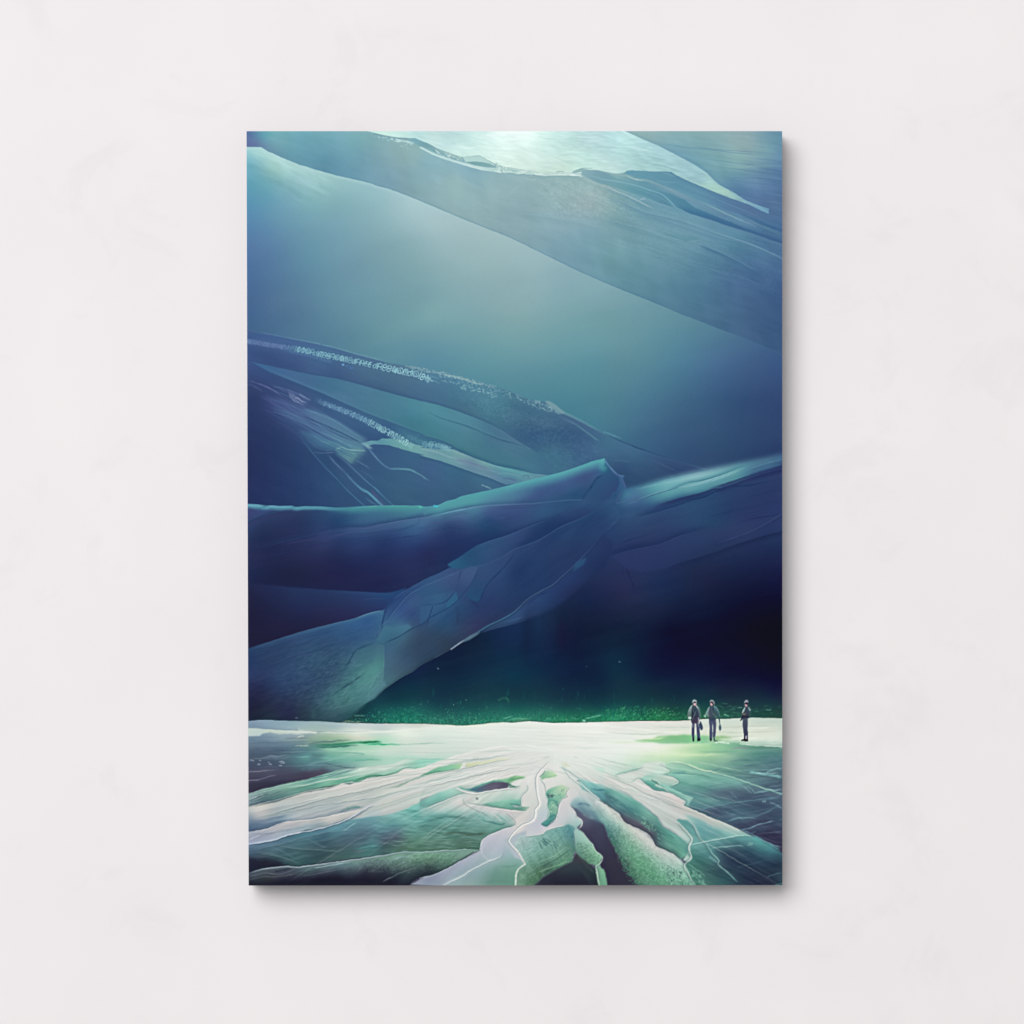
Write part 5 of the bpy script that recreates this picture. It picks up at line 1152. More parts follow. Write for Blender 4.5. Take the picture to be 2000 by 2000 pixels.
texture(region('E1 1250,1050 1932,850 E2 900,1100 700,1250 600,1390 0,1410 E1 1700,1400 1400,1300', 10), streak(12, 60, 4.5, 152, 3, wob=5), 15)
rp = region('E1 1400,1080 1932,900 1932,1400 1600,1300', 6)
for i in range(60):
    x, y = RNG.uniform(1350, 1900), RNG.uniform(960, 1400)
    l = RNG.uniform(60, 260)
    stroke('E1 %f,%f %f,%f %f,%f' % (x, y, x + l / 2, y + l * .1, x + l, y + l * .05), RNG.uniform(1, 2), ['130,190,178', '62,118,118'][i % 2], RNG.uniform(.2, .5), fade=(.3, .3))
for i in range(90):
    x, y = RNG.uniform(-50, 620), RNG.uniform(1020, 1385)
    l = RNG.uniform(60, 300)
    sl = -.12 + .3 * RNG.rand()
    stroke('E2 %f,%f %f,%f %f,%f' % (x, y, x + l / 2, y + l * sl * .3, x + l, y + l * sl), RNG.uniform(1, 2.2), ['140,190,178', '60,108,98', '112,160,140'][i % 3], RNG.uniform(.15, .45), fade=(.3, .3), clip=T2)
stroke('E2 230,1228 400,1215 500,1235 740,1222', 4, '68,95,80', .75, soft=1.5, fade=(.15, .2))
stroke('E2 0,1110 150,1080 250,1055 400,1055 500,1060', 3, '75,130,128', .7, fade=(.2, .2), soft=1.2)
stroke('E2 640,1075 760,1110 850,1130 890,1115', 3.4, '68,130,128', .8, fade=(.2, .05), soft=1)
for s in ('560,1000 620,1040 700,1075', '770,1000 850,1060 910,1090', '640,1000 760,1050', '800,985 900,1040 980,1095', '560,960 640,1010'):
    stroke('E2 ' + s, 4, '98,172,162', .6, soft=1.6, fade=(.2, .2))
for s in ('480,905 620,1000', '740,990 830,1070 870,1090', '930,1030 1000,1090'):
    stroke('E2 ' + s, 3, '205,208,204', .6, soft=1.4, fade=(.2, .2))
for s, w, c, a in (('E1 330,1340 550,1370 800,1390 1000,1420', 3, '82,120,130', .5), ('E1 100,1400 300,1430 500,1500 650,1560', 4, '92,125,130', .5), ('E1 300,1340 450,1420 600,1500', 3, '88,128,138', .5), ('E1 650,1250 800,1330 930,1390', 3, '92,132,142', .45),
                   ('E1 750,1250 900,1340 1000,1360', 2, '52,80,98', .5), ('E1 1060,1190 1130,1160 1210,1100', 3, '150,195,198', .6), ('E1 1090,1180 1200,1085', 2, '70,130,140', .7), ('E1 1180,1400 1350,1360 1500,1350', 3, '82,150,150', .6),
                    ('E1 80,1480 250,1510 500,1550', 3, '58,88,98', .5), ('E1 1150,1420 1300,1405', 3, '105,105,125', .5)):
    stroke(s, w, c, a, soft=w * .4, fade=(.25, .25))
# dark wedge lower left
layer('E1 40,1470 80,1475 200,1495 350,1500 520,1560 400,1570 250,1590 150,1610 40,1635', '''E1 120,1530:36,38,62 300,1550:40,42,62''', .9, soft=2)
# ripple ridge
RID = 'E1 40,1340 80,1335 200,1318 350,1290 500,1240 600,1215 750,1190 880,1155 960,1125 1080,1090 1200,1030 1260,1000 1330,950 1450,890 1600,830 1932,735'
layer('E1 40,1210 80,1205 200,1185 330,1155 420,1120 490,1095 700,1075 900,1045 1100,1010 1250,980 1400,910 1600,830 1800,770 1932,735 D2 0,1400 0,1430 E1 1750,960 1600,1010 1450,1040 1260,1060 1080,1095 960,1135 880,1165 750,1195 600,1220 500,1245 350,1295 200,1322 40,1345',
'''E1 120,1250:152,162,182 300,1230:158,168,184 120,1310:150,162,188 350,1180:178,182,188 500,1130:185,186,188 700,1110:186,190,190 500,1200:150,168,182 700,1160:150,172,180 900,1090:190,192,190 1000,1060:195,194,190 850,1140:130,155,162 1200,1000:200,198,194
1100,1050:182,188,186 1300,980:202,204,198 1500,900:200,206,198 1700,850:204,208,202 1500,980:190,198,194 1350,1020:165,188,190 1700,930:188,200,194 1850,800:208,212,206 1850,880:190,205,196''', soft=.7)
texture(region('E1 40,1210 490,1100 1250,985 1932,740 1932,900 1260,1050 600,1210 40,1340', 3), streak(-16, 90, 3, 155, 3, wob=2), 8)
stroke(RID, 3.2, '165,180,210', .85, '215,216,208', fade=(.02, .1), soft=.9)
stroke('E1 80,1352 200,1332 350,1303 500,1253 600,1227 750,1200 890,1166', 2.2, '70,92,125', .8, fade=(.05, .1))
stroke('E1 600,1212 700,1190 800,1180 880,1150 960,1125 1060,1092 1180,1042', 3, '62,95,108', .9, fade=(.15, .2), soft=.7)
stroke('E1 860,1168 960,1135 1080,1098 1150,1072', 1.8, '205,215,215', .7, fade=(.2, .2))
for s, w, c, a in (('E1 80,1290 150,1260 210,1235', 2.4, '200,205,215', .8), ('E1 330,1230 500,1190 700,1150 900,1100', 2.4, '130,148,165', .6), ('E1 100,1240 300,1210 420,1170 600,1140', 2, '200,204,208', .5), ('E1 420,1205 600,1165 800,1110', 4, '128,158,172', .5),
                   ('E1 80,1230 220,1225 400,1215', 2, '112,130,160', .6), ('E1 490,1098 700,1078 900,1048 1100,1012 1250,982 1400,912', 2, '220,218,212', .6), ('E1 80,1207 200,1187 330,1157 420,1122 490,1098', 2.4, '98,115,145', .5), ('E1 1200,1020 1320,960 1450,940', 1.8, '160,172,170', .6)):
    stroke(s, w, c, a, soft=.9, fade=(.2, .2))
# frosty ledge along the bottom left
LED = layer('E1 40,1645 80,1640 250,1592 470,1565 620,1572 950,1527 1250,1492 1500,1452 1700,1415 1932,1420 E2 0,1420 200,1405 400,1395 580,1390 640,1400 560,1420 450,1500 300,1590 190,1635 0,1690 E1 1800,1725 1780,1760 1700,1790 40,1790',
'''E1 120,1680:60,68,85 200,1650:72,82,98 400,1600:78,88,105 500,1620:66,72,92 700,1610:78,105,112 300,1660:66,70,82 250,1690:50,58,66 900,1600:75,92,105 1000,1560:92,128,135 1200,1540:105,140,142 1000,1610:62,76,92 1300,1560:92,115,120 1500,1500:112,148,142
1300,1600:56,62,80 1600,1560:82,110,105 1700,1470:110,152,142 1800,1520:92,130,112 1900,1470:100,150,125 1850,1580:62,90,88 1500,1590:56,70,80 100,1740:34,38,54 400,1720:36,36,56 700,1700:34,32,54 1000,1690:34,30,52 1300,1680:36,34,56 1600,1680:36,40,60 1400,1740:32,30,50
1650,1640:44,60,70 1850,1650:48,60,72 1700,1740:38,44,60 1000,1650:42,46,66 800,1670:38,40,60 
E2 60,1470:100,145,120 200,1460:105,155,132 350,1430:112,160,140 450,1440:115,155,142 150,1520:85,122,105 300,1520:88,130,112 80,1570:60,85,82 250,1570:72,108,98 60,1630:46,56,68 150,1610:52,68,74''', soft=.6)
texture(region('E1 800,1560 1500,1460 1932,1430 E2 500,1410 350,1550 100,1600 E1 1700,1640 1300,1620', 6), streak(-16, 9, 2.5, 161, 3), 16)
texture(region('E1 40,1640 470,1570 1200,1500 1200,1580 500,1660 40,1720', 3), streak(-9, 60, 2.6, 162, 3, wob=2), 16)
specks(region('E1 1000,1560 1500,1480 1932,1440 E2 450,1410 300,1560 0,1610 E1 1500,1620', 6), 520, (.8, 1.4), '140,180,162 52,80,78 112,155,134 66,100,90', (.1, .32), ang=-12, ln=(1.5, 4), seed=163)
texture(region('E1 900,1580 1500,1480 1932,1440 E2 450,1410 300,1560 0,1610 E1 1500,1620', 6), lattice(XX / 1.9, YY / 1.9, 703), 9)
for s, w, c, a in (('E1 70,1642 250,1594 470,1567 620,1574 950,1529 1250,1494 1500,1454 1700,1418', 2.6, '150,162,178', .85), ('E1 470,1567 600,1580 700,1572', 2, '135,165,172', .6), ('E1 1250,1494 1500,1454 1700,1418 1932,1422 E2 200,1407 560,1392', 2.2, '150,195,192', .7),
                   ('E1 350,1620 450,1605 550,1580', 2.6, '38,44,66', .7), ('E1 80,1670 250,1640 420,1645 600,1590', 2, '105,115,128', .6), ('E1 80,1715 200,1680 400,1670 650,1640', 3, '88,100,105', .6), ('E1 600,1680 900,1625 1100,1590 1350,1570', 2.2, '105,112,130', .45),
                   ('E1 1480,1735 1600,1670 1760,1605 1850,1570', 2.2, '95,112,115', .85), ('E1 760,1585 1000,1545 1200,1510', 2.4, '165,190,195', .6), ('E1 1600,1490 1700,1465 1800,1455', 3, '150,190,190', .5)):
    stroke(s, w, c, a, soft=.9, fade=(.1, .2))
edge('E1 80,1638 250,1590 470,1563 620,1570 950,1525 1250,1490 1500,1450', -1, 5, '30,42,55', .5, fade=(.05, .3))
# ---- gaps in the middle
layer('D2 380,1285 420,1275 480,1290 560,1280 640,1240 760,1205 870,1185 960,1170 1000,1155 1110,1160 1090,1180 1000,1200 960,1225 930,1240 920,1280 800,1300 700,1320 600,1332 520,1310 440,1300',
'''D2 420,1285:105,185,160 560,1290:85,150,150 640,1250:130,200,172 800,1200:125,195,158 950,1190:110,175,130 1050,1165:150,205,150 880,1190:140,200,165 600,1315:105,145,155''', soft=1)
layer('D2 520,1300 600,1280 680,1250 760,1222 860,1215 930,1232 960,1245 925,1268 915,1285 800,1300 700,1318 600,1330', '''D2 560,1300:78,125,142 650,1290:88,108,130 750,1250:100,98,120 850,1240:92,90,115 800,1280:105,100,125 920,1255:88,85,108 680,1300:105,108,132''', soft=.9)
stroke('D2 500,1300 600,1268 680,1240 780,1212 900,1205', 2.4, '70,130,135', .6, fade=(.2, .2))
stroke('D2 920,1240 960,1260 1000,1270 1060,1262', 4, '75,140,115', .85, fade=(.05, .4))
stroke('D2 940,1275 1000,1278', 3, '55,105,100', .8)
stroke('D2 930,1200 1000,1190 1100,1165', 3, '90,150,110', .6, fade=(.2, .2))
stroke('D2 370,1275 420,1300 520,1330 600,1345 720,1325 900,1300 960,1285', 4, '220,222,218', .9, soft=1, fade=(.05, .1))
stroke('D2 570,1342 620,1335', 2, '130,140,145', .5)
layer('D2 0,1420 100,1380 200,1330 300,1290 380,1290 480,1335 360,1375 200,1440 60,1492 0,1480', '''D2 100,1420:130,195,180 250,1340:140,200,185 350,1310:165,212,196 180,1430:95,172,158 400,1340:150,200,182 60,1470:92,160,150''', soft=1.6)
stroke('D2 60,1480 180,1440 250,1415', 3, '75,145,138', .8, fade=(.2, .2))
stroke('D2 60,1492 200,1442 360,1375 480,1337', 2, '222,222,216', .7, fade=(.1, .1))
layer('D2 0,1500 60,1490 200,1442 360,1380 480,1340 480,1420 620,1450 800,1490 950,1520 1110,1532 1150,1500 1200,1600 1100,1660 1010,1650 980,1600 900,1580 700,1560 500,1520 300,1540 100,1560 0,1580', '''D2 200,1480:200,208,202 400,1420:214,212,208 300,1530:165,200,192 500,1480:210,210,206 700,1500:208,208,206 900,1550:205,208,206 1100,1570:206,204,200 100,1540:150,192,186 550,1560:150,192,184 1050,1620:200,204,196''', .9, soft=4)
layer('D2 480,1340 600,1345 900,1295 1000,1285 1080,1300 1140,1270 1060,1360 1070,1410 1060,1470 980,1450 800,1440 640,1455 500,1430', '''D2 600,1400:205,218,208 800,1360:198,214,204 1000,1320:198,214,206 800,1420:165,205,190 950,1420:135,195,175 550,1420:208,210,206 1030,1380:180,210,198''', .9, soft=1.4)
stroke('D2 592,1390 602,1396', 3.6, '105,120,120', .9)
layer('D2 640,1458 750,1435 880,1415 980,1400 1060,1405 1070,1450 1050,1470 960,1460 1000,1485 1160,1470 1110,1525 900,1500 760,1478', '''D2 750,1455:120,185,165 900,1430:135,200,175 1000,1420:125,195,172 1040,1460:92,160,148 900,1480:115,175,155 1080,1515:95,150,130 1120,1480:170,205,180''', soft=1.2)
stroke('D2 640,1455 800,1478 950,1505 1110,1528', 3, '90,140,122', .7, fade=(.1, .05))
stroke('D2 930,1450 1000,1455 1060,1470', 3, '75,140,132', .8, fade=(.2, .1))
stroke('D2 480,1430 640,1462 800,1497 1000,1525 1110,1535', 3.5, '215,214,210', .9, soft=1)
# white stems in the middle
STEM = layer('D2 1110,1160 1180,1140 1260,1150 1265,1200 1320,1240 1310,1330 1340,1400 1330,1470 1360,1520 1340,1600 1270,1660 1330,1690 1420,1630 1450,1540 1480,1400 1550,1340 1590,1280 1640,1280 1660,1350 1620,1400 1570,1470 1620,1530 1650,1590 1700,1620 1700,1650 1690,1690 1650,1700 1600,1760 1440,1770 1100,1780 1060,1800 1000,1830 E2 930,1330 1010,1395 1100,1550 1030,1600 1005,1700 1000,1775 200,1775 E1 1780,1755 1932,1680 E2 0,1690 190,1637 450,1502 640,1395 630,1385 650,1300 760,1225 1010,1130 980,1080 1110,1000 1160,940 1060,940 1080,880 1060,830 1140,760 1130,700',
'''D2 1180,1180:222,224,220 1200,1300:216,220,216 1150,1400:208,214,208 1280,1400:205,212,208 1200,1500:206,212,204 1280,1530:188,204,206 1330,1580:172,198,204 1230,1580:192,202,206 1100,1600:206,206,202 1050,1680:205,206,200 1150,1690:190,196,206 1230,1680:192,196,208
1000,1740:188,196,202 900,1780:190,194,204 800,1820:186,192,204 1020,1720:214,212,206 1500,1450:206,206,206 1550,1550:198,202,204 1470,1630:200,204,206 1400,1680:200,202,204 1600,1620:176,202,200 1660,1640:165,200,196 1350,1740:206,206,206 1150,1760:196,204,206 1600,1720:120,170,165
E2 700,1330:178,186,200 850,1280:184,192,202 850,1400:168,182,196 750,1420:172,184,196 650,1450:165,182,190 500,1530:158,170,186 350,1600:150,162,180 200,1660:140,150,172 100,1710:128,140,165 E1 1880,1740:140,150,172 E2 300,1700:150,166,182 450,1650:140,168,178 600,1600:140,172,178 700,1520:150,178,182
800,1480:162,186,192 900,1450:150,182,186 1000,1480:140,180,178 950,1550:118,165,152 800,1600:112,158,148 700,1680:112,152,146 900,1680:98,150,132 500,1750:138,165,165 350,1755:140,168,172 980,1400:160,186,190''', soft=.7)
stroke('D2 1370,1000 1290,1070 1230,1150 1220,1200 1230,1300 1250,1420 1250,1470 1210,1520 1200,1600 1150,1640 1080,1660 1020,1720 960,1790 930,1850 E2 960,1350 1010,1390', 7, '224,226,222', .85, soft=1.8, fade=(.1, .05))
stroke('D2 1110,1650 1040,1710 980,1790 930,1840 E2 950,1350 1000,1385', 9, '216,210,206', .6, soft=3)
stroke('D2 1050,1690 990,1780 950,1840', 2, '182,190,192', .6)
layer('D2 1265,1180 1290,1150 1330,1100 1400,1110 1440,1150 1420,1165 1320,1180 1280,1200', '''D2 1300,1160:135,190,155 1380,1130:182,220,175 1420,1155:188,222,180 1330,1120:168,212,175''', soft=1)
stroke('D2 1262,1165 1290,1140 1310,1110', 3, '82,150,118', .7)
stroke('D2 1290,1190 1360,1165 1430,1150', 2, '130,185,130', .6)
layer('D2 1310,1340 1340,1300 1400,1270 1480,1250 1570,1280 1540,1330 1520,1380 1480,1400 1450,1470 1450,1550 1430,1600 1400,1630 1360,1660 1330,1690 1270,1660 1330,1610 1350,1530 1330,1480 1340,1420',
'''D2 1380,1300:130,190,165 1480,1290:178,212,175 1530,1300:182,212,180 1450,1340:158,200,168 1350,1330:105,180,155 1420,1400:125,190,165 1380,1450:105,175,155 1430,1450:110,172,152 1390,1510:165,200,165 1380,1570:88,160,152 1400,1600:75,145,140 1330,1660:82,155,150 1500,1370:140,195,165''', soft=.9)
layer('D2 1330,1345 1360,1340 1410,1355 1390,1380 1350,1385', '70,98,108', .85, soft=1)
stroke('D2 1350,1430 1380,1410 1430,1430 1450,1480', 3, '70,140,130', .7, soft=1.2)
stroke('D2 1345,1480 1400,1470 1440,1490', 2.4, '165,215,185', .7)
stroke('D2 1340,1600 1400,1570 1440,1580', 3, '62,135,130', .8, soft=1)
stroke('D2 1280,1660 1320,1680 1355,1660 1360,1630 1395,1635 1415,1600', 2.4, '70,120,128', .9, sm=1)
specks(region('D2 1340,1300 1550,1290 1450,1500 1340,1660'), 70, (1, 2), '90,165,150 175,215,180 70,130,125', (.3, .7), ln=(2, 5), seed=171)
stroke('D2 1560,1290 1530,1330 1560,1370 1550,1400', 2, '215,212,206', .9)
# block of ice, lower middle
layer('E2 880,1290 1110,1190 1120,1520 1000,1480', '172,188,196', soft=1)
layer('E2 900,1310 1000,1240 1110,1200 1120,1500 1010,1400', '172,188,196', soft=1)
BLOCK = layer('D2 1100,1780 1240,1770 1330,1720 1450,1690 1560,1660 1620,1700 1625,1760 E2 1615,1200 1625,1300 1640,1400 1620,1430 1600,1510 1450,1590 1300,1680 1180,1775 1000,1775 1005,1700 1030,1600 1100,1550 1010,1395 990,1340 1040,1250',
'''E2 1080,1260:172,196,196 1200,1230:150,190,182 1100,1350:150,186,182 1300,1230:130,182,174 1450,1200:115,172,166 1580,1200:88,150,155 1560,1350:92,145,128 1300,1350:122,174,162 1180,1430:120,172,158 1400,1350:116,168,154 1450,1420:108,158,140 1200,1500:114,166,150
1300,1480:102,154,136 1600,1420:82,130,115 1500,1480:95,150,122 1400,1540:82,132,110 1250,1620:80,125,98 1100,1600:108,152,132 1100,1700:100,148,122 1200,1700:72,115,88 1050,1740:112,152,130 1050,1450:140,182,172 1580,1270:82,135,140 1350,1580:66,98,86''', soft=.8)
texture(BLOCK, streak(-35, 14, 2.6, 173, 3), 12)
texture(BLOCK, streak(60, 30, 4, 174, 2), 9)
specks(BLOCK, 520, (.8, 1.5), '145,192,174 60,112,104 115,168,130 78,135,126', (.08, .28), ang=-30, ln=(1.5, 4.5), seed=175)
texture(BLOCK, lattice(XX / 2, YY / 2, 704), 7)
for i in range(14):
    x, y = RNG.uniform(1250, 1420), RNG.uniform(1260, 1350)
    stroke('E2 %f,%f %f,%f' % (x, y, x + RNG.uniform(15, 50), y + RNG.uniform(25, 55)), 1.6, '52,110,108', .6, sm=0)
stroke('E2 1080,1245 1200,1240 1280,1220 1330,1185 1450,1155 1560,1130', 3, '205,205,204', .8, soft=1.2, fade=(.1, .3))
stroke('E2 1010,1395 1060,1470 1100,1548', 4, '205,212,204', .95, soft=1)
stroke('E2 1100,1548 1040,1595 1015,1650 1005,1775', 4.5, '192,214,196', .95, soft=1)
stroke('E2 1180,1620 1300,1560 1450,1480 1560,1400 1600,1360', 3, '60,105,90', .5, soft=1.3, fade=(.2, .2))
stroke('E2 1220,1640 1350,1590 1480,1540 1600,1505', 2.6, '130,185,150', .6, fade=(.2, .2))
stroke('E2 1150,1540 1300,1500 1450,1430 1550,1340', 2, '150,200,165', .4, fade=(.2, .2))
stroke('E2 640,1390 660,1450 720,1500 760,1500', 2, '205,212,214', .5)
stroke('E2 230,1770 350,1720 450,1670 560,1600 700,1530 800,1490 850,1460 860,1400', 6, '190,204,206', .75, soft=2, fade=(.05, .2))
stroke('E2 640,1300 700,1262 760,1228 1010,1132', 2.4, '196,208,206', .7)
stroke('E2 630,1388 650,1302', 3, '196,206,210', .7)
stroke('E2 0,1692 190,1638 450,1503 570,1425', 2, '165,180,192', .6)
edge('E2 0,1688 190,1634 450,1499 570,1421', -1, 5, '40,56,62', .5)
stroke('E2 840,1570 950,1565 1050,1555', 3, '88,148,128', .6, soft=1.4, fade=(.2, .2))
stroke('E2 650,1740 800,1720 960,1730', 3, '90,138,124', .5, soft=1.6, fade=(.2, .2))
# dark hollow under the block
layer('E2 1180,1790 1300,1682 1450,1592 1600,1512 1640,1432 1700,1470 1800,1560 1850,1610 1870,1700 1890,1790', '''E2 1300,1740:44,46,64 1500,1620:50,60,72 1600,1560:52,66,76 1450,1720:40,38,58 1600,1700:40,42,60 1700,1600:46,58,70 1750,1720:40,40,60 1800,1650:44,60,66 1650,1500:62,66,76 1250,1770:48,52,68''', soft=1.2)
stroke('E2 1600,1530 1680,1590 1760,1680 1800,1760', 6, '52,66,74', .5, soft=3, fade=(.2, .2))
stroke('E2 1640,1450 1750,1560 1850,1650', 4, '78,92,95', .5, soft=2, fade=(.2, .2))
# right leg of frost
layer('E2 1615,1200 1650,1160 1700,1210 1760,1280 1810,1330 1840,1400 1915,1470 1890,1530 1900,1580 1932,1610 E3 10,1620 40,1700 45,1790 E2 1880,1790 1870,1690 1850,1600 1840,1560 1760,1530 1690,1480 1640,1430 1625,1300',
'''E2 1650,1220:150,190,180 1700,1280:150,195,182 1750,1330:140,190,170 1650,1350:112,165,148 1700,1400:105,160,138 1780,1420:125,178,150 1850,1480:115,175,140 1800,1500:85,140,110 1870,1560:122,176,146 1900,1640:110,172,138 1920,1740:100,162,130 1680,1450:85,130,118''', soft=.9)
specks(region('E2 1630,1300 1800,1340 1900,1480 1860,1560 1700,1470'), 220, (.8, 1.5), '70,116,100 142,192,164 60,98,88 115,170,134', (.25, .6), ln=(1, 2.8), seed=181)
stroke('E2 1700,1210 1760,1280 1810,1332 1840,1402 1915,1472 1890,1532 1870,1570', 2.6, '175,212,190', .8)
stroke('E2 1850,1600 1865,1680 1880,1775', 4, '165,215,175', .7, soft=1.2)
stroke('E3 0,1600 25,1680 40,1780', 4, '110,190,135', .8, soft=1.4)
# ================================================================ right half of the floor
# dark pool between the frost legs
layer('E2 1580,950 1640,960 1720,1010 1850,1080 1932,1120 E3 0,1130 40,1250 150,1450 250,1620 400,1790 40,1790 0,1600 E2 1900,1580 1890,1530 1915,1470 1840,1400 1810,1330 1760,1280 1700,1210 1650,1160 1700,1120 1690,1080 1640,1050 1620,1000',
'''E2 1650,1000:92,105,130 1700,1040:95,88,115 1750,1080:90,105,130 1800,1120:72,78,105 1850,1250:66,66,96 1800,1180:68,62,92 1900,1350:62,62,90 1900,1180:66,72,100 1880,1420:60,58,84 E3 60,1250:62,60,88 60,1400:62,56,82 150,1550:58,54,76 80,1600:56,50,72 200,1650:56,52,72 120,1720:54,48,70 300,1740:54,50,72''', soft=1.2)
layer('D2 1570,1470 1600,1400 1660,1360 1720,1390 1800,1420 1932,1500 E3 0,940 0,1130 E2 1850,1090 1720,1020 1640,960', '''E2 1640,850:172,202,200 1700,900:120,165,172 1650,920:105,150,165 1750,880:185,206,204 1750,950:110,160,168 1800,930:150,188,186 1850,1000:118,168,172 1900,1060:92,140,148 1850,1080:82,120,138 1620,940:130,175,180 1720,1000:95,120,142''', .9, soft=2.5)
stroke('E2 1640,920 1720,910 1800,935', 4, '82,125,150', .7, soft=1.8, fade=(.2, .2))
stroke('E2 1650,950 1750,985 1850,1010', 4, '98,140,155', .6, soft=1.8, fade=(.2, .2))
stroke('E2 1700,1010 1760,1050 1840,1075', 4, '135,172,178', .5, soft=2, fade=(.2, .2))
stroke('D2 1570,1470 1600,1520 1640,1560 1660,1600 1700,1625 1702,1655 1690,1690', 2.4, '210,214,208', .8)
# frost slope (granular) right of the pool
SL = layer('E2 1860,860 1932,880 E3 0,905 60,950 150,1010 210,1100 300,1150 440,1220 500,1290 545,1360 640,1400 720,1440 800,1495 850,1560 880,1650 960,1790 380,1790 250,1620 150,1450 40,1250 0,1130 E2 1850,1050 1800,950 1820,900',
'''E3 60,980:198,205,198 150,1060:190,200,192 30,1080:140,190,178 20,1020:172,200,192 120,1150:130,182,168 60,1180:82,130,130 250,1200:172,198,182 350,1250:190,200,190 150,1300:90,145,130 250,1350:110,172,142 400,1350:165,195,178 480,1360:192,202,194 200,1450:82,135,115
300,1450:95,160,125 450,1450:130,182,158 600,1450:180,200,190 300,1560:88,150,118 250,1580:66,105,92 450,1550:100,168,130 600,1560:140,190,168 720,1530:172,202,190 400,1650:82,145,112 350,1720:72,118,98 550,1680:92,162,125 700,1650:128,186,160 800,1650:140,195,172 500,1760:80,140,112 700,1750:100,168,132 860,1740:112,180,150 120,1400:66,98,96 200,1520:62,80,84
E2 1880,900:200,208,204 1900,960:165,195,190 1880,1020:120,165,165''', soft=1.6)
texture(SL, streak(40, 5, 2.6, 191, 3), 14)
gr_ = region('E3 60,1100 300,1250 500,1450 700,1600 900,1780 400,1780 250,1600 120,1380 40,1200', 8)
texture(gr_, streak(48, 5, 2.4, 192, 2), 15)
specks(gr_, 1500, (.9, 1.6), '66,124,106 132,188,162 86,154,126 150,200,176 56,94,86 112,174,146', (.12, .36), ln=(1, 2.2), seed=193)
texture(gr_, lattice(XX / 2.1, YY / 2.1, 705), 10)
specks(region('E3 30,1150 150,1400 300,1650 420,1790 340,1790 200,1600 80,1350', 4), 190, (1, 2), '60,130,100 80,150,115 50,90,80', (.25, .7), ln=(1, 3), seed=194)
stroke('E3 0,905 60,950 150,1010 210,1100 300,1150 440,1220 500,1290 545,1360 640,1400 720,1440 800,1495', 2.6, '212,218,210', .8, fade=(.02, .05))
stroke('E3 80,1030 130,1010 160,1015', 2.4, '150,185,178', .6)
# dark valley between slope and the white arm
VAL = layer('E2 1700,760 1800,790 1932,900 E3 0,905 60,950 150,1010 210,1100 300,1150 440,1220 500,1290 545,1360 640,1400 720,1440 800,1495 870,1450 905,1400 880,1330 780,1250 620,1150 560,1060 420,940 330,880 240,830 100,770 0,740 E2 1850,700 1750,680 1660,660',
'''E2 1720,740:120,190,185 1800,780:105,178,172 1850,830:110,160,165 1900,880:82,130,138 1850,740:92,160,162
E3 50,770:92,165,152 50,840:78,125,138 150,800:125,195,175 250,830:130,198,178 150,880:88,150,150 100,950:82,130,135 250,960:78,138,142 350,900:110,180,165 200,1040:88,112,125 300,1020:75,130,132 400,1000:95,160,152 450,960:140,195,180 250,1100:95,92,112 350,1130:92,90,110 450,1150:80,100,112
400,1080:95,155,142 550,1150:80,135,130 500,1230:72,88,100 600,1250:75,130,122 550,1300:72,92,102 700,1250:95,165,150 650,1350:85,145,132 750,1350:98,168,148 800,1400:88,158,138 700,1420:72,115,108 850,1350:108,172,158 830,1440:105,175,152''', soft=1.2)
texture(VAL, streak(32, 30, 3, 195, 3, wob=2), 15)
for i in range(80):
    x = RNG.uniform(0, 700)
    y = 790 + x * .72 + RNG.uniform(-40, 240)
    l = RNG.uniform(30, 120)
    stroke('E3 %f,%f %f,%f' % (x, y, x + l, y + l * .65), RNG.uniform(1, 2), ['130,195,178', '58,98,108', '95,160,150'][i % 3], RNG.uniform(.2, .55), sm=0, fade=(.3, .3), clip=VAL)
layer('E3 150,1010 260,1060 400,1120 560,1230 500,1270 440,1215 300,1140 210,1095', '86,76,98', .45, soft=3)
specks(region('E3 350,1090 500,1100 560,1200 450,1170', 3), 70, (1, 1.9), '130,195,165 70,125,115', (.3, .7), ln=(1, 4), seed=196)
stroke('E3 0,910 30,920 60,945', 3, '75,100,110', .7)
edge('E3 150,1012 210,1102 300,1152 440,1222 500,1292 545,1362', -1, 9, '78,72,92', .55, fade=(.1, .1))
edge('E3 545,1358 640,1398 720,1438 800,1493', -1, 7, '62,100,92', .55, fade=(.1, .1))
# upper right gaps left of the arm
layer('D2 1640,1200 1700,1180 1800,1210 1932,1270 1932,1430 1900,1410 1850,1360 1760,1310', '''D2 1680,1200:165,205,198 1780,1240:125,195,190 1850,1290:92,160,165 1900,1350:85,150,158 1800,1310:130,190,188 1900,1260:150,205,195''', .9, soft=2)
stroke('D2 1650,1205 1680,1215', 2, '60,100,95', .7)
stroke('D2 1780,1290 1850,1300 1932,1305', 3.4, '65,130,140', .8, soft=1.2, fade=(.3, 0))
stroke('D2 1890,1410 1932,1440', 3.4, '55,100,105', .8)
stroke('D2 1730,1310 1800,1330 1900,1390', 2.4, '75,140,145', .6, fade=(.2, .2))
layer('D2 1800,1050 1900,1080 1932,1075 1932,1120 1870,1095', '170,225,205', .7, soft=2)
layer('D2 1580,1110 1650,1120 1720,1160 1620,1140', '190,215,210', .6, soft=2)
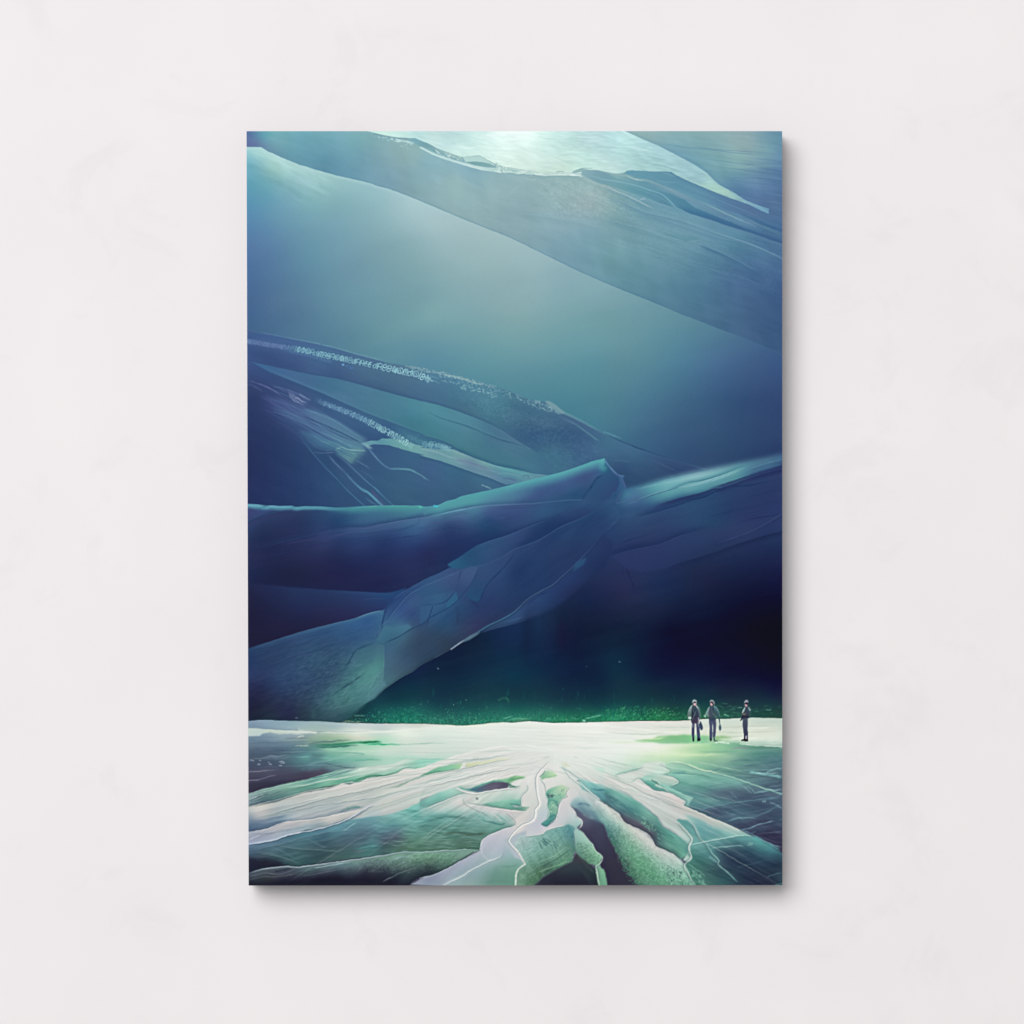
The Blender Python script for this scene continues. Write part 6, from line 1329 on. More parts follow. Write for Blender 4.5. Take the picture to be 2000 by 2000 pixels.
# ---- white arm reaching to the lower right
layer('E3 740,1060 900,1040 1060,1200 1120,1340 960,1380 890,1470 840,1400 760,1240', '''E3 800,1120:98,162,158 950,1200:100,166,164 1000,1300:112,172,168 900,1420:88,150,145 850,1350:100,165,152''', soft=2)
ARM = layer('E2 1560,560 1700,600 1932,690 E3 0,600 120,650 200,690 290,690 360,650 430,700 520,770 620,780 720,810 850,885 830,915 860,945 950,985 1100,1050 1300,1130 1420,1190 1550,1250 1700,1350 1840,1420 1700,1340 1560,1260 1400,1260 1200,1290 1060,1320 1030,1290 1000,1270 950,1160 900,1100 860,1080 780,1075 760,1090 850,1180 920,1270 910,1330 895,1360 890,1400 920,1480 870,1530 820,1500 905,1400 885,1320 780,1240 620,1140 560,1050 420,930 330,870 240,800 100,740 0,700 E2 1850,700 1700,640 1600,620',
'''E2 1700,640:216,222,216 1850,680:212,218,212 E3 100,680:214,218,212 250,760:206,212,206 200,690:218,218,212 350,720:210,214,208 400,860:202,210,204 500,850:204,208,204 600,830:206,206,202 700,850:208,204,200 800,900:208,202,198 600,950:196,206,200 700,980:198,204,198 750,1050:192,200,196
900,1020:196,204,196 1050,1080:192,200,194 1200,1130:182,198,190 1350,1190:165,195,188 1100,1150:165,195,188 1250,1230:130,185,178 1500,1260:120,178,172 700,1150:180,200,194 820,1250:185,204,198 880,1200:165,195,188 1000,1200:130,182,180 1050,1280:135,190,182 650,1100:188,202,196 900,1420:160,196,184 880,1490:158,194,180''', soft=.9)
texture(ARM, streak(31, 90, 3.0, 201, 3, wob=2), 13)
layer('E3 760,1085 800,1075 860,1100 930,1180 950,1240 870,1190 800,1130', '''E3 800,1100:98,165,160 870,1150:92,158,155 920,1210:110,172,168''', .9, soft=1.2)
layer('E3 840,1030 900,1040 1000,1080 1150,1160 1300,1215 1400,1255 1200,1285 1060,1312 1020,1280 960,1160 900,1090', '''E3 880,1050:128,190,182 1000,1130:105,172,172 1100,1200:100,165,168 1080,1270:85,150,152 1200,1240:105,165,165 1300,1240:120,182,176 980,1160:92,160,162''', .85, soft=2)
texture(region('E3 880,1050 1300,1200 1300,1270 1050,1290', 4), streak(20, 40, 3, 203, 3), 14)
stroke('E3 0,640 100,690 300,800 450,880 700,1010', 2.2, '188,198,192', .6, fade=(.2, .2))
stroke('E3 500,780 620,850 760,930 850,980', 2.2, '172,184,180', .65, fade=(.2, .2))
stroke('E3 860,945 950,985 1100,1050 1300,1130 1420,1190', 2, '216,220,212', .75)
edge('E3 860,942 950,982 1100,1047 1300,1127 1420,1187 1700,1345', -1, 6, '58,88,108', .5, fade=(.1, .1))
stroke('E3 760,1095 850,1185 920,1275 905,1340 890,1380', 3, '200,210,204', .8)
stroke('E3 900,1100 950,1165 1000,1270 1060,1320', 3, '190,208,202', .7, soft=1)
stroke('E3 560,1055 620,1145 780,1245 880,1330', 2, '215,216,210', .5)
# teal triangle on the arm's upper side
layer('E3 360,650 440,610 560,600 620,610 700,625 760,670 770,690 720,715 680,730 600,710 560,715 500,670', '''E3 420,640:150,212,192 520,640:175,214,198 620,640:196,214,202 720,670:202,216,204 600,690:170,205,190 680,715:150,200,182''', .9, soft=1.2)
layer('E3 400,680 470,665 520,690 560,720 600,740 680,780 640,790 540,770 470,720', '''E3 450,690:92,175,155 540,740:70,150,135 600,760:95,175,155 500,700:100,180,160''', .9, soft=1.3)
stroke('E3 500,660 540,690 565,715', 3, '62,115,108', .85)
stroke('E3 540,715 620,750 700,800 760,830', 3.4, '205,218,208', .85, soft=.9)
stroke('E3 600,700 700,750 800,800 930,850', 2.4, '150,205,190', .8)
layer('E3 600,700 700,750 800,800 935,850 880,945 830,915 850,885 720,810 660,770', '''E3 700,770:140,200,182 800,830:135,195,180 880,870:150,205,188 860,920:120,180,168''', .9, soft=1)
layer('E3 100,605 250,570 350,545 420,520 440,500 430,480 300,480 240,490 320,545 250,565', '''E3 180,600:165,215,195 350,510:195,225,210 330,545:170,215,195''', .5, soft=2)
stroke('E3 110,605 220,575 330,550 400,530', 3, '140,200,178', .7, soft=1.2, fade=(.2, .2))
layer('E3 120,610 330,560 450,480 560,460 640,480 650,520 700,560 600,600 500,600 420,620 360,655 290,690 200,690', '''E3 250,640:214,220,212 400,580:214,222,214 520,520:214,226,216 600,540:205,228,215 500,590:200,222,210''', .85, soft=1.5)
stroke('E3 570,500 640,530 690,560 640,585 600,600', 2.4, '165,205,185', .6)
stroke('E3 560,490 620,520 650,540', 2, '225,232,222', .8)
stroke('E3 620,610 700,625 760,665 775,690 720,715', 2, '212,222,212', .7)
# glassy right-hand ice
layer('E3 640,480 750,470 850,490 1000,550 1200,600 1350,630 1500,690 1400,700 1300,690 1100,640 900,600 720,595 690,570', '''E3 720,510:180,222,195 800,560:135,195,172 900,540:150,205,178 750,590:120,185,168 1000,590:135,195,172 1200,640:125,190,172 1400,670:120,185,172''', .75, soft=1.6)
stroke('E3 650,485 760,475 850,492 920,515 1000,550 1120,575 1220,600', 3, '205,235,190', .85, soft=1, fade=(.2, .2))
stroke('E3 1200,598 1350,630 1500,690 1650,740 1800,790 1870,812', 3, '135,195,178', .85, soft=1, fade=(.05, 0), col2='110,160,165')
stroke('E3 900,450 1000,475 1200,520 1350,550 1500,585', 3, '165,208,180', .6, soft=1.2, fade=(.2, .3))
layer('E3 700,590 860,570 850,595 740,605', '85,160,155', .7, soft=1.6)
stroke('E3 720,605 900,598 1100,630 1200,650', 2.4, '82,150,145', .6, fade=(.2, .2))
stroke('E3 720,600 840,610 1000,620', 2, '165,215,198', .6, fade=(.2, .2))
layer('E3 690,730 780,690 900,640 1100,650 1350,690 1480,720 1250,760 1050,820 920,830', '''E3 780,720:100,168,155 900,690:120,185,168 1000,740:98,162,152 1200,700:112,172,160 950,800:82,138,140 1150,760:92,145,145 1380,710:102,158,155''', .7, soft=2)
texture(region('E3 700,730 900,650 1480,700 1100,860 930,840', 5), streak(-6, 60, 6, 205, 3), 9)
layer('E3 1000,830 1150,770 1300,750 1450,780 1400,860 1200,850', '''E3 1100,810:88,110,132 1300,790:80,96,122 1350,840:76,100,124''', .5, soft=4)
layer('E3 930,850 1050,830 1200,860 1350,880 1300,910 1000,970 880,945', '''E3 950,880:92,150,145 1100,880:95,150,148 1250,890:80,128,138 1000,940:80,132,140''', .7, soft=2)
stroke('E3 1000,830 1150,850 1280,870', 3, '62,98,118', .6, fade=(.2, .2), soft=1.3)
lines = [('1380,550 1550,560 1700,555 1870,540', 2, '120,172,172', .6), ('1510,590 1550,582 1640,595 1720,605 1870,632', 4.2, '135,205,200', .85), ('1690,590 1760,555 1870,540', 2.6, '125,175,180', .75), ('1550,595 1700,590 1830,590', 2, '150,200,200', .6),
         ('1600,700 1700,690 1870,665', 2, '85,120,135', .6), ('1700,590 1870,660', 1.8, '105,150,160', .5), ('1400,690 1480,750 1560,820', 2, '112,160,165', .7), ('1460,740 1520,745 1590,810', 2, '125,175,180', .7), ('1560,805 1700,775 1810,770 1870,750', 3, '120,170,175', .75),
         ('1320,785 1360,820 1400,860', 2, '105,138,155', .7), ('950,975 1100,950 1300,910 1500,880 1700,862 1870,835', 3, '98,142,158', .75), ('1000,990 1200,955 1400,925 1600,890 1870,850', 2, '85,110,140', .6), ('1230,965 1300,1005 1380,1028', 2, '92,125,148', .7),
         ('1680,870 1690,890 1650,890', 3, '125,165,180', .7), ('1730,890 1800,920 1870,970', 3, '115,155,172', .7), ('1250,1100 1400,1065 1550,1050 1700,1000 1820,930', 4, '88,128,145', .7), ('1300,1080 1450,1060 1600,1065', 2.4, '115,165,172', .6), ('1400,1190 1500,1170 1650,1120 1790,1095', 2.6, '105,145,162', .8),
         ('1590,1225 1700,1220 1870,1212', 2, '78,92,120', .7), ('1430,1190 1520,1215 1620,1270 1740,1330 1870,1375', 3.2, '105,150,165', .8), ('1420,1185 1600,1245 1780,1310 1870,1320', 2, '70,98,122', .6), ('1100,1030 1250,990 1450,940 1700,900', 2, '62,80,110', .5),
         ('1500,820 1650,800 1870,780', 2, '70,92,120', .5), ('1380,640 1600,640 1870,620', 2, '78,112,128', .4), ('1650,740 1760,720 1870,700', 2, '62,80,105', .5), ('1500,950 1700,930 1870,900', 2.4, '60,76,108', .5), ('1550,1000 1700,960 1870,945', 3, '78,108,132', .5),
         ('1830,1090 1870,1060', 2, '85,115,138', .5), ('1600,870 1870,820', 2, '95,130,150', .5)]
for s, w, c, a in lines:
    stroke('E3 ' + s, w, c, a, soft=.9 if w < 3.5 else 1.3, fade=(.12, .12))
GL = region('E3 900,560 1932,300 1932,1330 1700,1330 1300,1120 880,940 1050,830', 8)
texture(GL, streak(-9, 90, 4, 207, 3, wob=2), 9)
texture(GL, streak(28, 60, 4, 208, 2), 5)
for i in range(60):
    x, y = RNG.uniform(1000, 1800), RNG.uniform(380, 1250)
    l = RNG.uniform(80, 300)
    if y > 900 + (x - 800) * .45:
        continue
    stroke('E3 %f,%f %f,%f' % (x, y, min(1880, x + l), y - l * RNG.uniform(.05, .25)), RNG.uniform(1, 2.4), ['115,160,165', '58,78,105', '88,128,145'][i % 3], RNG.uniform(.1, .4), sm=0, fade=(.4, .4), soft=1)
# far right: green film over the snow
stroke('D3 0,800 300,805 500,812', 3, '205,235,190', .5, soft=2, fade=(.3, .2))
layer('D3 300,785 420,775 500,770 560,740 700,728 900,725 1100,735 1350,745 1280,760 1180,765 1250,790 1150,810 900,815 600,815 400,800', '''D3 400,785:158,208,152 560,760:142,200,142 700,755:130,190,138 800,785:128,192,142 1000,770:132,198,145 1200,750:140,185,130 600,795:148,204,160 1100,795:148,200,165''', .95, soft=1.8)
texture(region('D3 350,780 600,735 1200,740 1200,800 600,810', 3), streak(1, 50, 3, 209, 2), 9)
stroke('D3 430,770 560,765 650,740', 3, '220,240,190', .6, soft=1.4, fade=(.3, .2))
layer('D3 620,890 800,870 1000,850 1200,840 1500,850 1400,900 1100,915 800,905', '''D3 700,890:192,226,182 900,885:165,212,166 1100,870:150,208,160 1300,870:130,192,155''', .6, soft=3)
stroke('D3 700,930 1000,935 1300,925', 4, '222,238,195', .5, soft=2, fade=(.3, .3))
layer('D3 1180,800 1400,810 1600,835 1850,850 1860,870 1700,875 1500,880 1350,870 1250,850 1100,835', '''D3 1250,820:140,198,158 1400,840:115,172,145 1600,855:88,142,125 1800,862:82,135,122''', .85, soft=1.6)
stroke('D3 1170,812 1190,802 1300,815', 3, '225,242,225', .8, soft=1)
stroke('D3 1420,822 1500,828 1650,838 1860,848', 2.4, '222,236,218', .7)
stroke('D3 1250,790 1450,795 1650,800 1860,790', 2, '175,205,185', .6, fade=(.2, .1))
for s in ('1060,640 1250,650 1500,635 1860,620', '1100,690 1400,700 1860,690', '500,640 800,650 1000,640', '1550,600 1860,590', '0,690 300,720 700,710', '1250,745 1400,745 1600,735'):
    stroke('D3 ' + s, 2.4, '188,200,188', .55, soft=1.2, fade=(.2, .2))
for s in ('0,630 300,660 600,690', '1300,770 1500,762 1700,770', '600,700 900,690', '1500,660 1750,650'):
    stroke('D3 ' + s, 3, '242,244,236', .6, soft=1.4, fade=(.2, .2))
edge('D3 0,588 400,582 800,580 1050,560', 1, 5, '215,210,198', .5)
for s, w, c, a in (('D3 1300,870 1450,865 1550,860', 2.4, '150,140,160', .6), ('D3 1450,950 1650,945 1860,930', 3, '95,150,150', .5), ('D3 950,900 1200,905 1500,890', 3, '110,172,145', .5), ('D3 1300,1000 1600,990 1860,985', 3, '70,110,125', .4)):
    stroke(s, w, c, a, soft=1.4, fade=(.3, .3))
# ---- lower right corner
LRC = layer('E3 880,1450 905,1400 900,1360 1060,1320 1200,1290 1400,1255 1560,1250 1700,1340 1840,1410 1880,1440 1932,1470 1932,1790 950,1790 880,1650 850,1560 870,1530 920,1480',
'''E3 950,1400:85,148,142 1000,1350:105,165,160 1150,1330:100,162,160 1300,1290:92,155,155 1450,1290:85,148,150 1550,1280:95,165,165 1650,1330:78,160,158 1750,1390:72,140,148 1000,1450:68,128,125 1100,1400:75,135,138 1150,1480:78,135,138 1250,1360:66,108,120 1400,1360:60,95,112 1550,1370:58,100,115
1700,1440:56,98,116 1840,1440:52,95,112 1200,1420:60,92,110 1400,1450:48,72,98 1600,1500:48,72,98 1840,1550:42,58,84 1300,1500:42,58,86 1500,1600:40,56,82 1700,1650:40,54,78 950,1550:62,118,110 1050,1550:60,108,105 1150,1560:60,98,105 950,1650:72,128,115 1050,1650:62,108,105
1150,1650:58,95,102 1250,1600:48,75,92 1300,1680:50,86,98 1400,1700:42,62,84 1000,1740:75,135,118 1100,1740:60,108,102 1250,1740:50,92,98 1550,1740:38,46,74 1750,1740:36,42,68 1840,1740:40,62,82 1840,1650:44,66,86''', soft=1)
texture(LRC, streak(24, 40, 3.4, 211, 3, wob=2), 10)
texture(LRC, streak(-10, 60, 5, 212, 2), 5)
for s, w, c, a in (('E3 900,1345 950,1335 1050,1315 1200,1285 1350,1258 1450,1245 1560,1250', 3, '150,205,198', .85), ('E3 1110,1380 1250,1360 1400,1350 1480,1352', 2.2, '128,180,178', .8), ('E3 890,1380 885,1360 900,1345', 3, '172,206,198', .9), ('E3 885,1370 890,1410 905,1450 915,1480 870,1530', 4.4, '182,208,198', .85),
                   ('E3 870,1530 840,1560 870,1610 890,1660 920,1720 960,1785', 4, '150,205,182', .8), ('E3 1060,1320 1110,1400 1160,1460 1200,1510 1190,1540', 3, '110,172,168', .8), ('E3 880,1540 950,1590 1030,1640 1060,1680', 2.2, '120,182,165', .6), ('E3 1190,1545 1250,1590 1320,1660 1405,1740', 2.6, '85,142,145', .75),
                   ('E3 1560,1250 1650,1300 1750,1350 1850,1400', 4, '85,178,172', .7), ('E3 1480,1330 1600,1345 1700,1370 1800,1420', 3, '72,128,138', .6), ('E3 1700,1680 1800,1650 1870,1630', 2.4, '70,108,118', .7), ('E3 1780,1770 1870,1745', 3, '70,130,130', .7), ('E3 1500,1320 1560,1335 1500,1350', 2.4, '150,205,195', .5),
                   ('E3 1100,1460 1160,1510 1190,1535', 4, '120,180,175', .5), ('E3 860,1560 1000,1700 1080,1780', 2, '62,118,108', .6), ('E3 930,1700 1000,1740 1100,1770', 2.4, '95,160,138', .5), ('E3 1380,1580 1550,1540 1700,1500', 2, '62,92,112', .5)):
    stroke(s, w, c, a, soft=.9, fade=(.08, .15))
specks(region('E3 870,1560 1000,1640 1100,1780 960,1780 890,1660', 4), 150, (1, 1.9), '130,195,170 55,105,98 95,165,140', (.25, .6), ang=45, ln=(2, 6), seed=213)
specks(region('E3 600,1550 850,1620 920,1780 700,1780', 4), 220, (1, 1.9), '75,130,115 60,100,95 165,215,190', (.25, .6), ang=50, ln=(1, 5), seed=214)
# long strands fanning out from the bright heart of the floor
FLR = region('D1 40,700 1932,700 D2 1932,900 D3 600,900 1932,1000 E3 1932,1900 E1 40,1900', 14)
_R = np.random.RandomState(77)
_pol = polar(1075, 1468, 34, 1.6, 401, 2.0)
_lum = IMG.mean(-1)
texture(FLR * np.clip((YY + Y0 - 1478) / 40, 0, 1) * np.clip(_lum * 1.6 - .1, .25, 1) * np.clip(np.abs(XX + X0 - 1075) / np.maximum(8, YY + Y0 - 1468) * .9 - .25, .12, 1), _pol, 16)
for i in range(150):
    side = _R.rand()
    if side < .52:
        ex, ey = 470, _R.uniform(1455, 1700)
    elif side < .62:
        ex, ey = _R.uniform(480, 800), 1745
    else:
        ex, ey = 1540, _R.uniform(1500, 1745)
    sx, sy = _R.uniform(985, 1130), _R.uniform(1455, 1490)
    mx, my = sx + (ex - sx) * .5, sy + (ey - sy) * _R.uniform(.34, .46)
    t0, t1 = _R.uniform(.02, .6), 0
    t1 = min(1, t0 + _R.uniform(.15, .5))
    ts = np.linspace(t0, t1, 9)
    q = [((1 - t) ** 2 * sx + 2 * t * (1 - t) * mx + t * t * ex - X0, (1 - t) ** 2 * sy + 2 * t * (1 - t) * my + t * t * ey - Y0) for t in ts]
    c = ['226,230,224', '105,150,145', '150,185,178', '196,208,202'][i % 4]
    stroke(q, _R.uniform(.9, 2.0), c, _R.uniform(.12, .4), sm=2, fade=(.3, .4), clip=FLR)
def ridge(s, side=1, w=1.9, hi='226,231,225', a=.85, shade='96,140,140', sw=9, sa=.4, line=.35):
    """a crisp lit crest of ice with a thin dark crack and a soft slope on one side"""
    p = smooth(pts(s), 5)
    edge(p, side, sw, shade, sa, sm=0, fade=(.08, .12))
    n = np.zeros_like(p)
    t = np.gradient(p, axis=0)
    t /= np.maximum(1e-6, np.hypot(t[:, 0], t[:, 1]))[:, None]
    n[:, 0], n[:, 1] = -t[:, 1] * side, t[:, 0] * side
    stroke(p + n * (w * .9), 1.5, '66,100,106', line * .8, sm=0, fade=(.15, .2), soft=.55)
    stroke(p, w, hi, a * .8, sm=0, fade=(.12, .15), soft=.6)


for s, sd, kw in (
    ('E1 85,808 200,775 330,745 480,715 600,685 750,655 900,625 1080,575 1250,545', 1, dict(hi='170,205,196', w=1.6, a=.6, sa=.2)),
    ('E1 85,945 250,900 420,860 560,820 700,780 850,755 1030,712', 1, dict(hi='206,208,204', a=.6, sa=.0)),
    ('E1 1030,712 1130,690 1250,690 1330,650 1450,632 1600,605 1690,560 1760,540 1860,535', -1, dict(hi='226,226,220', a=.7, shade='80,140,120', sw=6, sa=.35)),
    ('E1 120,1060 300,1015 480,965 660,920 860,862 1080,812 1300,770 1500,720 1700,660 1932,600', 1, dict(hi='224,222,214', w=1.6, a=.6, shade='150,172,172', sa=.35)),
    ('E1 250,1035 450,1000 650,960 900,910 1150,880 1400,840 1650,780 1900,720', 1, dict(hi='214,216,210', w=1.4, a=.5, shade='160,178,176', sa=.3, sw=6)),
    ('E1 85,1208 260,1182 330,1157 420,1117 490,1100 700,1080 900,1050 1010,1020 1200,985 1330,950', -1, dict(hi='220,220,218', a=.7, shade='92,112,142', sw=9, sa=.35)),
    ('E1 85,1338 200,1320 350,1292 500,1242 600,1217 750,1192 880,1157 960,1127 1080,1092 1200,1032 1300,970 1400,915', 1, dict(hi='205,216,232', w=2.2, a=.9, shade='66,98,116', sw=7, sa=.6, line=.7)),
    ('E1 85,1400 250,1372 420,1330 600,1280 750,1245 900,1210 1050,1190', 1, dict(hi='120,150,168', w=1.4, a=.45, shade='52,78,94', sa=.2)),
    ('E1 340,1345 520,1372 700,1388 900,1400 1100,1425', 1, dict(hi='112,146,148', w=1.4, a=.5, shade='48,72,80', sa=.25)),
    ('E1 150,1420 350,1455 520,1500 640,1545', 1, dict(hi='102,134,140', w=1.4, a=.5, shade='44,62,72', sa=.25)),
    ('E1 85,1640 250,1594 470,1567 640,1574 950,1529 1250,1494 1500,1454 1700,1418 1932,1421', 1, dict(hi='168,186,192', w=1.8, a=.75, shade='60,80,90', sa=.25, sw=6)),
    ('E2 0,1420 200,1406 400,1396 580,1390', 1, dict(hi='176,204,200', w=1.7, a=.7, shade='80,112,100', sa=.25, sw=6)),
    ('E2 0,632 150,595 300,567 430,545 600,505 800,460 980,430', 1, dict(hi='234,236,230', w=1.5, a=.5, shade='196,208,200', sa=.3)),
    ('E2 0,748 200,700 400,655 640,600 900,545 1080,520', 1, dict(hi='230,232,226', w=1.4, a=.5, shade='190,202,196', sa=.3)),
    ('E2 345,742 420,772 520,798 600,806 700,786 900,756 1060,735', 1, dict(hi='232,232,228', w=2, a=.85, shade='176,196,190', sa=.3)),
    ('E2 60,970 200,908 360,840 480,800', -1, dict(hi='226,226,222', a=.8, shade='92,168,154', sw=8, sa=.35)),
    ('E2 480,905 640,935 800,962 1000,987 1110,997', -1, dict(hi='226,226,222', a=.8, shade='110,170,154', sw=6, sa=.35)),
    ('E2 470,830 480,905 560,950 680,1010 760,1060', 1, dict(hi='214,220,216', w=1.4, a=.5, sa=.1)),
    ('E2 900,1000 960,1040 1010,1095 1005,1130', 1, dict(hi='216,220,214', w=1.5, a=.6, sa=.1)),
    ('E2 1385,455 1310,525 1250,590 1222,650 1228,740 1245,840 1252,925 1215,980 1205,1060 1150,1108 1080,1132 1000,1200 942,1290 962,1350 1012,1397 1060,1470 1100,1547', 1, dict(hi='238,238,232', w=2.4, a=.95, shade='182,192,194', sw=7, sa=.45)),
    ('E2 1130,700 1140,770 1080,832 1065,880 1075,935 1150,945', 1, dict(hi='226,230,224', w=1.7, a=.7, shade='150,190,180', sa=.2)),
    ('E2 1250,640 1265,680 1300,720 1312,800 1340,870 1332,935 1358,990 1340,1060 1275,1120', -1, dict(hi='226,228,222', w=1.7, a=.7, shade='120,172,160', sw=5, sa=.35)),
    ('E2 1592,738 1540,800 1562,840 1500,872 1470,922 1450,1002 1420,1082 1365,1112', 1, dict(hi='232,230,224', w=1.9, a=.85, shade='196,200,196', sa=.2)),
    ('E2 1568,930 1612,985 1642,1042 1692,1082 1702,1112 1690,1152 1650,1180', -1, dict(hi='228,228,222', w=2, a=.8, shade='92,110,130', sw=7, sa=.5)),
    ('E2 1500,500 1540,580 1600,650 1700,720 1800,800 1932,905', 1, dict(hi='234,234,228', w=1.8, a=.6, shade='160,196,190', sa=.25)),
    ('E2 1460,520 1640,640 1760,760 1850,840', -1, dict(hi='228,232,226', w=1.6, a=.55, shade='120,182,172', sw=8, sa=.3)),
    ('E2 1005,1775 1010,1700 1030,1605 1100,1550', 1, dict(hi='206,226,210', w=2.2, a=.9, shade='92,140,120', sw=8, sa=.4)),
    ('E2 630,1390 650,1302 700,1262 760,1228 880,1180 1005,1132', -1, dict(hi='214,222,222', w=1.8, a=.75, shade='74,110,104', sw=7, sa=.45)),
    ('E2 0,1690 190,1637 450,1502 570,1424', -1, dict(hi='182,196,208', w=1.7, a=.7, shade='46,60,66', sw=6, sa=.45)),
    ('E2 235,1768 350,1720 450,1668 560,1598 700,1528 800,1488 850,1458 862,1400', 1, dict(hi='206,218,220', w=2, a=.75, shade='130,160,166', sw=9, sa=.4)),
    ('E2 1080,1246 1200,1240 1290,1218 1340,1180 1450,1152 1560,1128', 1, dict(hi='222,222,220', w=1.7, a=.75, shade='130,176,168', sa=.3)),
    ('E2 1650,1165 1700,1212 1760,1282 1810,1334 1840,1404 1915,1474 1890,1534 1850,1570 1862,1650 1880,1775', -1, dict(hi='188,222,200', w=2, a=.85, shade='60,70,92', sw=6, sa=.4)),
    ('E3 0,606 130,652 300,722 450,802 620,872 760,932 900,1000', 1, dict(hi='226,226,220', w=1.6, a=.6, shade='176,192,184', sa=.35)),
    ('E3 290,690 360,650 430,702 530,772 640,792 730,822 852,886 830,920 862,946 1000,1012 1200,1092 1420,1190 1560,1252', -1, dict(hi='226,228,220', w=1.9, a=.8, shade='70,112,120', sw=7, sa=.4)),
    ('E3 0,908 70,960 150,1020 210,1106 300,1152 440,1222 502,1292 546,1362 640,1402 720,1442 810,1500', -1, dict(hi='220,224,216', w=2, a=.8, shade='66,84,98', sw=9, sa=.45)),
    ('E3 760,1092 850,1188 920,1280 890,1350 885,1382 914,1470 872,1520 835,1562 880,1642 960,1785', 1, dict(hi='196,216,206', w=2, a=.8, shade='80,136,130', sw=8, sa=.35)),
    ('E3 900,1090 950,1165 1000,1262 1060,1322 1130,1430 1195,1505 1190,1540 1260,1600 1400,1738', 1, dict(hi='150,196,188', w=1.6, a=.7, shade='60,98,108', sw=8, sa=.3)),
    ('E3 895,1348 1000,1322 1100,1302 1300,1264 1450,1246 1560,1252', 1, dict(hi='168,212,204', w=1.9, a=.8, shade='76,130,132', sw=7, sa=.3)),
    ('E3 600,602 690,570 640,535 570,500', 1, dict(hi='214,232,218', w=1.6, a=.7, sa=.1)),
    ('E3 620,612 720,640 762,668 775,692 700,722', -1, dict(hi='216,230,220', w=1.7, a=.75, shade='90,150,146', sw=6, sa=.35)),
    ('E3 650,486 760,477 860,494 1000,551 1120,577 1250,610 1400,650 1560,712 1720,765 1875,815', 1, dict(hi='176,220,196', w=1.8, a=.7, shade='92,150,145', sw=10, sa=.25)),
    ('E3 100,610 230,575 340,545 420,520', 1, dict(hi='170,214,196', w=1.5, a=.55, sa=.15))):
    ridge(s, sd, **kw)
# the floor is a touch greyer than the raw inks
_w = (np.clip((YY + Y0 - 1445) / 25, 0, 1) * .16)[..., None]
_w = _w + (np.clip((1400 - YY - Y0) / 40, 0, 1) * np.clip((YY + Y0 - 560) / 200, 0, 1) * .07)[..., None]
_g = (IMG * np.array([.3, .55, .15], np.float32)).sum(-1, keepdims=True)
IMG += _w * (_g - IMG)
# hand-made edges: loosen the outlines before the figures go on
_a = np.where(YY + Y0 > 1425, 1.1, 0.35).astype(np.float32)
warp(blur(_a, 8) * np.clip(np.minimum.reduce([XX, PW - 1 - XX, YY, PH - 1 - YY]) / 6.0, 0, 1), 13.0, 301)
_d = np.clip(IMG[..., 2] - IMG[..., 1], 0, 1) * np.clip(1.25 - IMG[..., 1] * 1.3, 0.2, 1)
IMG[..., 1] += 0.06 * _d
IMG[..., 2] -= 0.10 * _d
# ================================================================ three people standing on the snow
def figure(shapes):
    for kind, s, c, a, w in shapes:
        if kind == 'f':
            layer('P ' + s, c, a, soft=w)
        else:
            stroke('P ' + s, w, c, a, soft=.6, sm=4)


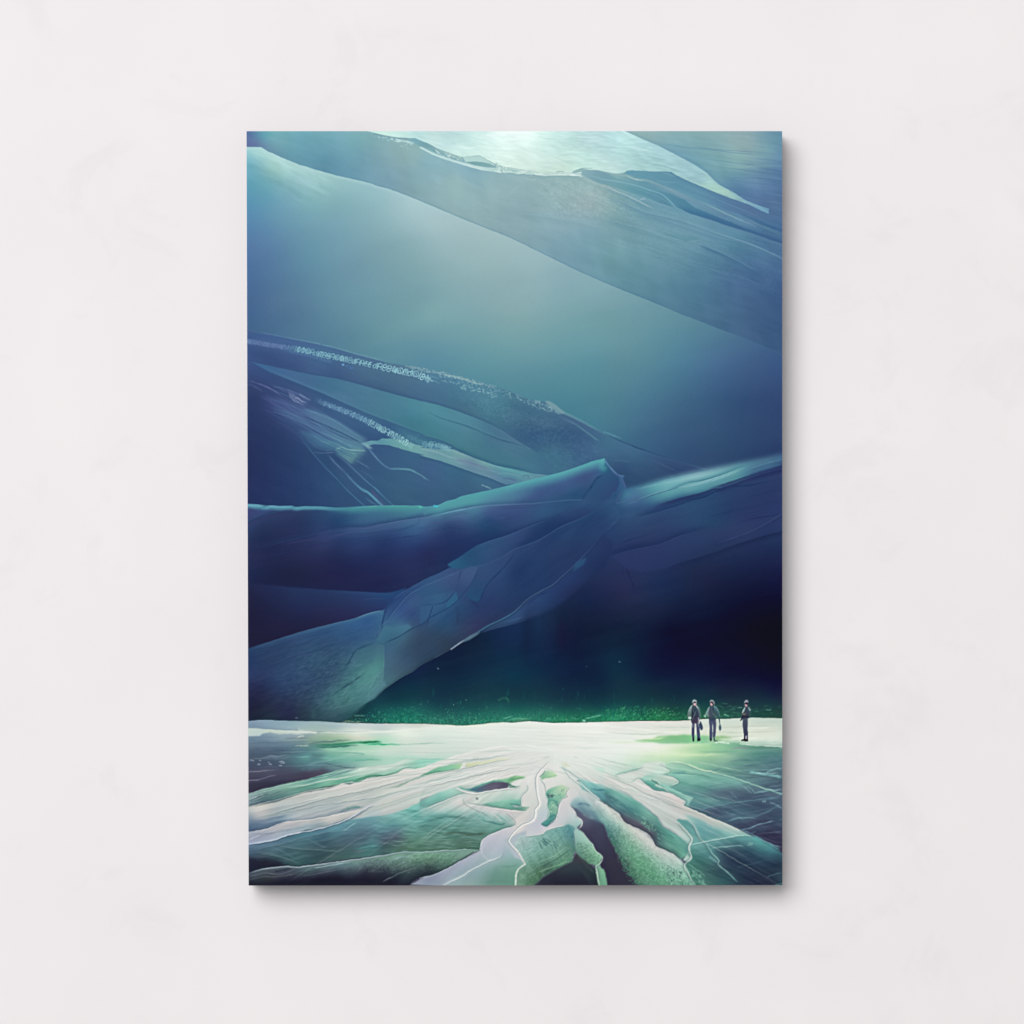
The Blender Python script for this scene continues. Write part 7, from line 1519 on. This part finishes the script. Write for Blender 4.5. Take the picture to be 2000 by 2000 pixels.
figure([
    # first, a bag in the left hand
    ('f', '395,190 450,180 500,220 510,280 560,330 590,450 590,650 650,760 650,900 600,935 560,910 590,1100 590,1180 500,1195 480,1120 440,1195 380,1195 360,1000 360,800 340,700 290,650 250,620 290,480 340,370 390,320 375,260', '205,226,218', .12, 1.4),
    ('f', '385,690 440,700 445,800 440,950 435,1080 440,1170 425,1190 395,1188 385,1100 372,1000 375,880 385,780', '68,75,104', 1, .35),
    ('f', '470,700 530,700 560,860 568,1000 575,1090 590,1140 570,1172 505,1185 498,1150 500,1060 490,950 480,800', '68,75,106', 1, .35),
    ('f', '380,350 430,335 490,345 540,390 560,480 565,580 555,640 545,700 530,760 500,775 460,760 400,770 372,750 355,690 375,600 370,480 350,430', '''P 430,400:68,90,96 500,420:58,76,90 400,450:34,42,62 460,520:54,72,86 520,520:52,58,80 450,600:54,60,82 500,650:60,54,78 420,700:64,58,80 480,720:74,68,88''', 1, .35),
    ('f', '385,340 350,370 310,460 275,580 270,610 300,620 350,600 365,520 372,430', '''P 340,400:142,166,170 320,500:102,122,124 290,590:84,112,102 345,560:92,106,106''', 1, .35),
    ('f', '470,345 500,350 545,410 560,490 575,600 575,660 550,660 535,560 520,440', '''P 510,390:140,166,172 540,480:54,72,86 560,600:52,76,82''', 1, .35),
    ('f', '300,600 350,600 370,620 350,665 310,655 290,635', '205,222,215', 1, .35), ('f', '520,620 545,620 560,700 548,745 530,720', '165,172,178', .9, .35),
    ('f', '385,770 410,770 415,850 395,860 383,830', '170,180,182', .9, .4), ('f', '510,740 540,750 560,830 535,850 520,800', '150,158,165', .9, .4),
    ('f', '568,715 590,710 625,790 640,850 635,900 610,925 585,915 560,860 545,800', '56,72,98', 1, .35), ('f', '388,1100 430,1090 432,1180 415,1192 395,1185', '24,28,44', .95, .35), ('f', '500,1110 550,1095 582,1140 570,1172 508,1185', '24,30,48', .95, .35),
    ('f', '388,270 392,225 420,198 455,198 485,220 495,260 488,300 460,270 420,262 400,290', '158,176,180', 1, .35), ('f', '398,285 420,258 450,240 480,265 488,290 460,285 430,285 410,300', '28,32,48', 1, .3),
    ('f', '412,285 450,280 485,290 480,330 455,350 420,330', '205,172,178', 1, .35), ('f', '405,330 430,345 480,340 470,360 410,360', '64,70,88', .9, .4),
    ('s', '470,480 430,580 390,680', '140,158,150', .7, 1.0), ('s', '375,450 395,540 370,640', '34,40,60', .7, 1.4), ('s', '400,370 420,480 470,560', '95,118,118', .7, 1.0), ('s', '545,400 565,500 575,640', '170,198,195', .6, .9),
    ('s', '390,330 340,380 300,480', '205,225,222', .8, 1.2), ('s', '480,340 530,400', '215,232,228', .8, 1.3), ('s', '400,880 405,1000 410,1080', '36,40,66', .7, 1.2), ('s', '520,860 540,980 550,1060', '84,92,122', .7, 1.2), ('s', '560,1050 575,1090', '160,180,178', .6, 1),
    # second, a bag hanging low
    ('f', '800,200 850,195 910,230 920,300 1000,420 1050,600 1060,760 1085,840 1070,930 1030,945 1000,900 990,780 955,700 955,900 940,1100 990,1180 870,1195 790,1180 780,1000 780,700 730,620 660,610 650,580 720,470 780,370 800,310', '205,226,218', .1, 1.4),
    ('f', '780,640 870,660 865,800 870,950 860,1060 855,1150 840,1175 805,1170 795,1100 792,980 800,850 780,740', '76,84,112', 1, .35), ('f', '850,660 945,640 955,780 945,900 940,1010 915,1090 915,1150 985,1178 975,1190 895,1180 880,1100 870,1000 880,850', '72,80,108', 1, .35),
    ('f', '858,790 870,790 880,880 880,960 862,970 858,880', '205,222,216', .8, .35), ('f', '860,1110 880,1100 890,1160 865,1170', '165,200,185', .8, .35),
    ('f', '800,370 850,340 900,350 940,400 955,480 950,560 940,660 900,690 860,700 800,690 775,650 770,560 765,460', '''P 820,450:58,78,94 880,420:54,74,90 800,550:82,82,102 860,560:64,84,94 920,560:70,94,92 830,650:52,70,86 900,650:48,62,84''', 1, .35),
    ('f', '800,370 770,400 740,470 700,560 665,580 690,600 720,580 760,540 775,470', '''P 780,400:130,160,164 740,490:98,128,132 700,570:120,158,148''', 1, .35), ('f', '655,580 675,568 700,590 710,605 695,618', '160,215,190', 1, .35), ('f', '740,560 770,540 775,590 745,600', '150,180,160', .7, .4),
    ('f', '880,345 920,350 965,400 1000,480 1025,580 1040,660 1050,790 1035,800 1015,690 990,600 950,500 920,430', '''P 930,390:98,130,142 970,450:72,104,118 1000,540:40,58,78 1020,640:52,82,84 1040,760:48,58,78''', 1, .35),
    ('s', '905,350 960,390 1000,470 1030,590', '165,205,205', .7, 1), ('s', '800,370 760,410 730,490 690,570', '205,228,225', .7, 1),
    ('f', '1035,785 1060,800 1075,850 1070,905 1045,940 1020,915 1008,860 1018,810', '74,96,112', 1, .35), ('f', '940,690 985,660 1000,720 1000,800 960,860 950,780', '185,205,185', .5, .8),
    ('f', '800,260 808,220 840,202 880,215 905,250 912,300 890,320 870,280 840,250 815,275', '142,154,162', 1, .35), ('f', '806,285 815,250 850,240 880,265 895,300 890,325 860,300 830,275', '30,32,48', 1, .3), ('f', '812,280 835,275 860,300 872,320 850,350 815,325', '205,165,168', 1, .35),
    ('s', '900,270 912,310', '200,165,165', .6, 1), ('s', '858,360 850,450 865,540', '88,118,120', .7, 1.2), ('s', '800,420 790,520 810,600', '110,98,118', .6, 1.4), ('s', '880,530 920,580 945,640', '150,172,150', .5, 1.2), ('s', '880,360 870,440', '30,40,56', .8, 1.4),
    ('f', '800,1110 850,1110 852,1165 830,1178 800,1165', '26,32,50', .95, .35), ('f', '885,1110 915,1110 930,1160 900,1175', '28,48,60', .9, .35), ('s', '920,1165 985,1178', '70,120,100', .8, 2),
    # third, apart, arms folded
    ('f', '1610,240 1660,200 1710,225 1705,330 1770,400 1775,470 1730,600 1730,700 1700,900 1715,1180 1600,1190 1540,1170 1600,1000 1565,750 1510,700 1560,560 1600,400', '200,222,214', .14, 1.6),
    ('f', '1580,640 1700,640 1702,760 1690,900 1705,960 1700,1060 1705,1150 1710,1180 1640,1190 1600,1175 1545,1172 1540,1145 1600,1130 1605,1060 1590,920 1572,800', '''P 1640,700:74,86,100 1600,800:64,74,92 1660,850:70,78,98 1640,1000:50,50,78 1690,1050:52,48,80 1640,1150:26,26,44''', 1, .35),
    ('f', '1645,1050 1670,1045 1672,1120 1655,1130 1640,1110', '205,205,215', .85, .35), ('f', '1540,1150 1600,1130 1640,1150 1700,1150 1708,1185 1640,1192 1600,1175 1550,1172', '24,24,40', .95, .35),
    ('f', '1620,370 1660,355 1700,360 1740,400 1760,450 1740,520 1730,590 1720,640 1590,650 1575,600 1560,540 1580,460', '''P 1650,420:36,46,66 1690,450:54,72,88 1620,480:44,58,74 1720,430:74,96,106 1660,520:66,82,96 1620,550:98,104,96 1700,560:62,68,84 1640,610:38,40,66 1700,620:34,36,58''', 1, .35),
    ('f', '1625,370 1600,420 1565,500 1580,515 1610,470 1640,400', '165,192,192', 1, .35), ('f', '1695,365 1740,400 1768,450 1740,470 1715,410', '150,182,178', .9, .35), ('f', '1555,520 1620,510 1660,540 1640,565 1570,560', '112,110,98', .8, .4),
    ('f', '1560,570 1600,570 1590,640 1560,680 1525,705 1515,690 1540,640', '40,44,66', 1, .35), ('f', '1612,290 1615,250 1640,218 1670,205 1700,220 1705,260 1695,300 1670,270 1640,262', '156,160,176', 1, .35),
    ('f', '1625,300 1640,265 1670,255 1700,275 1700,320 1680,330 1660,305', '28,28,46', 1, .3), ('f', '1625,310 1655,305 1685,330 1680,360 1650,368 1635,345', '196,160,170', 1, .35), ('s', '1640,268 1670,250', '215,180,195', .6, 1),
    ('s', '1580,600 1650,590 1720,610', '28,30,52', .7, 1.6), ('s', '1650,680 1640,800 1655,950', '40,46,66', .6, 1.4), ('s', '1690,680 1700,800 1690,900', '225,232,226', .4, .8), ('s', '1590,430 1560,520', '215,228,226', .7, .9)])
for s, w, c in (('405,760 408,900 405,1090', 5.2, '70,77,106'), ('515,760 525,900 540,1100', 5.4, '70,77,108'), ('822,720 826,900 828,1100', 5.4, '76,84,112'), ('905,720 908,900 900,1090', 5.6, '72,80,108'), ('1640,680 1640,850 1655,1060', 8.2, '68,76,96'),
                ('335,400 300,500 285,600', 2.6, '118,138,138'), ('545,420 562,540 568,640', 2.4, '92,116,120'), ('985,460 1012,580 1035,740', 2.6, '70,100,108'), ('760,430 715,520 690,575', 2.2, '128,158,158')):
    stroke('P ' + s, w, c, .55, soft=.8, fade=(.05, .08))
# reds stay out of the cold shadows
_m = np.clip((.5 - IMG.mean(-1)) * 4, 0, 1) * np.clip((1470 - XX - X0 + np.where(YY + Y0 > 1440, 200, 0)) / 60, 0, 1) * np.clip((YY + Y0 - 700) / 200, 0, 1)
_pp = ((XX + X0 > 1335) & (XX + X0 < 1475) & (YY + Y0 > 1360) & (YY + Y0 < 1452)).astype(np.float32)
IMG[..., 0] -= .75 * _m * (1 - _pp) * np.maximum(0, IMG[..., 0] - IMG[..., 1] * .97)
# crisp the ink
for _s, _k in ((1.2, .4), (3.0, .2)):
    IMG += _k * (IMG - blur(IMG, _s))
IMG += (np.clip((YY + Y0 - 1420) / 40, 0, 1) * .12)[..., None] * (IMG - blur(IMG, 9))
# fine ink grain over the whole sheet
G_ = RNG.normal(0, 1, (PH, PW)).astype(np.float32)
IMG += (blur(G_, .6) * 1.6 / 255.0)[..., None]
np.clip(IMG, 0.012, 1, out=IMG)

# ================================================================ the place: a plain wall and the print on it
def mat(name):
    m = bpy.data.materials.new(name)
    m.use_nodes = True
    nt = m.node_tree
    return m, nt, nt.nodes['Principled BSDF']


def mesh_obj(name, verts, faces, material, parent=None):
    me = bpy.data.meshes.new(name)
    me.from_pydata(verts, [], faces)
    me.update()
    me.materials.append(material)
    o = bpy.data.objects.new(name, me)
    scene.collection.objects.link(o)
    o.parent = parent
    return o


wm, nt, bs = mat('painted_wall')
tc = nt.nodes.new('ShaderNodeTexCoord')
n1 = nt.nodes.new('ShaderNodeTexNoise')
n1.inputs['Scale'].default_value = 7.0
n1.inputs['Detail'].default_value = 4.0
n1.inputs['Roughness'].default_value = 0.55
rp_ = nt.nodes.new('ShaderNodeValToRGB')
rp_.color_ramp.elements[0].position = 0.3
rp_.color_ramp.elements[0].color = (0.796, 0.768, 0.775, 1)
rp_.color_ramp.elements[1].position = 0.7
rp_.color_ramp.elements[1].color = (0.822, 0.797, 0.803, 1)
n2 = nt.nodes.new('ShaderNodeTexNoise')
n2.inputs['Scale'].default_value = 420.0
n2.inputs['Detail'].default_value = 3.0
bp = nt.nodes.new('ShaderNodeBump')
bp.inputs['Strength'].default_value = 0.03
bp.inputs['Distance'].default_value = 0.0006
nt.links.new(tc.outputs['Object'], n1.inputs['Vector'])
nt.links.new(tc.outputs['Object'], n2.inputs['Vector'])
nt.links.new(n1.outputs['Fac'], rp_.inputs['Fac'])
# faint roller marks and filler patches
n3 = nt.nodes.new('ShaderNodeTexNoise')
n3.inputs['Scale'].default_value = 11.0
n3.inputs['Detail'].default_value = 5.0
n3.inputs['Roughness'].default_value = 0.62
n3.inputs['Distortion'].default_value = 0.6
nt.links.new(tc.outputs['Object'], n3.inputs['Vector'])
r3 = nt.nodes.new('ShaderNodeValToRGB')
r3.color_ramp.elements[0].position = 0.575
r3.color_ramp.elements[0].color = (1, 1, 1, 1)
r3.color_ramp.elements[1].position = 0.66
r3.color_ramp.elements[1].color = (0.972, 0.972, 0.974, 1)
nt.links.new(n3.outputs['Fac'], r3.inputs['Fac'])
mx = nt.nodes.new('ShaderNodeMix')
mx.data_type = 'RGBA'
mx.blend_type = 'MULTIPLY'
mx.inputs['Factor'].default_value = 1.0
nt.links.new(rp_.outputs['Color'], mx.inputs[6])
nt.links.new(r3.outputs['Color'], mx.inputs[7])
nt.links.new(mx.outputs[2], bs.inputs['Base Color'])
nt.links.new(n2.outputs['Fac'], bp.inputs['Height'])
nt.links.new(bp.outputs['Normal'], bs.inputs['Normal'])
bs.inputs['Roughness'].default_value = 0.9
bs.inputs['Specular IOR Level'].default_value = 0.1

W = 3.0
wall = mesh_obj('wall', [(-W, 0, -W), (W, 0, -W), (W, 0, W), (-W, 0, W)], [(0, 1, 2, 3)], wm)
wall['kind'] = 'structure'
wall['label'] = 'plain off-white wall behind the print'

# corners of the sheet on the picture plane, brought forward to the print's face
CORN = {'tl': (481.6, 256.2), 'tr': (1527.6, 256.1), 'bl': (485.7, 1729.6), 'br': (1528.0, 1728.7)}
FWD = (DIST - DEPTH) / DIST


def face_xyz(fx, fy):
    tl, tr, bl, br = (np.array(CORN[k]) for k in ('tl', 'tr', 'bl', 'br'))
    p = ((1 - fx)[..., None] * tl + fx[..., None] * tr) * (1 - fy)[..., None] + \
        ((1 - fx)[..., None] * bl + fx[..., None] * br) * fy[..., None]
    return p


root = bpy.data.objects.new('art_print', None)
scene.collection.objects.link(root)
root.location = (0.0, 0.0, wz(1729.6) * FWD)
root['label'] = 'unframed portrait print of three people below giant blue ice folds'
root['category'] = 'wall print'
BASE = np.array(root.location)

GX, GY = 838, 1180
fx, fy = np.meshgrid(np.linspace(0, 1, GX), np.linspace(0, 1, GY))
px = face_xyz(fx, fy)
co = np.empty((GY, GX, 3), np.float64)
co[..., 0] = (px[..., 0] - 1000.0) * MM * FWD
co[..., 1] = -DEPTH
co[..., 2] = (1000.0 - px[..., 1]) * MM * FWD
co -= BASE
# ink colour at every point of the sheet
u = np.clip(px[..., 0] - X0, 1, PW - 2.01)
v = np.clip(px[..., 1] - Y0, 1, PH - 2.01)
iu, iv = u.astype(int), v.astype(int)
fu, fv = (u - iu)[..., None], (v - iv)[..., None]
ink = (IMG[iv, iu] * (1 - fu) + IMG[iv, iu + 1] * fu) * (1 - fv) + (IMG[iv + 1, iu] * (1 - fu) + IMG[iv + 1, iu + 1] * fu) * fv
lin = np.where(ink <= 0.04045, ink / 12.92, ((ink + 0.055) / 1.055) ** 2.4)
lin = np.clip(lin * INK_GAIN - INK_LIFT, 0.0004, 0.97)
rgba = np.ones((GY, GX, 4), np.float32)
rgba[..., :3] = lin

me = bpy.data.meshes.new('printed_face')
nv, nf = GX * GY, (GX - 1) * (GY - 1)
idx = np.arange(nv).reshape(GY, GX)
quads = np.stack([idx[1:, :-1], idx[1:, 1:], idx[:-1, 1:], idx[:-1, :-1]], -1).reshape(-1, 4)
me.vertices.add(nv)
me.vertices.foreach_set('co', co.reshape(-1).astype(np.float32))
me.loops.add(nf * 4)
me.loops.foreach_set('vertex_index', quads.reshape(-1).astype(np.int32))
me.polygons.add(nf)
me.polygons.foreach_set('loop_start', (np.arange(nf) * 4).astype(np.int32))
me.polygons.foreach_set('loop_total', np.full(nf, 4, np.int32))
me.update(calc_edges=True)
ca = me.color_attributes.new('ink', 'FLOAT_COLOR', 'POINT')
ca.data.foreach_set('color', rgba.reshape(-1))

pm, nt, bs = mat('printed_ink')
at = nt.nodes.new('ShaderNodeVertexColor')
at.layer_name = 'ink'
nt.links.new(at.outputs['Color'], bs.inputs['Base Color'])
bs.inputs['Roughness'].default_value = 0.6
bs.inputs['Specular IOR Level'].default_value = 0.08
me.materials.append(pm)
face = bpy.data.objects.new('printed_face', me)
scene.collection.objects.link(face)
face.parent = root

# the rigid board that carries the sheet: a bevelled slab, its front a hair behind the ink
bm_, nt, bs = mat('board_edge')
nz = nt.nodes.new('ShaderNodeTexNoise')
nz.inputs['Scale'].default_value = 160.0
rr = nt.nodes.new('ShaderNodeValToRGB')
rr.color_ramp.elements[0].color = (0.19, 0.19, 0.2, 1)
rr.color_ramp.elements[1].color = (0.25, 0.25, 0.26, 1)
nt.links.new(nz.outputs['Fac'], rr.inputs['Fac'])
nt.links.new(rr.outputs['Color'], bs.inputs['Base Color'])
bs.inputs['Roughness'].default_value = 0.7
bs.inputs['Specular IOR Level'].default_value = 0.2
cs = []
for k in ('bl', 'br', 'tr', 'tl'):
    x, y = CORN[k]
    cs.append(np.array([(x - 1000.0) * MM * FWD, 0.0, (1000.0 - y) * MM * FWD]))
cen = sum(cs) / 4
IN = 0.00025
vs = []
for y_, ins in ((-DEPTH + 0.0004, 0.0004), (-DEPTH + 0.0009, 0.0), (-0.0006, 0.0), (-0.0002, 0.0004)):
    for c in cs:
        q = c - cen
        q = np.array([q[0] - np.sign(q[0]) * (IN + ins), 0, q[2] - np.sign(q[2]) * (IN + ins)])
        vs.append(tuple(np.array([q[0] + cen[0], y_, q[2] + cen[2]]) - BASE))
fs = [(0, 1, 2, 3), (15, 14, 13, 12)]
for r in range(3):
    for k in range(4):
        a, b = r * 4 + k, r * 4 + (k + 1) % 4
        fs.append((a, a + 4, b + 4, b))
board = mesh_obj('backing_board', vs, fs, bm_, root)
